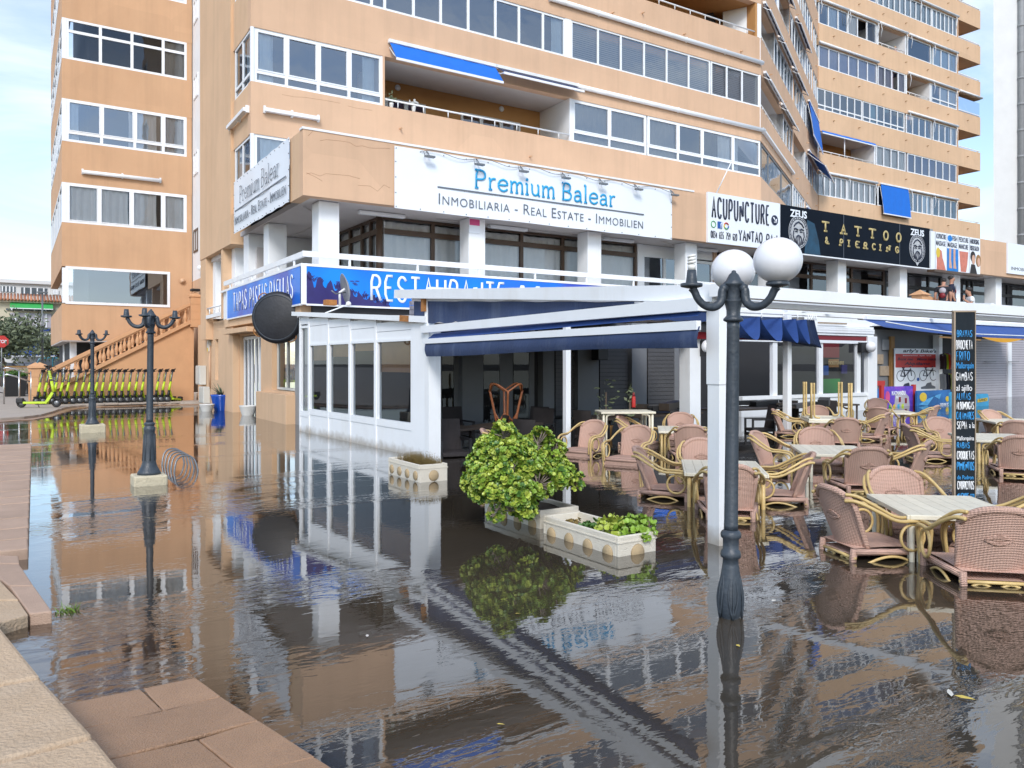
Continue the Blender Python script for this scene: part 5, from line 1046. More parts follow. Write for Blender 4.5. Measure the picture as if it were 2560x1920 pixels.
for (p_, q_, wp, hp_, m_) in ((2076, 872, 52, 44, 'red_dark'), (2084, 908, 30, 20, 'wood_brown'), (2062, 926, 20, 24, 'fb_blue'), (2110, 923, 17, 22, 'coral'), (2075, 965, 60, 36, 'green'), (2215, 862, 24, 26, 'grey'), (2196, 898, 30, 24, 'wood_raw'), (2213, 927, 34, 24, 'wood_raw'), (2196, 958, 40, 12, 'red'), (2192, 985, 26, 26, 'water_print')):
    c_ = oY(p_, q_, 17.4); s_ = 17.4/c_.y; D = (c_.x*FW.x+c_.y*FW.y); w_, h_ = wp*D/FP*1.3, hp_*D/FP
    MB().box(c_.x-w_/2, c_.x+w_/2, 17.38, 17.42, c_.z-h_/2, c_.z+h_/2).build('poster', m_, bi)
put_text('TICKETS HERE', P2(oY(2070, 0, 17.37).x, 17.37, 0), 0, .01, oY(2084, 912, 17.37).z, .9, .13, 'sign_gold', bi)
bw(2180, 2345, -.4, 2.75, 'shaded_white', 'shop_wall', 17.44, .08)
bw(2228, 2237, -.3, 2.5, 'wood_brown', 'door_post', 17.3, .1)
# bicycle hire sign
PK2 = P2(oY(2238, 0, 17.2).x, 17.2, 0); uk2 = lambda p_: oY(p_, 0, 17.2).x-PK2.o.x; zk = lambda p_, q_: oY(p_, q_, 17.2).z
bk = empty('bike_hire_sign', 'white and red bicycle hire poster with printed bikes and a scooter', 'sign'); wB = uk2(2345)
z0_, z1_ = .35, 2.05
MB().pbox(PK2, 0, wB, -.05, 0, z0_, z1_).build('panel', 'sign_white', bk); MB().pbox(PK2, .02, wB-.02, 0, .006, 1.32, 1.84).build('red_band', 'red', bk)
put_text("arly's Bike's", PK2, .5, .008, 1.86, wB-.6, .17, 'sign_ink', bk, shear=.2, bold=.015); put_text('Bicycle & Car Rental - Alquiler - Verleih', PK2, .5, .01, 1.75, wB-1.0, .05, 'sign_white', bk)
put_text('Rent me   Miete mich', PK2, .15, .01, 1.59, wB-.3, .11, 'sign_ink', bk, shear=.2, bold=.01); put_text('Alquilame', PK2, .6, .01, 1.38, wB-1.2, .15, 'sign_ink', bk, shear=.2, bold=.015)
for k, uu in enumerate((wB*.24, wB*.76)):                             # printed bicycles
    zc = 1.0; b = MB(); q = lambda x, z: PK2.at(uu+x, .008, zc+z); r_ = .2
    for s_ in (-.36, .36): b.tube([q(s_+r_*1.25*math.cos(R(a)), r_*math.sin(R(a))) for a in range(0, 360, 24)], .012, 4, closed=True)
    for pl in ([(-.36, 0), (-.05, -.02), (.3, .28), (.36, 0)], [(-.05, -.02), (-.18, .3), (-.36, 0)], [(-.16, .22), (.28, .2)], [(.24, .34), (.34, .36)], [(-.26, .31), (-.1, .31)]): b.tube([q(*p) for p in pl], .02 if k == 0 else .016, 4)
    b.build('bicycle_print', 'sign_ink', bk)
flat(PK2, ell(wB*.52, .86, .09, .07), .004).build('emblem', 'fb_blue', bk)
for uu, m_ in ((wB*.24, 'sign_ink'), (wB*.76, 'sign_grey')): flat(PK2, [(uu-.5, .48), (uu+.5, .48), (uu+.5, .56), (uu+.25, .62), (uu+.2, .74), (uu-.1, .7), (uu-.2, .6), (uu-.5, .56)], .004).build('vehicle_print', m_, bk)
MB().box(oY(2345, 0, 17.1).x, oY(2353, 0, 17.1).x, 17.05, 17.3, -.4, 2.6).build('shop_post', 'white', A)
# clothes on the rack
for k in range(14):
    p_ = 2358+(k % 7)*5.4; q_ = 905 if k < 7 else 955; c_ = oY(p_, q_, 16.7); m_ = ('black', 'grey', 'lilac', 'lime', 'shirt_navy', 'water_print', 'red')[(k*3+k//7) % 7]
    o = tag(MB().grid(lambda u, v: c_+Vector((.10*(u-.5)*2+.02*math.sin(v*5), .35*(u-.5)+.03*math.sin(u*9), -.28+.62*v-.10*abs(u-.5)*v)), 8, 6).build('hanging_shirt', m_), '%s %s sports shirt on the %s clothes rail' % (ORD[k % 7], {'black': 'black', 'grey': 'grey', 'lilac': 'pale', 'lime': 'lime', 'shirt_navy': 'navy', 'water_print': 'blue', 'red': 'red'}[m_], 'upper' if k < 7 else 'lower'), 'shirt', 'shirts hanging on the shop rail')
tag(MB().tube([oY(2356, 888, 16.7), oY(2398, 892, 16.7)], .02, 6).build('clothes_rail', 'chrome'), 'metal clothes rail under the navy awning', 'rail')
# slatted wall of the closed shop
x0_ = oY(2440, 0, 17.44).x
sw = empty('slat_wall', 'closed shop front of pale grey slat panels at the right edge', 'shop front', (x0_, 17.44, 0))
for k in range(24): MB().box(0, 9, 0, .04, .0+k*.105, .0+k*.105+.094).build('slat', 'lilac', sw)
MB().box(-.1, 9.1, .05, .1, -.4, 2.7).build('backing', 'interior_shade', sw)
MB().box(oY(2517, 0, 17.44).x-x0_, oY(2526, 0, 17.44).x-x0_, -.06, 0, -.1, 2.4).build('cover_strip', 'white', sw)
for k in range(4): MB().bar((.4+k*2, -.16, 1.55), (1.3+k*2, -.16, 1.55), .03, .03).build('display_hook', 'grey', sw)
# poster boards
def pboard(p0, p1, q0, q1, Y, mats, label, name='poster_board'):
    a, c_ = oY(p0, q0, Y), oY(p1, q1, Y); P = P2(a.x, Y, 0); w_ = c_.x-a.x; zt = oY((p0+p1)/2, q0, Y).z; zb = -.3; o = empty(name, label, 'poster board')
    MB().pbox(P, 0, w_, -.06, 0, zb, zt).build('panel', mats[0], o)
    if mats[1]:
        for u in (0, w_-.12): MB().pbox(P, u-.02, u+.14, -.07, .02, zb, zt+.05).build('frame_side', mats[1], o)
    return o, P, w_, zb, zt
o, P, w_, zb, zt = pboard(2203, 2288, 966, 1075, 15.6, ('purple_print', 'red'), 'purple amusement park poster board in a red frame')
put_text('KATMANDU', P, w_*.3, .006, zt-.3, w_*.4, .14, 'sign_white', o, bold=.03); put_text('PARK', P, w_*.42, .006, zt-.42, w_*.16, .09, 'sign_white', o, bold=.02)
flat(P, [(w_*.35, zb), (w_*.85, zb), (w_*.8, zb+.62), (w_*.62, zb+.85), (w_*.4, zb+.72)], .004).build('house_print', 'lilac', o); flat(P, ell(w_*.18, zt-.35, .13, .2), .004).build('swirl_print', 'pink', o)
for u, z in ((.5, .55), (.68, .5)): flat(P, [(w_*u, zb+z-.1), (w_*u+.12, zb+z-.1), (w_*u+.12, zb+z+.08), (w_*u, zb+z+.08)], .009).build('window_print', 'red_dark', o)
for k in range(4): flat(P, [(w_*.2+k*.25, zb), (w_*.2+k*.25+.2, zb), (w_*.2+k*.25+.14, zb+.4), (w_*.2+k*.25+.02, zb+.36)], .008).build('crowd_print', ('green', 'yellow', 'cyan_print', 'lime')[k], o)
o, P, w_, zb, zt = pboard(2292, 2376, 976, 1075, 15.4, ('whale_print', None), 'deep blue whale show poster board')
flat(P, [(.1, zb+.35), (w_*.35, zb+.55), (w_*.62, zt-.15), (w_*.72, zt-.12), (w_*.66, zt-.32), (w_*.5, zb+.62), (w_*.3, zb+.3)], .004).build('whale_print', 'whale_light', o); flat(P, ell(w_*.18, zt-.22, .22, .16), .005).build('roundel', 'yellow', o); flat(P, ell(w_*.9, zt-.32, .12, .1), .005).build('roundel', 'yellow', o)
put_text('WHALES', P, w_*.68, .006, zt-.55, w_*.28, .09, 'sign_white', o, bold=.02)
def bodyboard(p0, p1, q0, q1, Y, label, mats):
    a, c_ = oY(p0, q0, Y), oY(p1, q0, Y); P = P2(a.x, Y, 0); w_ = c_.x-a.x; zt = a.z; zb = -.3; o = empty('advert_stand', label, 'poster board')
    pts = [(0, zb), (w_, zb), (w_, zt-.15)]+[(w_-.15+.15*math.cos(R(t)), zt-.15+.15*math.sin(R(t))) for t in range(15, 90, 15)]+[(.15*1-.15*math.sin(R(t)), zt-.15+.15*math.cos(R(t))) for t in range(0, 90, 15)]+[(0, zt-.15)]
    flat(P, pts, -.06, .06).build('panel', mats[0], o); flat(P, [(w_*.15, zb+.7), (w_*.85, zb+.6), (w_*.9, zt-.3), (w_*.4, zt-.18)], .002).build('picture_print', mats[1], o); return o, P, w_, zb, zt
bodyboard(2376, 2400, 980, 1075, 14.6, 'pale blue rounded advert stand with red print left of the menu board', ('cyan_print', 'red'))
o, P, w_, zb, zt = bodyboard(2436, 2472, 985, 1075, 14.2, 'bright blue rounded advert stand just right of the menu board', ('cyan_print', 'cyan_print'))
flat(P, [(w_*.2, zt-.3), (w_*.9, zt-.26), (w_*.9, zt-.14), (w_*.2, zt-.18)], .006).build('badge', 'yellow', o); put_text('LAND', P, w_*.3, .012, zt-.25, w_*.5, .08, 'sign_ink', o)
# terrace stair head at the right
sh = empty('terrace_stair', 'orange stair rail with a capped newel on the first-floor terrace', 'stair', (oY(2300, 0, 16.2).x, 16.2, 0))
MB().box(-.2, .2, -.2, .2, 2.96, 3.98).build('newel', 'stair_paint', sh); MB().add([(-.28, -.28, 3.98), (.28, -.28, 3.98), (.28, .28, 3.98), (-.28, .28, 3.98), (0, 0, 4.18)], [(3, 2, 1, 0), (0, 1, 4), (1, 2, 4), (2, 3, 4), (3, 0, 4)]).build('newel_cap', 'stair_paint', sh)
MB().bar((.2, 0, 3.92), (4.5, 0, 3.0), .2, .2).build('handrail', 'stair_paint', sh); MB().box(-1, 8, -1.2, 1.3, 2.87, 2.95).build('landing', 'white', sh)
for k in range(5): MB().lathe([(.07, 0), (.09, .1), (.06, .25), (.1, .45), (.06, .7), (.08, .8)], 10, (.7+k*.7, 0, 3.0-.06*k)).build('baluster', 'stair_paint', sh)
for k, p_ in enumerate((2164, 2220)): 
    c_ = oY(p_, 733, 17.2); o = tag(MB().lathe([(0, .05), (.45, .05), (.47, .03), (.45, .0), (0, .0)], 24, cap=False).build('round_table_top', 'white_metal'), 'round white table top on the terrace, %s of the two' % ('left', 'right')[k], 'table', 'terrace tables'); o.location = (c_.x, 18.0, 4.02)
# dish antenna and lamp on the veranda roof
da = empty('satellite_dish', 'small grey satellite dish on the veranda roof below the blue sign', 'dish', (6.05, 16.9, 2.78))
MB().lathe([(0, .05), (.2, .03), (.34, -.03), (.35, -.02), (.2, .045), (0, .065)], 24, cap=False, mat=Matrix.Translation((.2, -.1, .38)) @ Matrix.Rotation(R(78), 4, 'Y') @ Matrix.Rotation(R(8), 4, 'X')).build('dish', 'grey', da)
MB().tube([(.1, 0, 0), (.1, 0, .3), (.2, -.05, .38)], .03, 8).build('mast', 'white_metal', da); MB().tube([(.2, -.1, .3), (-.05, -.15, .25), (-.15, -.15, .32)], .015, 6).build('feed_arm', 'steel_grey', da); MB().box(-.25, .0, -.1, .1, .0, .12).build('base_block', 'rust', da)
fl = empty('roof_spotlight', 'small white spotlight on the veranda roof edge', 'lamp', oY(868, 762, 16.4)); MB().tube([(0, 0, 0), (-.3, 0, -.12), (-.5, 0, -.2)], .014, 6).build('arm', 'white_metal', fl); MB().sphere((.03, 0, .02), .06, 12, 8).build('lamp_head', 'pot_white', fl)
# ================================================================== TERRACE TABLES AND CHAIRS
def arc(c, r, a0, a1, n, ax=(1, 0, 0), ay=(0, 0, 1)): c = Vector(c); ax = Vector(ax); ay = Vector(ay); return [c+ax*(r*math.cos(R(a0+(a1-a0)*i/n)))+ay*(r*math.sin(R(a0+(a1-a0)*i/n))) for i in range(n+1)]
def smooth(pts, k=2):
    pts = [Vector(p) for p in pts]
    for _ in range(k):
        q = [pts[0]]
        for i in range(len(pts)-1): q += [pts[i].lerp(pts[i+1], .25), pts[i].lerp(pts[i+1], .75)]
        pts = q+[pts[-1]]
    return pts
def make_chair():
    o = empty('rattan_chair', 'x', 'chair', group='rattan terrace chairs')
    # curved woven back, faces +x
    def back(u, v, off=0.):
        y = (u-.5)*2; hw = .20+.035*v; z = .42+.44*v-.10*abs(y)**3*v; x = -.235-.13*v+.085*y*y+off; return (x, y*hw, z)
    b = MB(); b.grid(lambda u, v: back(u, v), 14, 12); k = len(b.v); b.grid(lambda u, v: back(1-u, v, .028), 14, 12)
    b.tube([back(i/14, 1, .014) for i in range(15)], .026, 8)
    for u in (0, 1): b.tube([back(u, i/8, .014) for i in range(9)], .022, 8)
    b.build('backrest', 'wicker', o)
    ornament = MB()                                                    # woven lozenge on the back
    for s_ in (-1, 1):
        for q in range(3):
            ornament.tube([Vector(back(.3+.4*i/8, .52+s_*(.035+.02*q)*math.sin(i/8*math.pi), -.004)) for i in range(9)], .006, 4); ornament.tube([Vector(back(.3+.4*i/8, .52+s_*(.035+.02*q)*math.sin(i/8*math.pi), .034)) for i in range(9)], .006, 4)
    ornament.build('back_ornament', 'wicker', o)
    b = MB(); b.grid(lambda u, v: (-.25+.53*u, (v-.5)*(.42+.12*u), .425+.012*math.sin(u*3)-.03*(2*v-1)**2*0), 8, 8); b.grid(lambda u, v: (-.25+.53*u, (.5-v)*(.42+.12*u), .37), 4, 4)
    b.tube([(-.25, -.21, .4), (.0, -.25, .4), (.27, -.28, .4), (.285, -.27, .4), (.285, .27, .4), (.27, .28, .4), (0, .25, .4), (-.25, .21, .4)], .024, 8); b.build('seat', 'wicker', o)
    b = MB(); b.grid(lambda u, v: (.288+.012*math.sin(v*3), (u-.5)*.56, .22+.18*v-.02*math.sin(u*math.pi)), 8, 4); b.grid(lambda u, v: (.272, (.5-u)*.56, .22+.18*v-.02*math.sin(u*math.pi)), 8, 4); b.build('front_apron', 'wicker', o)
    for s_ in (-1, 1):
        fl = MB(); fl.tube([(.275, s_*.285, .42), (.275, s_*.285, .0)], .028, 8); fl.build('leg', 'wicker', o)
        rl = MB(); rl.tube([(-.25, s_*.205, .42), (-.265, s_*.205, .30)], .026, 8); rl.build('leg_sleeve', 'wicker', o)
        rl = MB(); rl.tube([(-.262, s_*.205, .32), (-.30, s_*.205, .0)], .021, 8); rl.build('leg', 'bamboo', o)
        am = MB(); path = smooth([(-.335, s_*.215, .79), (-.27, s_*.265, .795), (-.13, s_*.325, .72), (.02, s_*.335, .64), (.16, s_*.335, .645), (.29, s_*.33, .63), (.325, s_*.315, .55), (.305, s_*.30, .35), (.29, s_*.30, .1), (.285, s_*.30, .0)], 2)
        am.tube(path, .0145, 8); am.build('arm', 'bamboo', o)
        am = MB(); path2 = smooth([(-.32, s_*.20, .835), (-.25, s_*.245, .83), (-.11, s_*.295, .745), (.03, s_*.305, .665), (.16, s_*.305, .668), (.31, s_*.30, .65), (.35, s_*.29, .55), (.325, s_*.275, .38)], 2)
        am.tube(path2, .013, 8); am.build('arm', 'bamboo', o)
        rg = MB(); rg.tube(arc((.165, s_*.31, .515), .098, 0, 345, 18), .012, 6, closed=True); rg.build('arm_ring', 'bamboo', o)
    bw_ = MB()
    bw_.tube(smooth([(-.25, -.2, .28), (-.25, -.1, .36), (-.25, 0, .30), (-.25, .1, .36), (-.25, .2, .28)], 2), .011, 6); bw_.tube([(-.255, -.23, .355), (-.255, .23, .355)], .013, 6)
    for s_ in (-1, 1): bw_.tube(smooth([(-.22, s_*.255, .3), (-.05, s_*.26, .365), (.1, s_*.265, .365), (.24, s_*.27, .29)], 2), .011, 6)
    bw_.build('stretcher', 'bamboo', o)
    return o
chair0 = make_chair(); chair_used = [False]
def table_pos(ctr, ang): return ctr
def make_table(Lx, Ly, top='table_slat', leg='bamboo', h=.74):
    o = empty('terrace_table', 'x', 'table', group='terrace tables'); n = 8; w = Ly/n; sm = None
    for i in range(n):
        y0_ = -Ly/2+i*w
        if sm is None: s_ = MB().box(-Lx/2, Lx/2, .0015, w-.0015, h-.022, h).build('slat', top, o); sm = s_
        else: s_ = sm.copy(); COL.objects.link(s_); s_.parent = o
        s_.location = (0, y0_, 0)
    b = MB(); e = .022
    b.box(-Lx/2-e, Lx/2+e, -Ly/2-e, -Ly/2, h-.036, h+.002); b.box(-Lx/2-e, Lx/2+e, Ly/2, Ly/2+e, h-.036, h+.002); b.box(-Lx/2-e, -Lx/2, -Ly/2, Ly/2, h-.036, h+.001); b.box(Lx/2, Lx/2+e, -Ly/2, Ly/2, h-.036, h+.001); b.build('rim', top, o, .006)
    for sx in (-1, 1):
        for sy in (-1, 1):
            b = MB(); x, y_ = sx*(Lx/2-.03), sy*(Ly/2-.03)
            b.tube([(x, y_, 0), (x, y_, h-.036)], .021, 8); b.tube(smooth([(x-sx*.05, y_, 0), (x-sx*.05, y_, h-.12), (x-sx*.06, y_, h-.06), (x-sx*.16, y_, h-.05), (x-sx*.2, y_, h-.05)], 2), .018, 8); b.tube(smooth([(x, y_-sy*.05, 0), (x, y_-sy*.05, h-.12), (x, y_-sy*.06, h-.06), (x, y_-sy*.16, h-.05)], 2), .018, 8)
            b.build('leg', leg, o)
    return o
tabs = {}
def place_table(key, ctr, ang, Lx, Ly, label, leg='bamboo', top='table_slat'):
    o = make_table(Lx, Ly, top, leg); o.location = (ctr[0], ctr[1], -DEPTH); o.rotation_euler = (0, 0, R(ang)); o['label'] = label; tabs[key] = Vector((ctr[0], ctr[1], 0)); return o
place_table(8, (6.27, 3.46), 50, .92, .80, 'white slatted terrace table nearest the camera in front of the menu board', 'table_slat')
place_table(2, (6.55, 6.02), 47, 1.1, .80, 'slatted terrace table half hidden behind the white corner post and lamp')
place_table(3, (9.05, 6.45), 46, 1.1, .80, 'pale slatted terrace table in the middle, left of the menu board', 'table_slat')
place_table(1, (9.75, 9.85), 48, 1.1, .80, 'slatted terrace table deeper under the pergola, behind the chair with its back turned')
place_table(4, (13.85, 9.95), 46, 1.2, .85, 'terrace table carrying an upturned table')
place_table(5, (17.3, 10.7), 46, 1.1, .85, 'farthest terrace table, in front of the purple poster board')
place_table(6, (12.75, 6.2), 46, 1.2, .9, 'slatted terrace table crossing behind the menu board')
place_table(7, (16.6, 7.8), 46, 1.2, .9, 'terrace table at the right beyond the menu board')
up = make_table(1.0, .8); up['label'] = 'upturned terrace table with four legs pointing up on another table'; up.location = (13.85, 9.95, .74*2-DEPTH+.004); up.rotation_euler = (R(180), 0, R(46))
def place_chair(px_, py_, target, label, z=.48, turn=0., sc=1.):
    p = gz(px_, py_, z); t = tabs[target] if not isinstance(target, tuple) else Vector((target[0], target[1], 0)); d = (t-Vector((p.x, p.y, 0))); a = math.atan2(d.y, d.x)+R(turn)
    o = chair0 if not chair_used[0] else dup(chair0); chair_used[0] = True
    f = Vector((math.cos(a), math.sin(a), 0)); c = Vector((p.x, p.y, 0))+f*.33; o.location = (c.x, c.y, -.33); o.rotation_euler = (0, 0, a); o['label'] = label; o['group'] = 'rattan terrace chairs'; return o
CH = [
 (2072, 1221, 8, 0, 'rattan chair seen from the side at the left of the nearest table'), (2228.5, 1173, 8, 0, 'rattan chair facing the camera behind the nearest table'), (2503, 1278, 8, 0, 'rattan chair with its back to the camera at the lower right corner'), (2625, 1235, 8, 0, 'rattan chair cut by the right edge, only an arm in view'),
 (1591, 1122, 2, 0, 'rattan chair in profile at the left of the table behind the white corner post'), (1751, 1100, 2, 0, 'rattan chair facing the camera, half hidden behind the white corner post'), (1828, 1167, 2, 0, 'rattan chair with its back turned, right behind the black lamp post'), (2029.6, 1137, 2, 0, 'rattan chair facing left just right of the black lamp post'),
 (1886, 1082, 3, 0, 'rattan chair in profile at the left of the middle table'), (2038.6, 1072, 3, 0, 'rattan chair facing the camera behind the middle table'), (2174, 1123, 3, 0, 'rattan chair with its back turned in front of the middle table'), (2322, 1107, 3, 0, 'rattan chair facing left, between the middle table and the menu board'),
 (1488.6, 1053.8, (6.3, 9.6), 0, 'rattan chair just right of the green bush, seat towards the camera'), (1597, 1067, (6.3, 8.2), 0, 'second rattan chair right of the green bush, turned to the left'), (1549, 1043, 1, 0, 'rattan chair in profile behind the two chairs by the bush'), (1701, 1034, 1, 0, 'rattan chair facing the camera beside the broad white post'), (1727, 1066, 1, 0, 'rattan chair with its back turned left of the white corner post'),
 (1933, 1025, 4, 0, 'rattan chair in profile at the left of the upturned table'), (2041.6, 1016, 4, 0, 'rattan chair behind the upturned table'), (2117, 1048, 4, 0, 'rattan chair with its back turned in front of the upturned table'), (2219.5, 1034, 4, 0, 'rattan chair facing left at the right of the upturned table'),
 (2195, 1021, 5, 0, 'rattan chair with its back turned before the farthest table'), (2192, 998, 5, 0, 'farthest rattan chair, in front of the white bar front'), (2064, 1001, 5, 0, 'rattan chair in profile left of the farthest table'), (2343, 1016, 5, 0, 'rattan chair facing left in front of the whale poster'),
 (2343, 1046, 6, 0, 'rattan chair facing the camera just left of the menu board'), (2262, 1064, 6, 0, 'rattan chair in profile left of the table behind the menu board'), (2551, 1094, 6, 0, 'rattan chair facing left at the right edge below the slat wall'),
 (2470, 1027, 7, 0, 'rattan chair facing the camera just right of the menu board'), (2542, 1055, 7, 0, 'rattan chair with its back turned at the far right table'),
 (1207, 1076, (7.5, 8.6), 0, 'rattan chair hidden behind the green bush, only its top in view')]
for (a, c_, t, tn, lb) in CH: place_chair(a, c_, t, lb, .52, tn)
# ---- inside the veranda: dark furniture
def dark_chair():
    o = empty('dark_armchair', 'x', 'chair', group='dark chairs inside the veranda')
    MB().grid(lambda u, v: (-.22-.10*v+.03*(2*u-1)**2, (u-.5)*.46, .46+.5*v), 8, 8).build('backrest', 'wicker_dark', o)
    MB().grid(lambda u, v: (-.2-.10*v+.03*(2*u-1)**2, (.5-u)*.46, .46+.5*v), 8, 8).build('backrest_front', 'wicker_dark', o)
    MB().box(-.24, .26, -.25, .25, .40, .46).build('seat', 'wicker_dark', o, .01)
    for sx in (-.23, .24):
        for sy in (-.24, .24): MB().box(sx-.02, sx+.02, sy-.02, sy+.02, 0, .66 if sx > 0 else .6).build('leg', 'black', o)
    for sy in (-.24, .24): MB().bar((-.26, sy, .66), (.26, sy, .66), .045, .03).build('arm', 'black', o)
    return o
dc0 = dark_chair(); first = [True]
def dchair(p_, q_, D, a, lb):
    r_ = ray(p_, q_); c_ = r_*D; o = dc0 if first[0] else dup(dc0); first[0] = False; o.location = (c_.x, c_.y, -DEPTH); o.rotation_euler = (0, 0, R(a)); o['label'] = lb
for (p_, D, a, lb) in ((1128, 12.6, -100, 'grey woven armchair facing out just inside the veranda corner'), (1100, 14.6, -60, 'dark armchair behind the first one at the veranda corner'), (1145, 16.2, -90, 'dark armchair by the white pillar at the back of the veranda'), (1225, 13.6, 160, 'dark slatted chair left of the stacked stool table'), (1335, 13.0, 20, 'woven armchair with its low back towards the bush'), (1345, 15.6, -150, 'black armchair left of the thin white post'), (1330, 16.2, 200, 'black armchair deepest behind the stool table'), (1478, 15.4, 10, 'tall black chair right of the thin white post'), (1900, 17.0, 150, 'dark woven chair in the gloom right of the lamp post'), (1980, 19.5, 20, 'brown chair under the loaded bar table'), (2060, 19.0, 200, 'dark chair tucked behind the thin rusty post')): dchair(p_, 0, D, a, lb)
def dark_table(p_, D, ang, Lx, Ly, lb, h=.76, leg='table_dark', top='table_dark'):
    c_ = ray(p_, 0)*D; o = empty('dark_table', lb, 'table', (c_.x, c_.y, -DEPTH), R(ang)); MB().box(-Lx/2, Lx/2, -Ly/2, Ly/2, h-.04, h).build('table_top', top, o, .005)
    for sx in (-1, 1):
        for sy in (-1, 1): MB().tube([(sx*(Lx/2-.05), sy*(Ly/2-.05), 0), (sx*(Lx/2-.05), sy*(Ly/2-.05), h-.04)], .025, 8).build('leg', leg, o)
    return o, c_
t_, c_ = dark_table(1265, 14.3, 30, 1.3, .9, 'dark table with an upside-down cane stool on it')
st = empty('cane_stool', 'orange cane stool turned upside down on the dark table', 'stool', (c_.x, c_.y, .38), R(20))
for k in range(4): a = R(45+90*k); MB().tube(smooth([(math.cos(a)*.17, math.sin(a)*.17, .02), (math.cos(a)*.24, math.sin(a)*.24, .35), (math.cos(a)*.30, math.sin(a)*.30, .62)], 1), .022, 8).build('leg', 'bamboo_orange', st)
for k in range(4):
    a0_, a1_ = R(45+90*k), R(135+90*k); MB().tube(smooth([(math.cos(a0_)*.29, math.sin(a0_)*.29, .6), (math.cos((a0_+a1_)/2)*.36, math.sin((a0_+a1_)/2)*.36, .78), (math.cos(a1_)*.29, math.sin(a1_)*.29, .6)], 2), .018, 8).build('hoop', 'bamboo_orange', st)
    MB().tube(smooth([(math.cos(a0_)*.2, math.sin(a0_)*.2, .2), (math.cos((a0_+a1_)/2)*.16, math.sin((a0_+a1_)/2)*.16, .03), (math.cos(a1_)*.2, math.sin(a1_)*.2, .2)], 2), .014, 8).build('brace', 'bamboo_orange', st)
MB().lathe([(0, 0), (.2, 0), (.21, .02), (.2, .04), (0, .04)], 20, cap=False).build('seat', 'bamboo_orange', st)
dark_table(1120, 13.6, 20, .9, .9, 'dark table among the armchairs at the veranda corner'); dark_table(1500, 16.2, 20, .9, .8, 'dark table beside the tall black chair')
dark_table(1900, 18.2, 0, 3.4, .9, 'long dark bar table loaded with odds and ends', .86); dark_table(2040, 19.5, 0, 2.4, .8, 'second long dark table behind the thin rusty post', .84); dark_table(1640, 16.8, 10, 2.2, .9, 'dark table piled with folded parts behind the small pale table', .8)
for k in range(12):
    p_ = (1600+k*16) if k < 7 else (1860+(k-7)*50); D = 16.8 if k < 7 else 18.4; c_ = ray(p_, 0)*D; o = tag(MB().box(-.35, .35, -.12, .12, 0, .05+.05*(k % 3)).build('folded_part', ('black', 'table_dark', 'shutter_shaded', 'black')[k % 4]), '%s flat dark folded part on the %s dark table' % (ORD[k if k < 7 else k-7], 'piled' if k < 7 else 'long bar'), 'part', 'folded parts on the dark tables'); o.location = (c_.x, c_.y, .46+.05*(k % 2)); o.rotation_euler = (0, R(rnd.uniform(-6, 6)), rnd.uniform(-.6, .6))
pt = make_table(.95, .6, 'table_slat', 'table_slat', 1.0); q_ = gz(1562, 1027, .62); pt.location = (q_.x, q_.y, -DEPTH); pt.rotation_euler = (0, 0, R(-28)); pt['label'] = 'tall pale serving table with a red bottle under the awning'
bt = empty('red_bottle', 'tall red sauce bottle on the pale serving table', 'bottle', gz(1584, 1019, .62)); MB().lathe([(.035, 0), (.04, .02), (.04, .17), (.035, .2), (.034, .22)], 14).build('body', 'red', bt); MB().lathe([(.03, .22), (.026, .26), (.012, .3)], 12).build('cap', 'red_dark', bt)
# house plants in the gloom
for (p_, D, h, lb) in ((1515, 16.0, .9, 'dark leafy plant beside the white pillar in the veranda'), (1575, 15.5, .8, 'dark spindly plant behind the red bottle')):
    c_ = ray(p_, 0)*D; o = empty('house_plant', lb, 'plant', (c_.x, c_.y, .0)); b = MB()
    for k in range(60):
        a, e_ = rnd.random()*6.28, rnd.random(); rr = .3*rnd.random()**.5 if h > .85 else .1*rnd.random(); q = Vector((math.cos(a)*rr, math.sin(a)*rr, .25+h*e_)); d = Vector((rnd.uniform(-1, 1), rnd.uniform(-1, 1), rnd.uniform(-.3, 1))).normalized()*.09; s_ = d.orthogonal().normalized()*.03; b.add([q-d*.2, q+s_+d*.4, q+d, q-s_+d*.4], [(0, 1, 2, 3)])
    b.build('foliage', 'leaf_olive', o); MB().tube([(0, 0, .1), (0, 0, h)], .02, 6).build('stem', 'bark', o); MB().lathe([(.1, -.1), (.14, .2), (.15, .22), (.12, .22)], 14).build('pot', 'wood_brown', o)

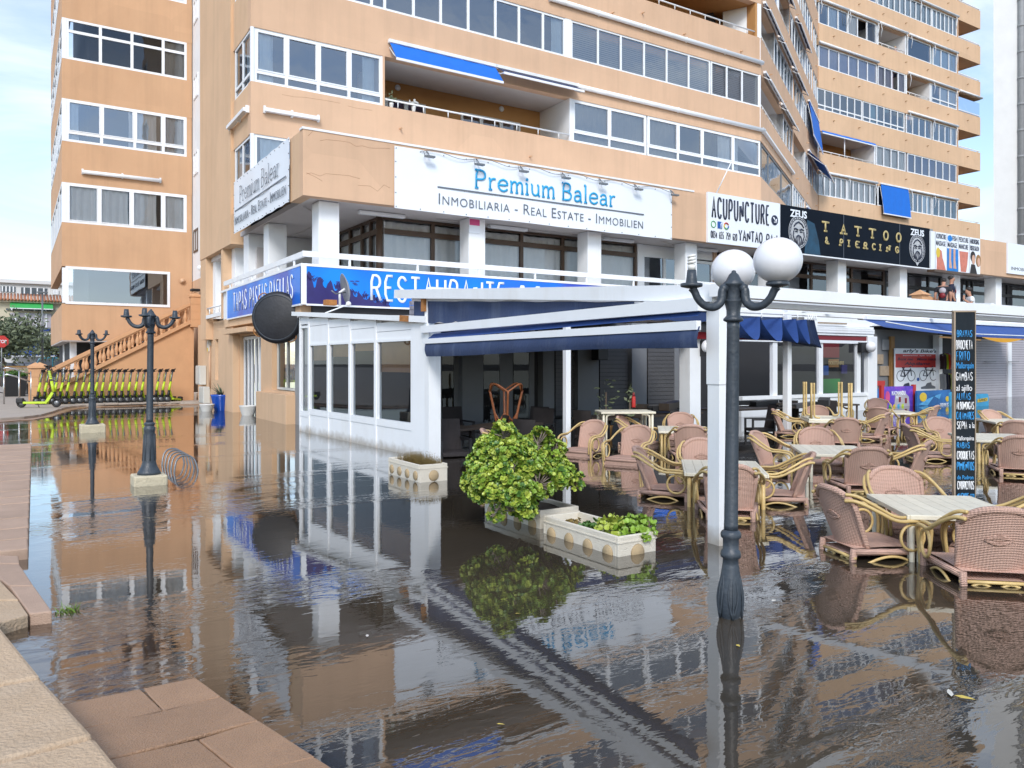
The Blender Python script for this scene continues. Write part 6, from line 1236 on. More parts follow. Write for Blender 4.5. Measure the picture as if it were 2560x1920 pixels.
# ================================================================== MENU BOARD
mb = empty('menu_board', 'tall narrow chalkboard listing tapas standing between the tables', 'menu board', (7.12, 3.72, -DEPTH), R(-32.4-90+90-2))
mb.rotation_euler = (0, 0, R(-34)); bwid, bh = .172, 1.95+DEPTH
MB().box(-bwid/2, bwid/2, -.012, .012, .12, bh).build('board', 'board', mb, .006)
MB().box(-bwid/2-.013, -bwid/2, -.02, .02, .0, bh+.012).build('frame_side', 'wood_raw', mb); MB().box(bwid/2, bwid/2+.006, -.02, .02, .1, bh).build('frame_side', 'wood_raw', mb); MB().box(-bwid/2-.02, bwid/2+.01, -.018, .018, bh, bh+.014).build('frame_top', 'wood_raw', mb)
MB().box(-.2, .2, -.15, .15, 0, .05).build('foot', 'wood_raw', mb)
PM = P2(0, -.012, 0)
def menu(t, q0, q1, m_, x0=.03, x1=.9, caps=True):
    D = 6.95; zt = 1.5+(907-q0)/FP*D+DEPTH; zb = 1.5+(907-q1)/FP*D+DEPTH; W_ = bwid*(x1-x0)
    me = None
    if caps: b = strokes(t, W_, zt-zb, .0036, gap=.5, flat=.25)
    if caps:
        b.v = [(x-bwid/2+bwid*x0, -.013-z*.5, y_+zb) for x, y_, z in b.v]; b.build('chalk_line', m_, mb)
    else:
        me = fit_text(t, W_, zt-zb, bold=.0, ext=.002); o = bpy.data.objects.new('chalk_line', me); COL.objects.link(o); me.materials.append(M[m_]); me.transform(Matrix(((1, 0, 0, -bwid/2+bwid*x0), (0, 0, -1, -.0145), (0, 1, 0, zb), (0, 0, 0, 1)))); o.parent = mb
for a in (('BRAVAS', 825, 843, 'chalk_blue', .08, .88), ('BROCHETA', 850, 874, 'chalk_white'), ('FRITO', 878, 902, 'chalk_blue', .05, .75), ('Mallorquin', 906, 926, 'chalk_blue', .05, .93, False), ('GAMBAS', 930, 952, 'chalk_white'), ('al ajillo', 962, 982, 'chalk_white', .05, .85, False), ('ALITAS', 982, 1000, 'chalk_blue', .05, .8), ('ALBONDIGAS', 1004, 1024, 'chalk_white', .05, .97), ('CALAMARES', 1029, 1049, 'chalk_blue', .05, .97), ('SEPIA', 1053, 1073, 'chalk_white', .08, .62), ('a la', 1056, 1070, 'chalk_white', .7, .98, False), ('Mallorquina', 1090, 1104, 'chalk_white', .08, .95, False), ('RABAS', 1105, 1121, 'chalk_blue', .08, .75), ('CROQUETAS', 1127, 1149, 'chalk_white', .08, .98), ('PIMIENTOS', 1154, 1176, 'chalk_blue', .08, .98), ('de Padron', 1188, 1198, 'chalk_blue', .1, .92, False), ('CHORICITOS', 1202, 1224, 'chalk_white', .1, .97), ('NACHOS', 1232, 1246, 'chalk_blue', .1, .7), ('con', 1234, 1245, 'chalk_blue', .76, .97, False)): menu(*a)

# ================================================================== LAMP POSTS
def flt(n0, n1, d=.07): return lambda k, z: (1-d if k % 2 else 1) if n0 < z < n1 else 1
def lamp(loc, arms, kind, label, lean=(0, 0), rot=0., base=None):
    o = empty('street_lamp', label, 'street lamp', loc, R(rot), 'three-armed street lamps'); o.rotation_euler = (R(lean[0]), R(lean[1]), R(rot))
    zc = 1.76
    if kind == 'bulb': prof = [(.09, -.42), (.085, -.03), (.055, -.028), (.052, -.0), (.06, .012), (.066, .05), (.072, .10), (.070, .16), (.058, .24), (.047, .31), (.044, .345), (.058, .355), (.060, .372), (.055, .39), (.046, .40), (.046, .46), (.058, .472), (.060, .49), (.054, .505), (.041, .515)]
    else: prof = [(.135, .0), (.135, .03), (.12, .05), (.095, .10), (.085, .13), (.078, .16), (.072, .3), (.066, .45), (.062, .53), (.068, .55), (.069, .58), (.055, .59), (.057, .61), (.066, .62), (.06, .635), (.041, .65)]
    s0 = prof[-1][1]
    MB().lathe(prof, 16 if kind != 'bulb' else 32, flute=None).build('base', 'lamp_iron', o)
    MB().lathe([(.041, s0), (.041, s0+.03), (.0405, s0+.04), (.0365, zc-.06), (.037, zc-.05), (.037, zc-.02)], 36, flute=flt(s0+.035, zc-.055, .11)).build('shaft', 'lamp_iron', o)
    MB().lathe([(.037, zc-.02), (.056, zc-.012), (.058, zc), (.046, zc+.012), (.04, zc+.02), (.04, zc+.05), (.052, zc+.1), (.056, zc+.108), (.046, zc+.115)], 28).build('collar', 'lamp_iron', o)
    MB().lathe([(.046, zc+.115), (.05, zc+.13), (.05, zc+.19), (.062, zc+.2), (.062, zc+.21), (.045, zc+.228), (.028, zc+.262), (.014, zc+.275), (.012, zc+.285), (0, zc+.29)], 28, flute=flt(zc+.125, zc+.195, .12), cap=False).build('finial', 'lamp_iron', o)
    if kind == 'bulb':                                                 # cast acanthus leaves on the foot
        lf = MB()
        for k in range(5):
            a = R(72*k+20)
            for s_ in (-1, 0, 1):
                pts = []
                for i in range(8):
                    f_ = i/7; z = .0+.28*f_; rr = .066+.01*math.sin(f_*math.pi)-.018*max(0, f_-.45)*2; aa = a+s_*R(22)*math.sin(f_*math.pi*.9); pts.append((math.cos(aa)*rr, math.sin(aa)*rr, z))
                lf.tube(pts, [.007*(1-.5*i/7) for i in range(8)], 5)
        lf.build('leaf_relief', 'lamp_iron', o)
    else:
        lf = MB()
        for k in range(8): a = R(45*k); lf.tube([(math.cos(a)*.076, math.sin(a)*.076, .17), (math.cos(a)*.064, math.sin(a)*.064, .5)], .007, 5)
        lf.build('panel_ribs', 'lamp_iron', o)
    ai = 0
    for (ang, top) in arms:
        ca, sa = math.cos(R(ang)), math.sin(R(ang)); r_ = .275
        path = smooth([(.03, zc+.16), (.05, zc+.19), (.075, zc+.175), (.075, zc+.13), (.085, zc+.09), (.13, zc+.062), (.19, zc+.07), (.235, zc+.11), (.255, zc+.155), (.272, zc+.172)], 2)
        n = len(path) if False else len(path); pts = [Vector((0, 0, 0)) for _ in path]
        pp = [(Vector((x, y_, 0)) if True else None) for x, y_, *_ in [(p[0], p[1]) for p in path]] if False else path
        P3 = [(p[0]*ca, p[0]*sa, p[1]) for p in pp]; m_ = len(P3)
        rr = [.014+.012*min(1, i/(m_*.3)) if i < m_*.5 else .026-.004*math.sin((i/m_-.5)*6) for i in range(m_)]
        a_ = MB().tube(P3, rr, 10).build('arm', 'lamp_iron', o)
        MB().sphere((.066*ca, .066*sa, zc+.178), .027, 10, 8).build('scroll', 'lamp_iron', a_)
        c_ = (r_*ca, r_*sa, zc+.172)
        MB().lathe([(0, 0), (.03, 0), (.062, .008), (.064, .012), (.064, .026), (.03, .028), (0, .028)], 20, c_, cap=False).build('plate', 'lamp_iron', a_)
        if top == 'globe':
            gl = MB().sphere((c_[0], c_[1], c_[2]+.150), .135, 40, 24, (1, 1, .965)).build('globe', 'globe', o); MB().lathe([(.05, .02), (.055, .03), (.05, .04)], 20, c_).build('collar_ring', 'lamp_iron', gl)
        else:
            MB().lathe([(.034, .028), (.03, .06), (.026, .105), (.0, .105)], 16, c_, cap=False).build('socket', 'lamp_iron', a_)
            if top == 'bulb':
                sp_ = MB(); sp_.lathe([(.022, .105), (.024, .13), (.02, .135)], 14, c_)
                hel = [(c_[0]+.019*math.cos(t*.55), c_[1]+.019*math.sin(t*.55), c_[2]+.138+.0016*t) for t in range(36)]; sp_.tube(hel, .0075, 6); sp_.build('spiral_bulb', 'bulb', a_)
    if base: MB().box(-base, base, -base, base, -.25, .0).build('stone_block', 'limestone', o, .02)
    return o
# image-right of the camera is RT; arm angles are measured in world degrees
aR = math.degrees(math.atan2(RT.y, RT.x))
L1 = atD(1825, 1552, 4.62); lamp((L1.x, L1.y, 0), ((aR+195, 'bulb'), (aR-45, 'globe'), (aR+75, 'globe')), 'bulb', 'black street lamp in the foreground with two white globes and a bare spiral bulb', (0, .9))
L2 = gz(376, 1213); lamp((L2.x, L2.y+.12, .12), ((aR+200, 'socket'), (aR-80, 'socket'), (aR+20, 'socket')), 'foot', 'black street lamp with empty sockets beside the metal bike rack', (-.6, .7), base=.19)
L3 = gz(232, 1081); lamp((L3.x, L3.y+.12, .17), ((aR+190, 'socket'), (aR+235, 'socket'), (aR+15, 'socket')), 'foot', 'farther black street lamp with empty sockets in front of the scooters', (0, 0), base=.24)
# bike rack
rk = empty('bike_rack', 'low metal bike rack of bent hoops in the water behind the lamp', 'bike rack', (0, 0, 0))
for k in range(5):
    c_ = Vector((1.98, 12.45-.26*k, 0)); MB().tube(smooth([c_+Vector((-.16, 0, -DEPTH)), c_+Vector((-.16, .05, .02)), c_+Vector((-.1, .12, .22)), c_+Vector((.1, .12, .22)), c_+Vector((.16, .05, .02)), c_+Vector((.16, 0, -DEPTH))], 2), .012, 8).build('hoop', 'steel_grey', rk)
MB().tube([(1.82, 12.6, -.3), (1.82, 11.3, -.3)], .016, 6).build('foot_rail', 'chrome', rk)

# ================================================================== PLANTERS
def trough(x0, x1, y0, y1, zt, label, soil=.05, nx=2, ny=4, rz_=0.):
    cx, cy = (x0+x1)/2, (y0+y1)/2; o = empty('concrete_planter', label, 'planter', (cx, cy, -DEPTH), R(rz_)); w, l, h = (x1-x0)/2, (y1-y0)/2, zt+DEPTH; t = .03
    b = MB(); b.box(-w, w, -l, -l+t, 0, h); b.box(-w, w, l-t, l, 0, h); b.box(-w, -w+t, -l+t, l-t, 0, h-.0005); b.box(w-t, w, -l+t, l-t, 0, h-.0005); b.box(-w+t, w-t, -l+t, l-t, 0, .05); b.build('trough', 'planter', o, .008)
    b = MB(); e = .006; b.box(-w-e, w+e, -l-e, -l, h-.055, h-.045); b.box(-w-e, -w, -l, l, h-.055, h-.045); b.box(w, w+e, -l, l, h-.055, h-.045); b.build('rim_groove', 'planter', o)
    for i in range(ny):
        y_ = -l+2*l*(i+.5)/ny; MB().lathe([(.0, .012), (.055, .012), (.062, .0), (.0, .0)], 22, cap=False, mat=Matrix.Translation((-w-.0, y_, h-.145)) @ Matrix.Rotation(R(-90), 4, 'Y')).build('medallion', 'planter_medal', o)
    for i in range(nx-1):
        x_ = -w+2*w*(i+1)/nx; MB().lathe([(.0, .012), (.062, .012), (.07, .0), (.0, .0)], 22, cap=False, mat=Matrix.Translation((x_, -l, h-.145)) @ Matrix.Rotation(R(90), 4, 'X')).build('medallion', 'planter_medal', o)
    MB().grid(lambda u, v: (-w+t+(2*w-2*t)*u, -l+t+(2*l-2*t)*v, h-soil-.012*math.sin(u*7+v*9)), 6, 12).build('soil_bed', 'soil' if soil < .09 else 'planter', o)
    return o
trough(4.27, 4.66, 8.88, 9.86, .22, 'cream concrete planter with dry brown plants by the veranda corner')
trough(4.0, 4.44, 5.83, 6.82, .165, 'cream concrete planter carrying the big green bush')
trough(3.93, 4.32, 4.66, 5.68, .155, 'cream concrete planter with round medallions and small succulents nearest the lamp', .10)
def rosette(b, c, n, r, rg, tilt=.7, fat=.5, axis=None):
    """a tuft of paddle leaves, each a folded kite of four faces"""
    ax = axis or Vector((rg.uniform(-.5, .5), rg.uniform(-.5, .5), 1)).normalized(); e1 = ax.orthogonal().normalized(); e2 = ax.cross(e1)
    for k in range(n):
        a = 2*math.pi*k/n+rg.random()*.7; t = tilt*(.35+.75*rg.random()); d = (e1*math.cos(a)+e2*math.sin(a))*math.sin(t)+ax*math.cos(t); s_ = ax.cross(d)
        if s_.length < 1e-3: continue
        s_.normalize(); up = d.cross(s_)*-1; l = r*(.75+.5*rg.random()); wv = l*fat*.5
        p0 = c; p1 = c+d*l*.45+s_*wv+up*l*.06; p2 = c+d*l*.8+s_*wv*.85+up*l*.10; p3 = c+d*l+up*l*.10; p4 = c+d*l*.8-s_*wv*.85+up*l*.10; p5 = c+d*l*.45-s_*wv+up*l*.06; pm_ = c+d*l*.6
        b.add([p0, p1, p2, p3, p4, p5, pm_], [(0, 1, 6), (1, 2, 6), (2, 3, 6), (3, 4, 6), (4, 5, 6), (5, 0, 6)])
# the jade bush
bu = empty('jade_bush', 'big round bright green jade bush overflowing its planter', 'bush', (4.2, 6.3, .1)); rg = random.Random(5)
parts = {'leaf': MB(), 'leaf_light': MB(), 'leaf_dark': MB()}; tw = MB()
def bl_(p_, q_, dd, r_): v = atD(p_, q_, 7.15+dd)-Vector((4.2, 6.3, .1)); return (tuple(v), r_)
lobes = [bl_(1258, 1082, -.05, .10), bl_(1300, 1110, .05, .13), bl_(1345, 1105, .15, .13), bl_(1385, 1125, .2, .10), bl_(1225, 1125, 0, .13), bl_(1200, 1160, .05, .11), bl_(1262, 1140, -.2, .15), bl_(1180, 1205, .0, .09), bl_(1215, 1190, -.2, .13), bl_(1270, 1185, -.3, .15), bl_(1325, 1165, -.1, .14), bl_(1345, 1205, -.25, .14), bl_(1395, 1185, -.05, .13), bl_(1430, 1205, .05, .10), bl_(1300, 1225, -.35, .14), bl_(1240, 1235, -.3, .13), bl_(1275, 1268, -.35, .12), bl_(1310, 1270, -.3, .10), bl_(1240, 1275, -.3, .09), bl_(1200, 1230, -.1, .09), bl_(1320, 1140, .4, .18), bl_(1250, 1170, .35, .2), bl_(1380, 1170, .35, .15)]
view = (Vector((0, 0, 1.5))-Vector((4.2, 6.3, .5))).normalized()
for li, (c_, r_) in enumerate(lobes):
    c_ = Vector(c_); tw.tube([(0, 0, 0), c_*.5+Vector((0, 0, .05)), c_], [.028, .018, .009], 6)
    for k in range(int((2300 if li not in (3, 13, 22) else 1100)*r_*r_/.1)):
        d = Vector((rg.gauss(0, 1), rg.gauss(0, 1), rg.gauss(.2, 1))).normalized(); rr = r_*(.55+.55*rg.random()**.6); p = c_+d*rr*Vector((1, 1, .9)).length/1.68 if False else c_+Vector((d.x*rr, d.y*rr, d.z*rr*.92))
        if p.z < -.05: continue
        if any((p-Vector(c2)).length < r2*.5 for j, (c2, r2) in enumerate(lobes) if j != li): continue
        if math.sin(p.x*13+p.z*9)+math.sin(p.y*11-p.z*14)+math.sin(p.z*17+p.x*5) < -1.05: continue
        m_ = rg.random(); key = 'leaf_light' if m_ < .36 else ('leaf_dark' if m_ > .82 else 'leaf')
        rosette(parts[key], p, rg.choice((5, 6, 7)), .034, rg, .95, .85, (d+Vector((0, 0, .6))).normalized())
        if rg.random() < (.10 if li not in (3, 10, 12, 13, 20, 22) else .3): tw.tube([c_+d*r_*.1+Vector((0, 0, -.03)), p], .0055, 4)
for m_, b in parts.items(): o_ = b.build('foliage', m_, bu); o_['kind'] = 'stuff'
tw.build('branches', 'twig', bu)
# succulents of the near planter
for (x, y_, z, n, r_, m_, lb) in ((4.24, 4.82, .10, 95, .17, 'leaf', 'bright green jade cluster at the near end of the planter'), (4.17, 5.0, .08, 60, .15, 'leaf_light', 'yellow-green succulent tuft in the middle of the near planter'), (4.10, 5.24, .06, 30, .11, 'leaf_dark', 'small dark succulent sprawling in the near planter'), (4.07, 5.42, .09, 40, .08, 'leaf_dry', 'dried brown flower head in the near planter')):
    o = empty('succulent', lb, 'plant', (x, y_, z)); b = MB()
    for k in range(n):
        d = Vector((rg.gauss(0, 1), rg.gauss(0, 1), abs(rg.gauss(0, .8)))).normalized(); rosette(b, d*r_*rg.random()**.5*Vector((1, 1, 1)).length/1.732, 5, .05 if m_ != 'leaf_dry' else .025, rg, .9, .75, (d+Vector((0, 0, .8))).normalized())
    o_ = b.build('foliage', m_, o); o_['kind'] = 'stuff'; b = MB()
    for k in range(6): b.tube([(0, 0, -.08), (rg.uniform(-r_, r_)*.7, rg.uniform(-r_, r_)*.7, r_*.5)], .006, 5)
    b.build('stems', 'twig', o)
# dry plants in the far planter
o = empty('dry_heather', 'dry brown heathery plants in the planter by the veranda', 'plant', (4.47, 9.32, .15)); b = MB()
for k in range(900):
    x, y_ = rg.uniform(-.15, .15), rg.uniform(-.42, .38); h = .10+.10*rg.random()*(1-abs(y_)*1.2); lx, ly = rg.uniform(-.05, .05), rg.uniform(-.05, .05); p, q = Vector((x, y_, 0)), Vector((x+lx, y_+ly, h)); s_ = Vector((.004, .003, 0)); b.add([p-s_, p+s_, q], [(0, 1, 2)])
    for j in range(3): c2 = p.lerp(q, .4+.25*j); d = Vector((rg.uniform(-1, 1), rg.uniform(-1, 1), .6))*.016; b.add([c2, c2+d+s_, c2+d*1.6], [(0, 1, 2)])
b.build('foliage', 'leaf_dry', o, kind='stuff')
# ================================================================== STAIR WITH BALUSTRADES
st = empty('balustrade_stair', 'orange outdoor stair with turned balusters climbing to the right behind the scooters', 'stair')
xa, xb = 1.0, 5.62; zr_ = lambda x: 1.22+(x-xa)*.548; ys0, ys1 = 31.7, 33.1
MB().add([(xa-.6, ys0+.02, .0), (5.75, ys0+.02, 0), (5.75, ys0+.02, zr_(5.75)-.74), (xa-.6, ys0+.02, zr_(xa-.6)-.74)], [(0, 1, 2, 3)]).build('stringer_wall', 'stair_paint', st)
MB().bar((xa-.25, ys0, zr_(xa-.25)-.70), (5.7, ys0, zr_(5.7)-.70), .16, .13).build('stringer_band', 'stair_paint', st); MB().bar((xa-.2, ys0, zr_(xa-.2)-.02), (5.7, ys0, zr_(5.7)-.02), .2, .1).build('handrail', 'stair_paint', st); MB().bar((xa-.2, ys0, zr_(xa-.2)-.1), (5.7, ys0, zr_(5.7)-.1), .13, .06).build('handrail_mould', 'stair_paint', st)
MB().bar((xa-.2, ys1, zr_(xa-.2)-.02), (5.7, ys1, zr_(5.7)-.02), .2, .1).build('handrail', 'stair_paint', st)
bp_ = [(.052, 0), (.06, .03), (.04, .06), (.05, .1), (.072, .17), (.075, .23), (.06, .3), (.038, .38), (.034, .43), (.05, .45), (.034, .47), (.05, .52), (.055, .56)]
bo = None
for k in range(17):
    for yy in (ys0, ys1):
        x = xa+.05+k*.275
        if bo is None: bo = MB().lathe(bp_, 12).build('baluster', 'stair_paint', st); q = bo
        else: q = bo.copy(); COL.objects.link(q); q.parent = st
        q.location = (x, yy, zr_(x)-.67)
for k in range(16): MB().box(xa-.3+k*.29, xa+k*.29+.02, ys0+.1, ys1-.05, zr_(xa+k*.29)-1.0, zr_(xa+k*.29)-.86).build('step', 'paving_red', st)
def newel(x, y, z0, z1, w=.24, rows=4):
    b = MB(); hh = (z1-z0)/rows
    for r_ in range(rows): b.box(x-w, x+w, y-w, y+w, z0+r_*hh+.008, z0+(r_+1)*hh)
    b.box(x-w+.02, x+w-.02, y-w+.02, y+w-.02, z0, z1-.01); b.build('newel_block', 'stair_paint', st)
    MB().add([(x-w*1.2, y-w*1.2, z1), (x+w*1.2, y-w*1.2, z1), (x+w*1.2, y+w*1.2, z1), (x-w*1.2, y+w*1.2, z1), (x-w*1.15, y-w*1.15, z1+.06), (x+w*1.15, y-w*1.15, z1+.06), (x+w*1.15, y+w*1.15, z1+.06), (x-w*1.15, y+w*1.15, z1+.06), (x, y, z1+.2)], [(3, 2, 1, 0), (0, 1, 5, 4), (1, 2, 6, 5), (2, 3, 7, 6), (3, 0, 4, 7), (4, 5, 8), (5, 6, 8), (6, 7, 8), (7, 4, 8)]).build('newel_cap', 'stair_paint', st)
newel(.72, ys0, .05, 1.32, .25, 4); newel(.62, ys1, .05, 1.32, .22, 4); newel(5.78, ys0-.05, 2.85, 4.0, .17, 4)
tag(MB().box(5.62, 5.95, ys0-.2, ys0+.1, 4.22, 4.32).build('dark_bundle', 'black', None, .03), 'small dark bundle lying on the upper stair newel', 'bundle')
# ================================================================== SCOOTERS
def scooter(turn=0.):
    o = empty('electric_scooter', 'x', 'scooter', group='scooters parked in a row')      # front wheel and bars face +x, deck trails behind, turned
    T = Matrix.Translation((-.06, 0, 0)) @ Matrix.Rotation(R(turn), 4, 'Z') @ Matrix.Translation((.06, 0, 0))
    def bl(b, nm, mat, par=None, t=False, bev=0.):
        if t: b.v = [tuple(T @ Vector(p)) for p in b.v]
        return b.build(nm, mat, par or o, bev)
    def wheel(x, nm, t):
        w_ = bl(MB().tube([(x+.098*math.cos(R(a)), 0, .125+.098*math.sin(R(a))) for a in range(0, 360, 15)], .03, 8, closed=True), nm, 'rubber', t=t)
        bl(MB().lathe([(0, -.02), (.06, -.02), (.075, 0), (.06, .02), (0, .02)], 16, cap=False, mat=Matrix.Translation((x, 0, .125)) @ Matrix.Rotation(R(90), 4, 'X')), 'rim', 'steel_grey', w_, t)
    wheel(0, 'front_wheel', False); wheel(-.90, 'rear_wheel', True)
    bl(MB().box(-.84, -.22, -.085, .085, .10, .165), 'deck', 'lime', t=True, bev=.012); bl(MB().box(-.76, -.26, -.07, .07, .165, .172), 'deck_mat', 'black', t=True)
    bl(MB().bar((-.26, 0, .14), (-.095, 0, .42), .085, .075), 'neck', 'lime', t=True); bl(MB().box(-1.03, -.84, -.07, .07, .12, .27), 'rear_fender', 'black', t=True, bev=.03)
    bl(MB().tube([(-.02, 0, .20), (-.07, 0, .44)], .042, 10), 'fork', 'black'); bl(MB().box(-.02, .1, -.05, .05, .23, .27), 'front_fender', 'black', bev=.015)
    bl(MB().tube([(-.068, 0, .43), (-.14, 0, .74)], [.046, .040], 10), 'lower_stem', 'lime'); bl(MB().tube([(-.14, 0, .74), (-.225, 0, 1.12)], .031, 10), 'upper_stem', 'steel_grey')
    for k in range(5): z = .80+k*.05; x = -.14-.085*(z-.74)/.38; bl(MB().box(x-.032, x+.034, -.034, -.028, z, z+.036), 'stem_mark', 'lime'); bl(MB().box(x+.027, x+.034, -.02, .02, z, z+.036), 'stem_mark', 'lime')
    h = MB(); h.tube([(-.245, -.25, 1.17), (-.235, -.1, 1.155), (-.23, 0, 1.15), (-.235, .1, 1.155), (-.245, .25, 1.17)], .022, 8); h.box(-.29, -.19, -.05, .05, 1.10, 1.19); h.tube([(-.2, -.18, 1.17), (-.13, -.19, 1.16), (-.12, -.25, 1.15)], .01, 5); h.tube([(-.2, .18, 1.17), (-.13, .19, 1.16), (-.12, .25, 1.15)], .01, 5); bl(h, 'handlebar', 'black')
    bl(MB().tube(smooth([(-.18, .06, 1.14), (-.1, .03, .98), (-.09, .0, .6), (-.03, .02, .3)], 1), .007, 5), 'cable', 'black'); bl(MB().tube([(-.5, .05, .1), (-.5, .17, .0)], .012, 6), 'kickstand', 'steel_grey', t=True)
    return o
sc0 = scooter(48)
XS = [92, 109, 133, 147, 164, 183, 200, 217, 234, 252, 270, 286, 302, 319, 335, 352, 371, 388, 403, 419]
for i, p_ in enumerate(XS):
    q_ = 1011-(p_-92)*.017; p = gz(p_, q_, .085); o = sc0 if i == 0 else dup(sc0); o.location = (p.x, p.y, .085); o.rotation_euler = (R(9+rnd.uniform(-2, 2)), 0, R(193+rnd.uniform(-6, 6)))
    o['label'] = ('lime and black e-scooter at the left end of the parked row' if i == 0 else 'lime and black e-scooter at the right end of the parked row by the orange wall' if i == len(XS)-1 else '%s lime e-scooter from the left in the row below the stair' % ORD[i])
lone = scooter(0); p = gz(141, 1018, .085); lone.location = (p.x, p.y, .085); lone.scale = (1.12, 1.12, 1.12); lone.rotation_euler = (R(-3), 0, R(aR+12)); lone['label'] = 'lime e-scooter parked alone side-on before the row at the shore'; lone['group'] = 'scooters parked in a row'
# ================================================================== POTS AND CABINETS ON THE LEFT FLANK
def pot(p, r, h, mat, label, plant=None):
    o = empty('plant_pot', label, 'pot', p); MB().lathe([(r*.62, -.05), (r*.66, 0), (r*.9, h*.6), (r, h*.9), (r*1.05, h), (r*.95, h), (r*.88, h*.8), (0, h*.8)], 24, cap=False).build('vessel', mat, o); MB().lathe([(0, h*.82), (r*.88, h*.82)], 20, cap=False).build('soil_bed', 'soil', o); return o
q = gz(549, 1024); pot((q.x-.02, q.y-.4, -.02), .33, .52, 'pot_blue', 'cobalt blue glazed pot at the foot of the side wall'); ag = empty('agave_plant', 'spiky grey-green agave growing in the blue pot', 'plant', (q.x-.02, q.y-.4, .42)); b = MB()
for k in range(26):
    a, t = rnd.random()*6.28, R(rnd.uniform(8, 68)); l = rnd.uniform(.35, .62); d = Vector((math.cos(a)*math.sin(t), math.sin(a)*math.sin(t), math.cos(t))); s_ = Vector((-math.sin(a), math.cos(a), 0))*.028; p0 = Vector((0, 0, 0)); b.add([p0-s_, p0+s_, d*l*.5+s_*1.0, d*l*.5-s_*1.0, d*l+Vector((0, 0, -.06*t))], [(0, 1, 2, 3), (3, 2, 4)])
b.build('leaf_rosette', 'agave', ag)
q = gz(524, 1027); pot((q.x-.12, q.y-.2, .0), .22, .22, 'pot_white', 'oval white pot standing in the water left of the blue pot'); q = gz(620, 1038); pot((q.x, q.y, -.02), .24, .30, 'pot_white', 'white pot in the water before the glass door'); q = gz(513, 1000, .06); pot((q.x-.45, q.y, .05), .20, .32, 'pot_white', 'small white pot on the dry step under the meter box')
for (y0_, y1_, z0_, z1_, lb) in ((29.35, 30.1, .72, 1.40, 'pale meter cabinet on the side wall'), (28.7, 29.5, .08, .66, 'lower utility box on the ground by the side wall')):
    o = empty('utility_cabinet', lb, 'cabinet', (5.72, (y0_+y1_)/2, z0_)); w_ = (y1_-y0_)/2; MB().box(-.2, .02, -w_, w_, 0, z1_-z0_).build('case', 'cabinet', o, .015); MB().box(-.212, -.2, -w_+.04, -.01, .04, z1_-z0_-.04).build('door', 'cabinet', o); MB().box(-.212, -.2, .01, w_-.04, .04, z1_-z0_-.04).build('door', 'cabinet', o)
mt = empty('wall_conduit', 'thin ochre conduits with a small meter on the side wall', 'pipe', (5.72, 28.6, .6)); MB().tube([(0, 0, 0), (0, 0, 1.5)], .02, 6).build('pipe', 'stucco', mt); MB().tube([(0, .15, 0), (0, .15, 1.5)], .02, 6).build('pipe', 'stucco', mt); MB().box(-.06, .02, .0, .22, 1.3, 1.75).build('meter', 'cabinet', mt); MB().box(-.07, -.05, .05, .17, 1.3, 1.42).build('meter_label', 'yellow', mt)
# ================================================================== BACKGROUND AT THE LEFT
YB = 78.; PBg = P2(-12, YB, 0); zb_ = lambda q_: 1.5+(907-q_)/FP*66.3; ubg = lambda p_: oY(p_, 0, YB).x+12
Bg = empty('white_tiled_house', 'white three-storey building with a tiled canopy far at the left', 'building')
MB().pbox(PBg, 0, 26, -9, 0, 0, zb_(812)).build('wall', 'white_wall', Bg); MB().pbox(PBg, 0, 26, -9, -.1, zb_(812), zb_(748)).build('wall', 'cream', Bg); MB().pbox(PBg, 0, 26, -12, -2.5, zb_(748), zb_(695)).build('wall', 'white_wall', Bg); MB().pbox(PBg, 0, 26, -2.6, -2.2, zb_(703), zb_(694)).build('parapet', 'white_wall', Bg)
for k in range(64): u = 5+.24*k; MB().tube([PBg.at(u, .5, zb_(752)), PBg.at(u, -1.6, zb_(733))], .1, 6).build('roof_tile', 'roof_tile', Bg)
MB().pbox(PBg, 4, 22, -1.5, .3, zb_(757), zb_(752)).build('eaves', 'cream', Bg)
for (p0, p1, q0, q1, n_, nm) in ((0, 38, 712, 726, -2.45, 'upper_window'), (53, 120, 713, 732, -2.45, 'upper_window'), (135, 150, 716, 728, -2.45, 'upper_window'), (15, 128, 772, 777, .02, 'window'), (25, 128, 783, 818, .1, 'balcony_glass'), (45, 160, 843, 858, .02, 'shop_window'), (150, 200, 858, 900, .02, 'shop_window')):
    f_ = MB().pbox(PBg, ubg(p0), ubg(p1), n_-.05, n_+.02, zb_(q1), zb_(q0)).build(nm, 'bg_glass' if 'balcony' not in nm else 'lilac', Bg)
    for j in range(4): u = ubg(p0)+(ubg(p1)-ubg(p0))*(j+.5)/4; MB().pbox(PBg, u-.05, u+.05, n_, n_+.06, zb_(q1), zb_(q0)).build('mullion', 'white_frame', f_)
MB().pbox(PBg, ubg(25), ubg(128), .0, .2, zb_(826), zb_(821)).build('blue_band', 'bg_blue', Bg)
drop_awning(PBg, ubg(25), ubg(132), zb_(757), zb_(772), .6, 'green awning on the far white building', 'bg_green')
drop_awning(PBg, ubg(8), ubg(150), zb_(855), zb_(890), 2.5, 'wide dark blue shop awning behind the parked cars', 'bg_blue')
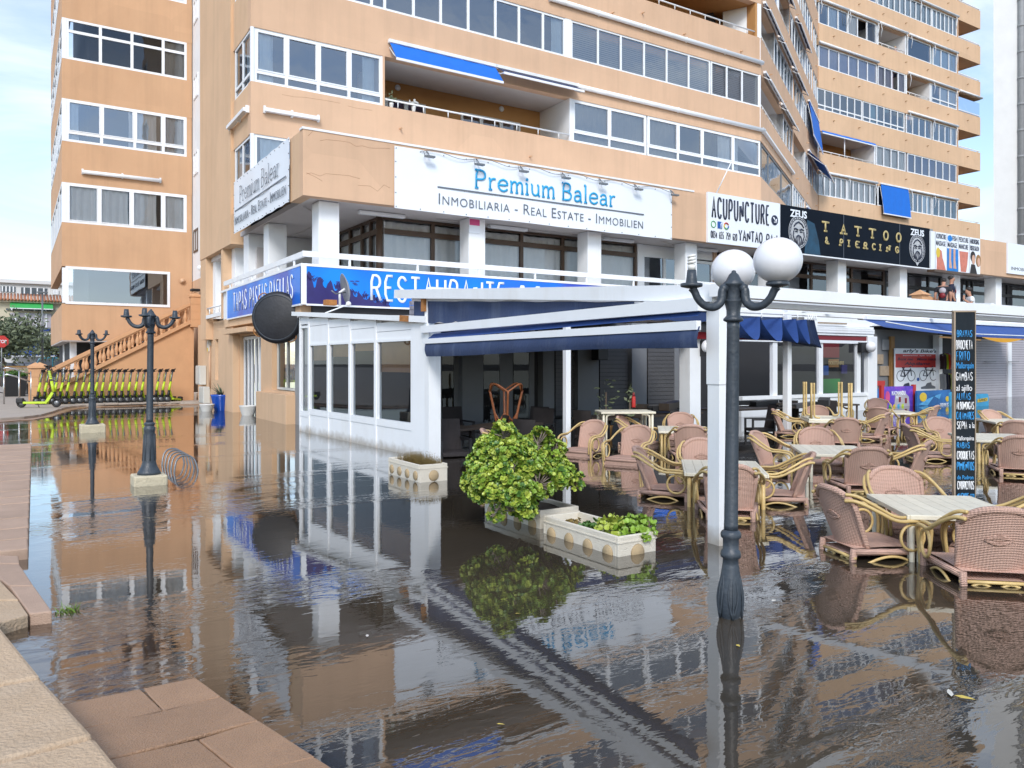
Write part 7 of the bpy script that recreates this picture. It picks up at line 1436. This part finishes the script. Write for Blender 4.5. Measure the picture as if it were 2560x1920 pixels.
def car(px_, D, a, mat, label, L=4.2, hgt=1.42, van=False):
    c_ = ray(px_, 0)*D; o = empty('parked_car', label, 'car', (c_.x, c_.y, .1), R(a)); w = .85
    prof = [(-L/2, .35), (-L/2, .75), (-L/2+.1, .9), (-L/2+.7, .95), (-L/2+1.15, hgt-.04), (-L/2+1.7, hgt), (.3, hgt), (.9, hgt-.1), (1.35, .95), (L/2-.25, .82), (L/2, .66), (L/2, .35)] if not van else [(-L/2, .35), (-L/2, 1.0), (-L/2+.1, hgt-.1), (-L/2+.4, hgt), (.8, hgt), (1.3, 1.0), (L/2-.1, .9), (L/2, .7), (L/2, .35)]
    b = MB(); m = len(prof)
    vs = [(x, -w*(1-.16*max(0, z-.95)/.5), z) for x, z in prof]+[(x, w*(1-.16*max(0, z-.95)/.5), z) for x, z in prof]; b.add(vs, [tuple(range(m)), tuple(range(m, 2*m))[::-1]]+[(i, m+i, m+(i+1) % m, (i+1) % m) for i in range(m)]); b.build('body', mat, o, .05)
    for s_ in (-1, 1):
        g = MB(); y_ = s_*(w*.985); g.add([(-L/2+.95, y_*.97, .97), (1.2, y_*.97, .97), (.8, y_*.88, hgt-.12), (-L/2+1.3, y_*.88, hgt-.1)], [(0, 1, 2, 3) if s_ < 0 else (3, 2, 1, 0)]); g.v = [(x, y_2+s_*.02, z) for x, y_2, z in g.v]; g.build('side_window', 'bg_glass', o)
        MB().box(-.1, -.04, s_*w*.95-.03, s_*w*.95+.03, .95, hgt-.1).build('pillar', mat, o)
        for x in (-L/2+.75, L/2-.8):
            t = MB().tube([(x+.24*math.cos(R(q)), s_*(w-.08), .3+.24*math.sin(R(q))) for q in range(0, 360, 20)], .09, 8, closed=True).build('wheel', 'rubber', o); MB().lathe([(0, -.05), (.2, -.05), (.2, .05), (0, .05)], 14, cap=False, mat=Matrix.Translation((x, s_*(w-.06), .3)) @ Matrix.Rotation(R(90), 4, 'X')).build('hub', 'chrome', t)
        MB().box(L/2-.12, L/2+.01, s_*.62-.14, s_*.62+.14, .62, .74).build('headlight', 'globe', o); MB().box(-L/2-.01, -L/2+.06, s_*.65-.12, s_*.65+.12, .7, .85).build('tail_light', 'red', o)
    MB().add([(1.28, -w*.85, .98), (1.28, w*.85, .98), (.92, w*.78, hgt-.13), (.92, -w*.78, hgt-.13)], [(0, 1, 2, 3)]).build('windscreen', 'bg_glass', o)
car(60, 58, 175, 'car_dark', 'dark blue saloon parked before the blue shop awning'); car(8, 62, 178, 'car_white', 'pale silver car at the left edge beyond the plaza'); car(128, 63, 180, 'car_teal', 'teal van parked behind the dark saloon', 4.4, 1.85, True); car(-2, 52, 170, 'car_dark', 'dark car cut by the left edge of the picture')
def tree(px_, D, h, r_, n, label, seed, mat='leaf_olive', squash=1.):
    c_ = ray(px_, 0)*D; o = empty('street_tree', label, 'tree', (c_.x, c_.y, .07)); g = random.Random(seed); t = MB(); ends = []
    t.tube([(0, 0, 0), (.1, .05, h*.25), (-.05, 0, h*.45)], [.16, .13, .09], 8)
    for k in range(9):
        a = 2*math.pi*k/9+g.random(); e_ = Vector((math.cos(a)*r_*.6, math.sin(a)*r_*.6, h*(.5+.3*g.random()))); t.tube([(0, 0, h*.4), Vector((0, 0, h*.4)).lerp(e_, .5)+Vector((0, 0, .2)), e_], [.07, .045, .02], 6); ends.append(e_)
    t.build('trunk', 'bark', o); b = MB()
    for k in range(n):
        c2 = g.choice(ends)+Vector((g.gauss(0, 1), g.gauss(0, 1), g.gauss(0, .8)*squash))*r_*.33; d = Vector((g.gauss(0, 1), g.gauss(0, 1), g.gauss(0, 1))).normalized()*.16; s_ = d.orthogonal().normalized()*.07; b.add([c2-d, c2+s_, c2+d, c2-s_], [(0, 1, 2, 3)])
    b.build('crown', mat, o); return o
tree(5, 48, 4.6, 1.7, 4200, 'grey-green olive tree at the left edge before the white building', 3); tree(150, 60, 4.6, 1.5, 2000, 'small grey-green tree peeping out beside the orange wing', 9)
pl_ = empty('lamp_pole', 'tall thin grey street pole before the tiled roof', 'pole', (*(ray(106, 0)*50)[:2], .07)); MB().tube([(0, 0, 0), (0, 0, 5.9)], [.08, .05], 8).build('mast', 'steel_grey', pl_); MB().box(-.3, .3, -.1, .1, 5.88, 5.98).build('lamp_head', 'steel_grey', pl_, .02)
c_ = ray(4, 0)*46; ss_ = empty('stop_sign', 'red octagonal stop sign cut by the left edge', 'road sign', (c_.x, c_.y, .07)); MB().tube([(0, 0, 0), (0, 0, 3.0)], .035, 8).build('pole', 'steel_grey', ss_)
oc = [(.37*math.cos(R(22.5+45*k)), .37*math.sin(R(22.5+45*k))) for k in range(8)]; OM = Matrix.Translation((0, -.04, 2.68)) @ Matrix.Rotation(R(90), 4, 'X')
MB().prism(oc, 0, .02, OM).build('plate', 'red', ss_); me = fit_text('STOP', .5, .2, bold=.02); o_ = bpy.data.objects.new('lettering', me); COL.objects.link(o_); me.materials.append(M['sign_white']); me.transform(OM @ Matrix.Translation((-.25, -.1, .026))); o_.parent = ss_
dp = empty('dark_planter', 'tall dark square planter with a clipped green shrub on the plaza', 'planter', (*gz(38, 990, .085)[:2], .075)); MB().add([(-.36, -.36, 0), (.36, -.36, 0), (.36, .36, 0), (-.36, .36, 0), (-.45, -.45, .85), (.45, -.45, .85), (.45, .45, .85), (-.45, .45, .85)], [(3, 2, 1, 0), (4, 5, 6, 7), (0, 1, 5, 4), (1, 2, 6, 5), (2, 3, 7, 6), (3, 0, 4, 7)]).build('box', 'black', dp); b = MB()
for k in range(1300): d = Vector((rnd.gauss(0, .2), rnd.gauss(0, .2), .85+abs(rnd.gauss(0, .11)))); e_ = Vector((rnd.uniform(-1, 1), rnd.uniform(-1, 1), rnd.uniform(-1, 1)))*.04; f_ = e_.orthogonal()*.5; b.add([d-e_, d+f_, d+e_, d-f_], [(0, 1, 2, 3)])
b.build('shrub', 'leaf_dark', dp, kind='stuff')
gp = empty('wooden_screen', 'tan wooden screen panel beside the stair foot', 'screen', (*(ray(52, 0)*37)[:2], .075), R(8))
for k in range(6): MB().box(-.62+k*.205, -.42+k*.205, -.02, .02, .1, 1.22).build('board', 'wood_raw', gp)
MB().box(-.66, -.62, -.04, .04, 0, 1.28).build('post', 'wood_brown', gp); MB().box(.62, .66, -.04, .04, 0, 1.28).build('post', 'wood_brown', gp); MB().box(-.62, .62, -.035, .035, 1.22, 1.28).build('top_rail', 'wood_brown', gp)
rr_ = empty('metal_handrail', 'bent metal ramp handrail at the left shore', 'railing', (0, 0, 0)); a_ = gz(12, 985, .1); b_ = atD(78, 935, 27.5)
for dz in (0, -.28): MB().tube(smooth([atD(8, 922-dz*60, 27), atD(20, 918-dz*60, 27), b_+Vector((0, 0, dz))], 1), .028, 8).build('rail', 'chrome', rr_)
for p_ in (10, 48, 78): q = atD(p_, 928, 27); MB().tube([(q.x, q.y, .05), (q.x, q.y, q.z)], .028, 8).build('post', 'chrome', rr_)
bp2 = empty('chain_bollard', 'short dark bollard with a slack chain at the left shore', 'bollard', (*gz(68, 985, .085)[:2], .08)); MB().lathe([(.1, 0), (.05, .05), (.04, .4), (.06, .45), (.0, .5)], 12, cap=False).build('shaft', 'black', bp2); MB().tube([(-.03-.14*i, -.02*i, .4-.25*math.sin(i/9*math.pi)-.02*i) for i in range(10)], .02, 6).build('chain', 'black', bp2)
# ================================================================== PEOPLE
def skin(name, vs, es, mat, parent, sub=2, root=0):
    me = bpy.data.meshes.new(name); me.from_pydata([v[0] for v in vs], es, []); o = bpy.data.objects.new(name, me); COL.objects.link(o); o.parent = parent
    sk = o.modifiers.new('skin', 'SKIN'); sk.use_smooth_shade = True
    for i, v in enumerate(vs): r_ = v[1]; me.skin_vertices[0].data[i].radius = r_ if isinstance(r_, tuple) else (r_, r_); me.skin_vertices[0].data[i].use_root = (i == root)
    s = o.modifiers.new('sub', 'SUBSURF'); s.levels = sub; s.render_levels = sub; me.materials.append(M[mat]); return o
def person(loc, face, label, shirt, hair='hair', bend=0., prints=(), hand=None, hairtop=True, s=1.):
    o = empty('person', label, 'person', loc, R(face)); o.scale = (s, s, s)                     # faces +x, z up, 1.78 m
    fx = math.sin(R(bend)); V3 = lambda x, y, z: (x+fx*max(0, z-.95)*.55+(fx*max(0, z-1.42)*1.2), y, z-(1-math.cos(R(bend)))*max(0, z-1.3)*.8)
    vs = [(V3(0, 0, .98), (.15, .12)), (V3(0, 0, 1.18), (.14, .11)), (V3(0, 0, 1.36), (.17, .115)), (V3(0, 0, 1.48), (.085, .075)), (V3(.01, 0, 1.55), .056), (V3(.03, 0, 1.62), (.078, .088)), (V3(.025, 0, 1.70), (.083, .098)), (V3(.01, 0, 1.755), (.065, .075)),
          (V3(0, .19, 1.43), .062), (V3(-.02, .25, 1.16), .045), (V3(.08, .24, .93), .036), (V3(.12, .23, .83), (.045, .025)), (V3(0, -.19, 1.43), .062), (V3(-.02, -.25, 1.16), .045), (V3(.08, -.24, .93), .036), (V3(.12, -.23, .83), (.045, .025)),
          ((0, .1, .9), .095), ((.02, .11, .5), .06), ((0, .11, .09), .042), ((.14, .13, .04), .04), ((0, -.1, .9), .095), ((.02, -.11, .5), .06), ((0, -.11, .09), .042), ((.14, -.13, .04), .04), (V3(.12, 0, 1.655), .018)]
    if hand: vs[9] = (V3(.06, .27, 1.2), .045); vs[10] = (V3(.24, .12, 1.38), .036); vs[11] = (V3(.19, .05, 1.53), (.035, .03))
    es = [(0, 1), (1, 2), (2, 3), (3, 4), (4, 5), (5, 6), (6, 7), (2, 8), (8, 9), (9, 10), (10, 11), (2, 12), (12, 13), (13, 14), (14, 15), (0, 16), (16, 17), (17, 18), (18, 19), (0, 20), (20, 21), (21, 22), (22, 23), (5, 24)]
    skin('body', vs, es, 'skin', o)
    sv = [(V3(0, 0, .88), (.165, .135)), (V3(0, 0, 1.0), (.17, .135)), (V3(0, 0, 1.18), (.162, .13)), (V3(0, 0, 1.36), (.19, .135)), (V3(0, 0, 1.455), (.105, .095)), (V3(0, .2, 1.42), .08), (V3(-.01, .245, 1.24), .072), (V3(0, -.2, 1.42), .08), (V3(-.01, -.245, 1.24), .072)]
    if hand: sv[6] = (V3(.03, .26, 1.27), .072)
    sh_ = skin('shirt', sv, [(0, 1), (1, 2), (2, 3), (3, 4), (3, 5), (5, 6), (3, 7), (7, 8)], shirt, o)
    skin('trousers', [((0, 0, .93), (.16, .13)), ((0, .1, .85), .108), ((.02, .11, .5), .078), ((0, .11, .1), .065), ((0, -.1, .85), .108), ((.02, -.11, .5), .078), ((0, -.11, .1), .065)], [(0, 1), (1, 2), (2, 3), (0, 4), (4, 5), (5, 6)], 'jeans', o)
    hc = Vector(V3(.0, 0, 1.72)); MB().sphere(hc+Vector((-.012, 0, .012)), .108, 16, 10, (1.0, .86, .86)).build('hair', hair, o) if hairtop else None
    for (side, cz, r_, m_) in prints: x = .145 if side > 0 else -.145; c2 = Vector(V3(x, 0, cz)); MB().lathe([(0, .0), (r_, .0), (r_, .012), (0, .012)], 20, cap=False, mat=Matrix.Translation(c2) @ Matrix.Rotation(R(90*side), 4, 'Y')).build('shirt_print', m_, sh_)
    return o
fwd = math.degrees(math.atan2(FW.y, FW.x))
c_ = ray(2378, 0)*29.3; person((c_.x, c_.y, 2.95), fwd-115, 'tall man in a navy T-shirt looking right on the terrace stair', 'shirt_navy', prints=((1, 1.36, .085, 'grey'), (1, 1.22, .09, 'red')))
c_ = ray(2357, 0)*28.7; person((c_.x, c_.y, 2.83), fwd-35, 'man in a black T-shirt with a round back print, head bowed', 'shirt_black', bend=20, prints=((-1, 1.31, .115, 'lilac'), (-1, 1.13, .10, 'red_dark')))
c_ = ray(2428, 0)*27.2; person((c_.x, c_.y, 2.32), fwd+75, 'man in a white T-shirt with a hand at his chin, facing the other two', 'shirt_white', bend=6, hand=True)
c_ = oY(2237, 115, YT+.5); person((c_.x, c_.y, tz[4]-1.15), -95, 'tiny fair-haired person leaning on a tower balcony rail', 'shirt_pink', 'hair_blond')
# ================================================================== FLOATING LEAVES AND LITTER
for i, (p_, q_) in enumerate(((2375, 1733), (2412, 1745), (1252, 1812), (1935, 1502), (1845, 1615), (1295, 1535), (918, 1590))):
    c_ = gz(p_, q_, .004); b = MB(); l, w_ = (.042, .013) if i < 2 else (.018, .009); b.add([(-l, 0, .002), (-l*.3, w_, .006), (l*.5, w_*.7, .005), (l, 0, .003), (l*.5, -w_*.7, .004), (-l*.3, -w_, .002)], [(0, 1, 2, 3, 4, 5)]); o = b.build('floating_leaf', 'leaf_yellow' if i % 3 else 'litter'); o.location = c_; o.rotation_euler = (0, 0, rnd.random()*6); tag(o, ('larger yellow leaf floating at the right, paler of a pair', 'larger yellow leaf floating at the right, yellower of a pair', 'tiny leaf floating near the bottom centre', 'tiny leaf floating right of the lamp foot', 'tiny leaf floating just below the lamp foot', 'tiny leaf floating below the bush reflection', 'tiny pale scrap floating left of centre')[i], 'leaf', 'leaves floating on the flood')
g_ = empty('grass_tuft', 'small green grass tuft growing at the submerged kerb corner', 'grass', gz(172, 1528, 0)); b = MB()
for k in range(60): a = rnd.random()*6.28; l = rnd.uniform(.02, .07); p0 = Vector((rnd.gauss(0, .03), rnd.gauss(0, .03), -.01)); q = p0+Vector((math.cos(a)*l*.8, math.sin(a)*l*.8, l*.8)); s_ = Vector((.004, .003, 0)); b.add([p0-s_, p0+s_, q], [(0, 1, 2)])
b.build('blades', 'leaf', g_, kind='stuff')
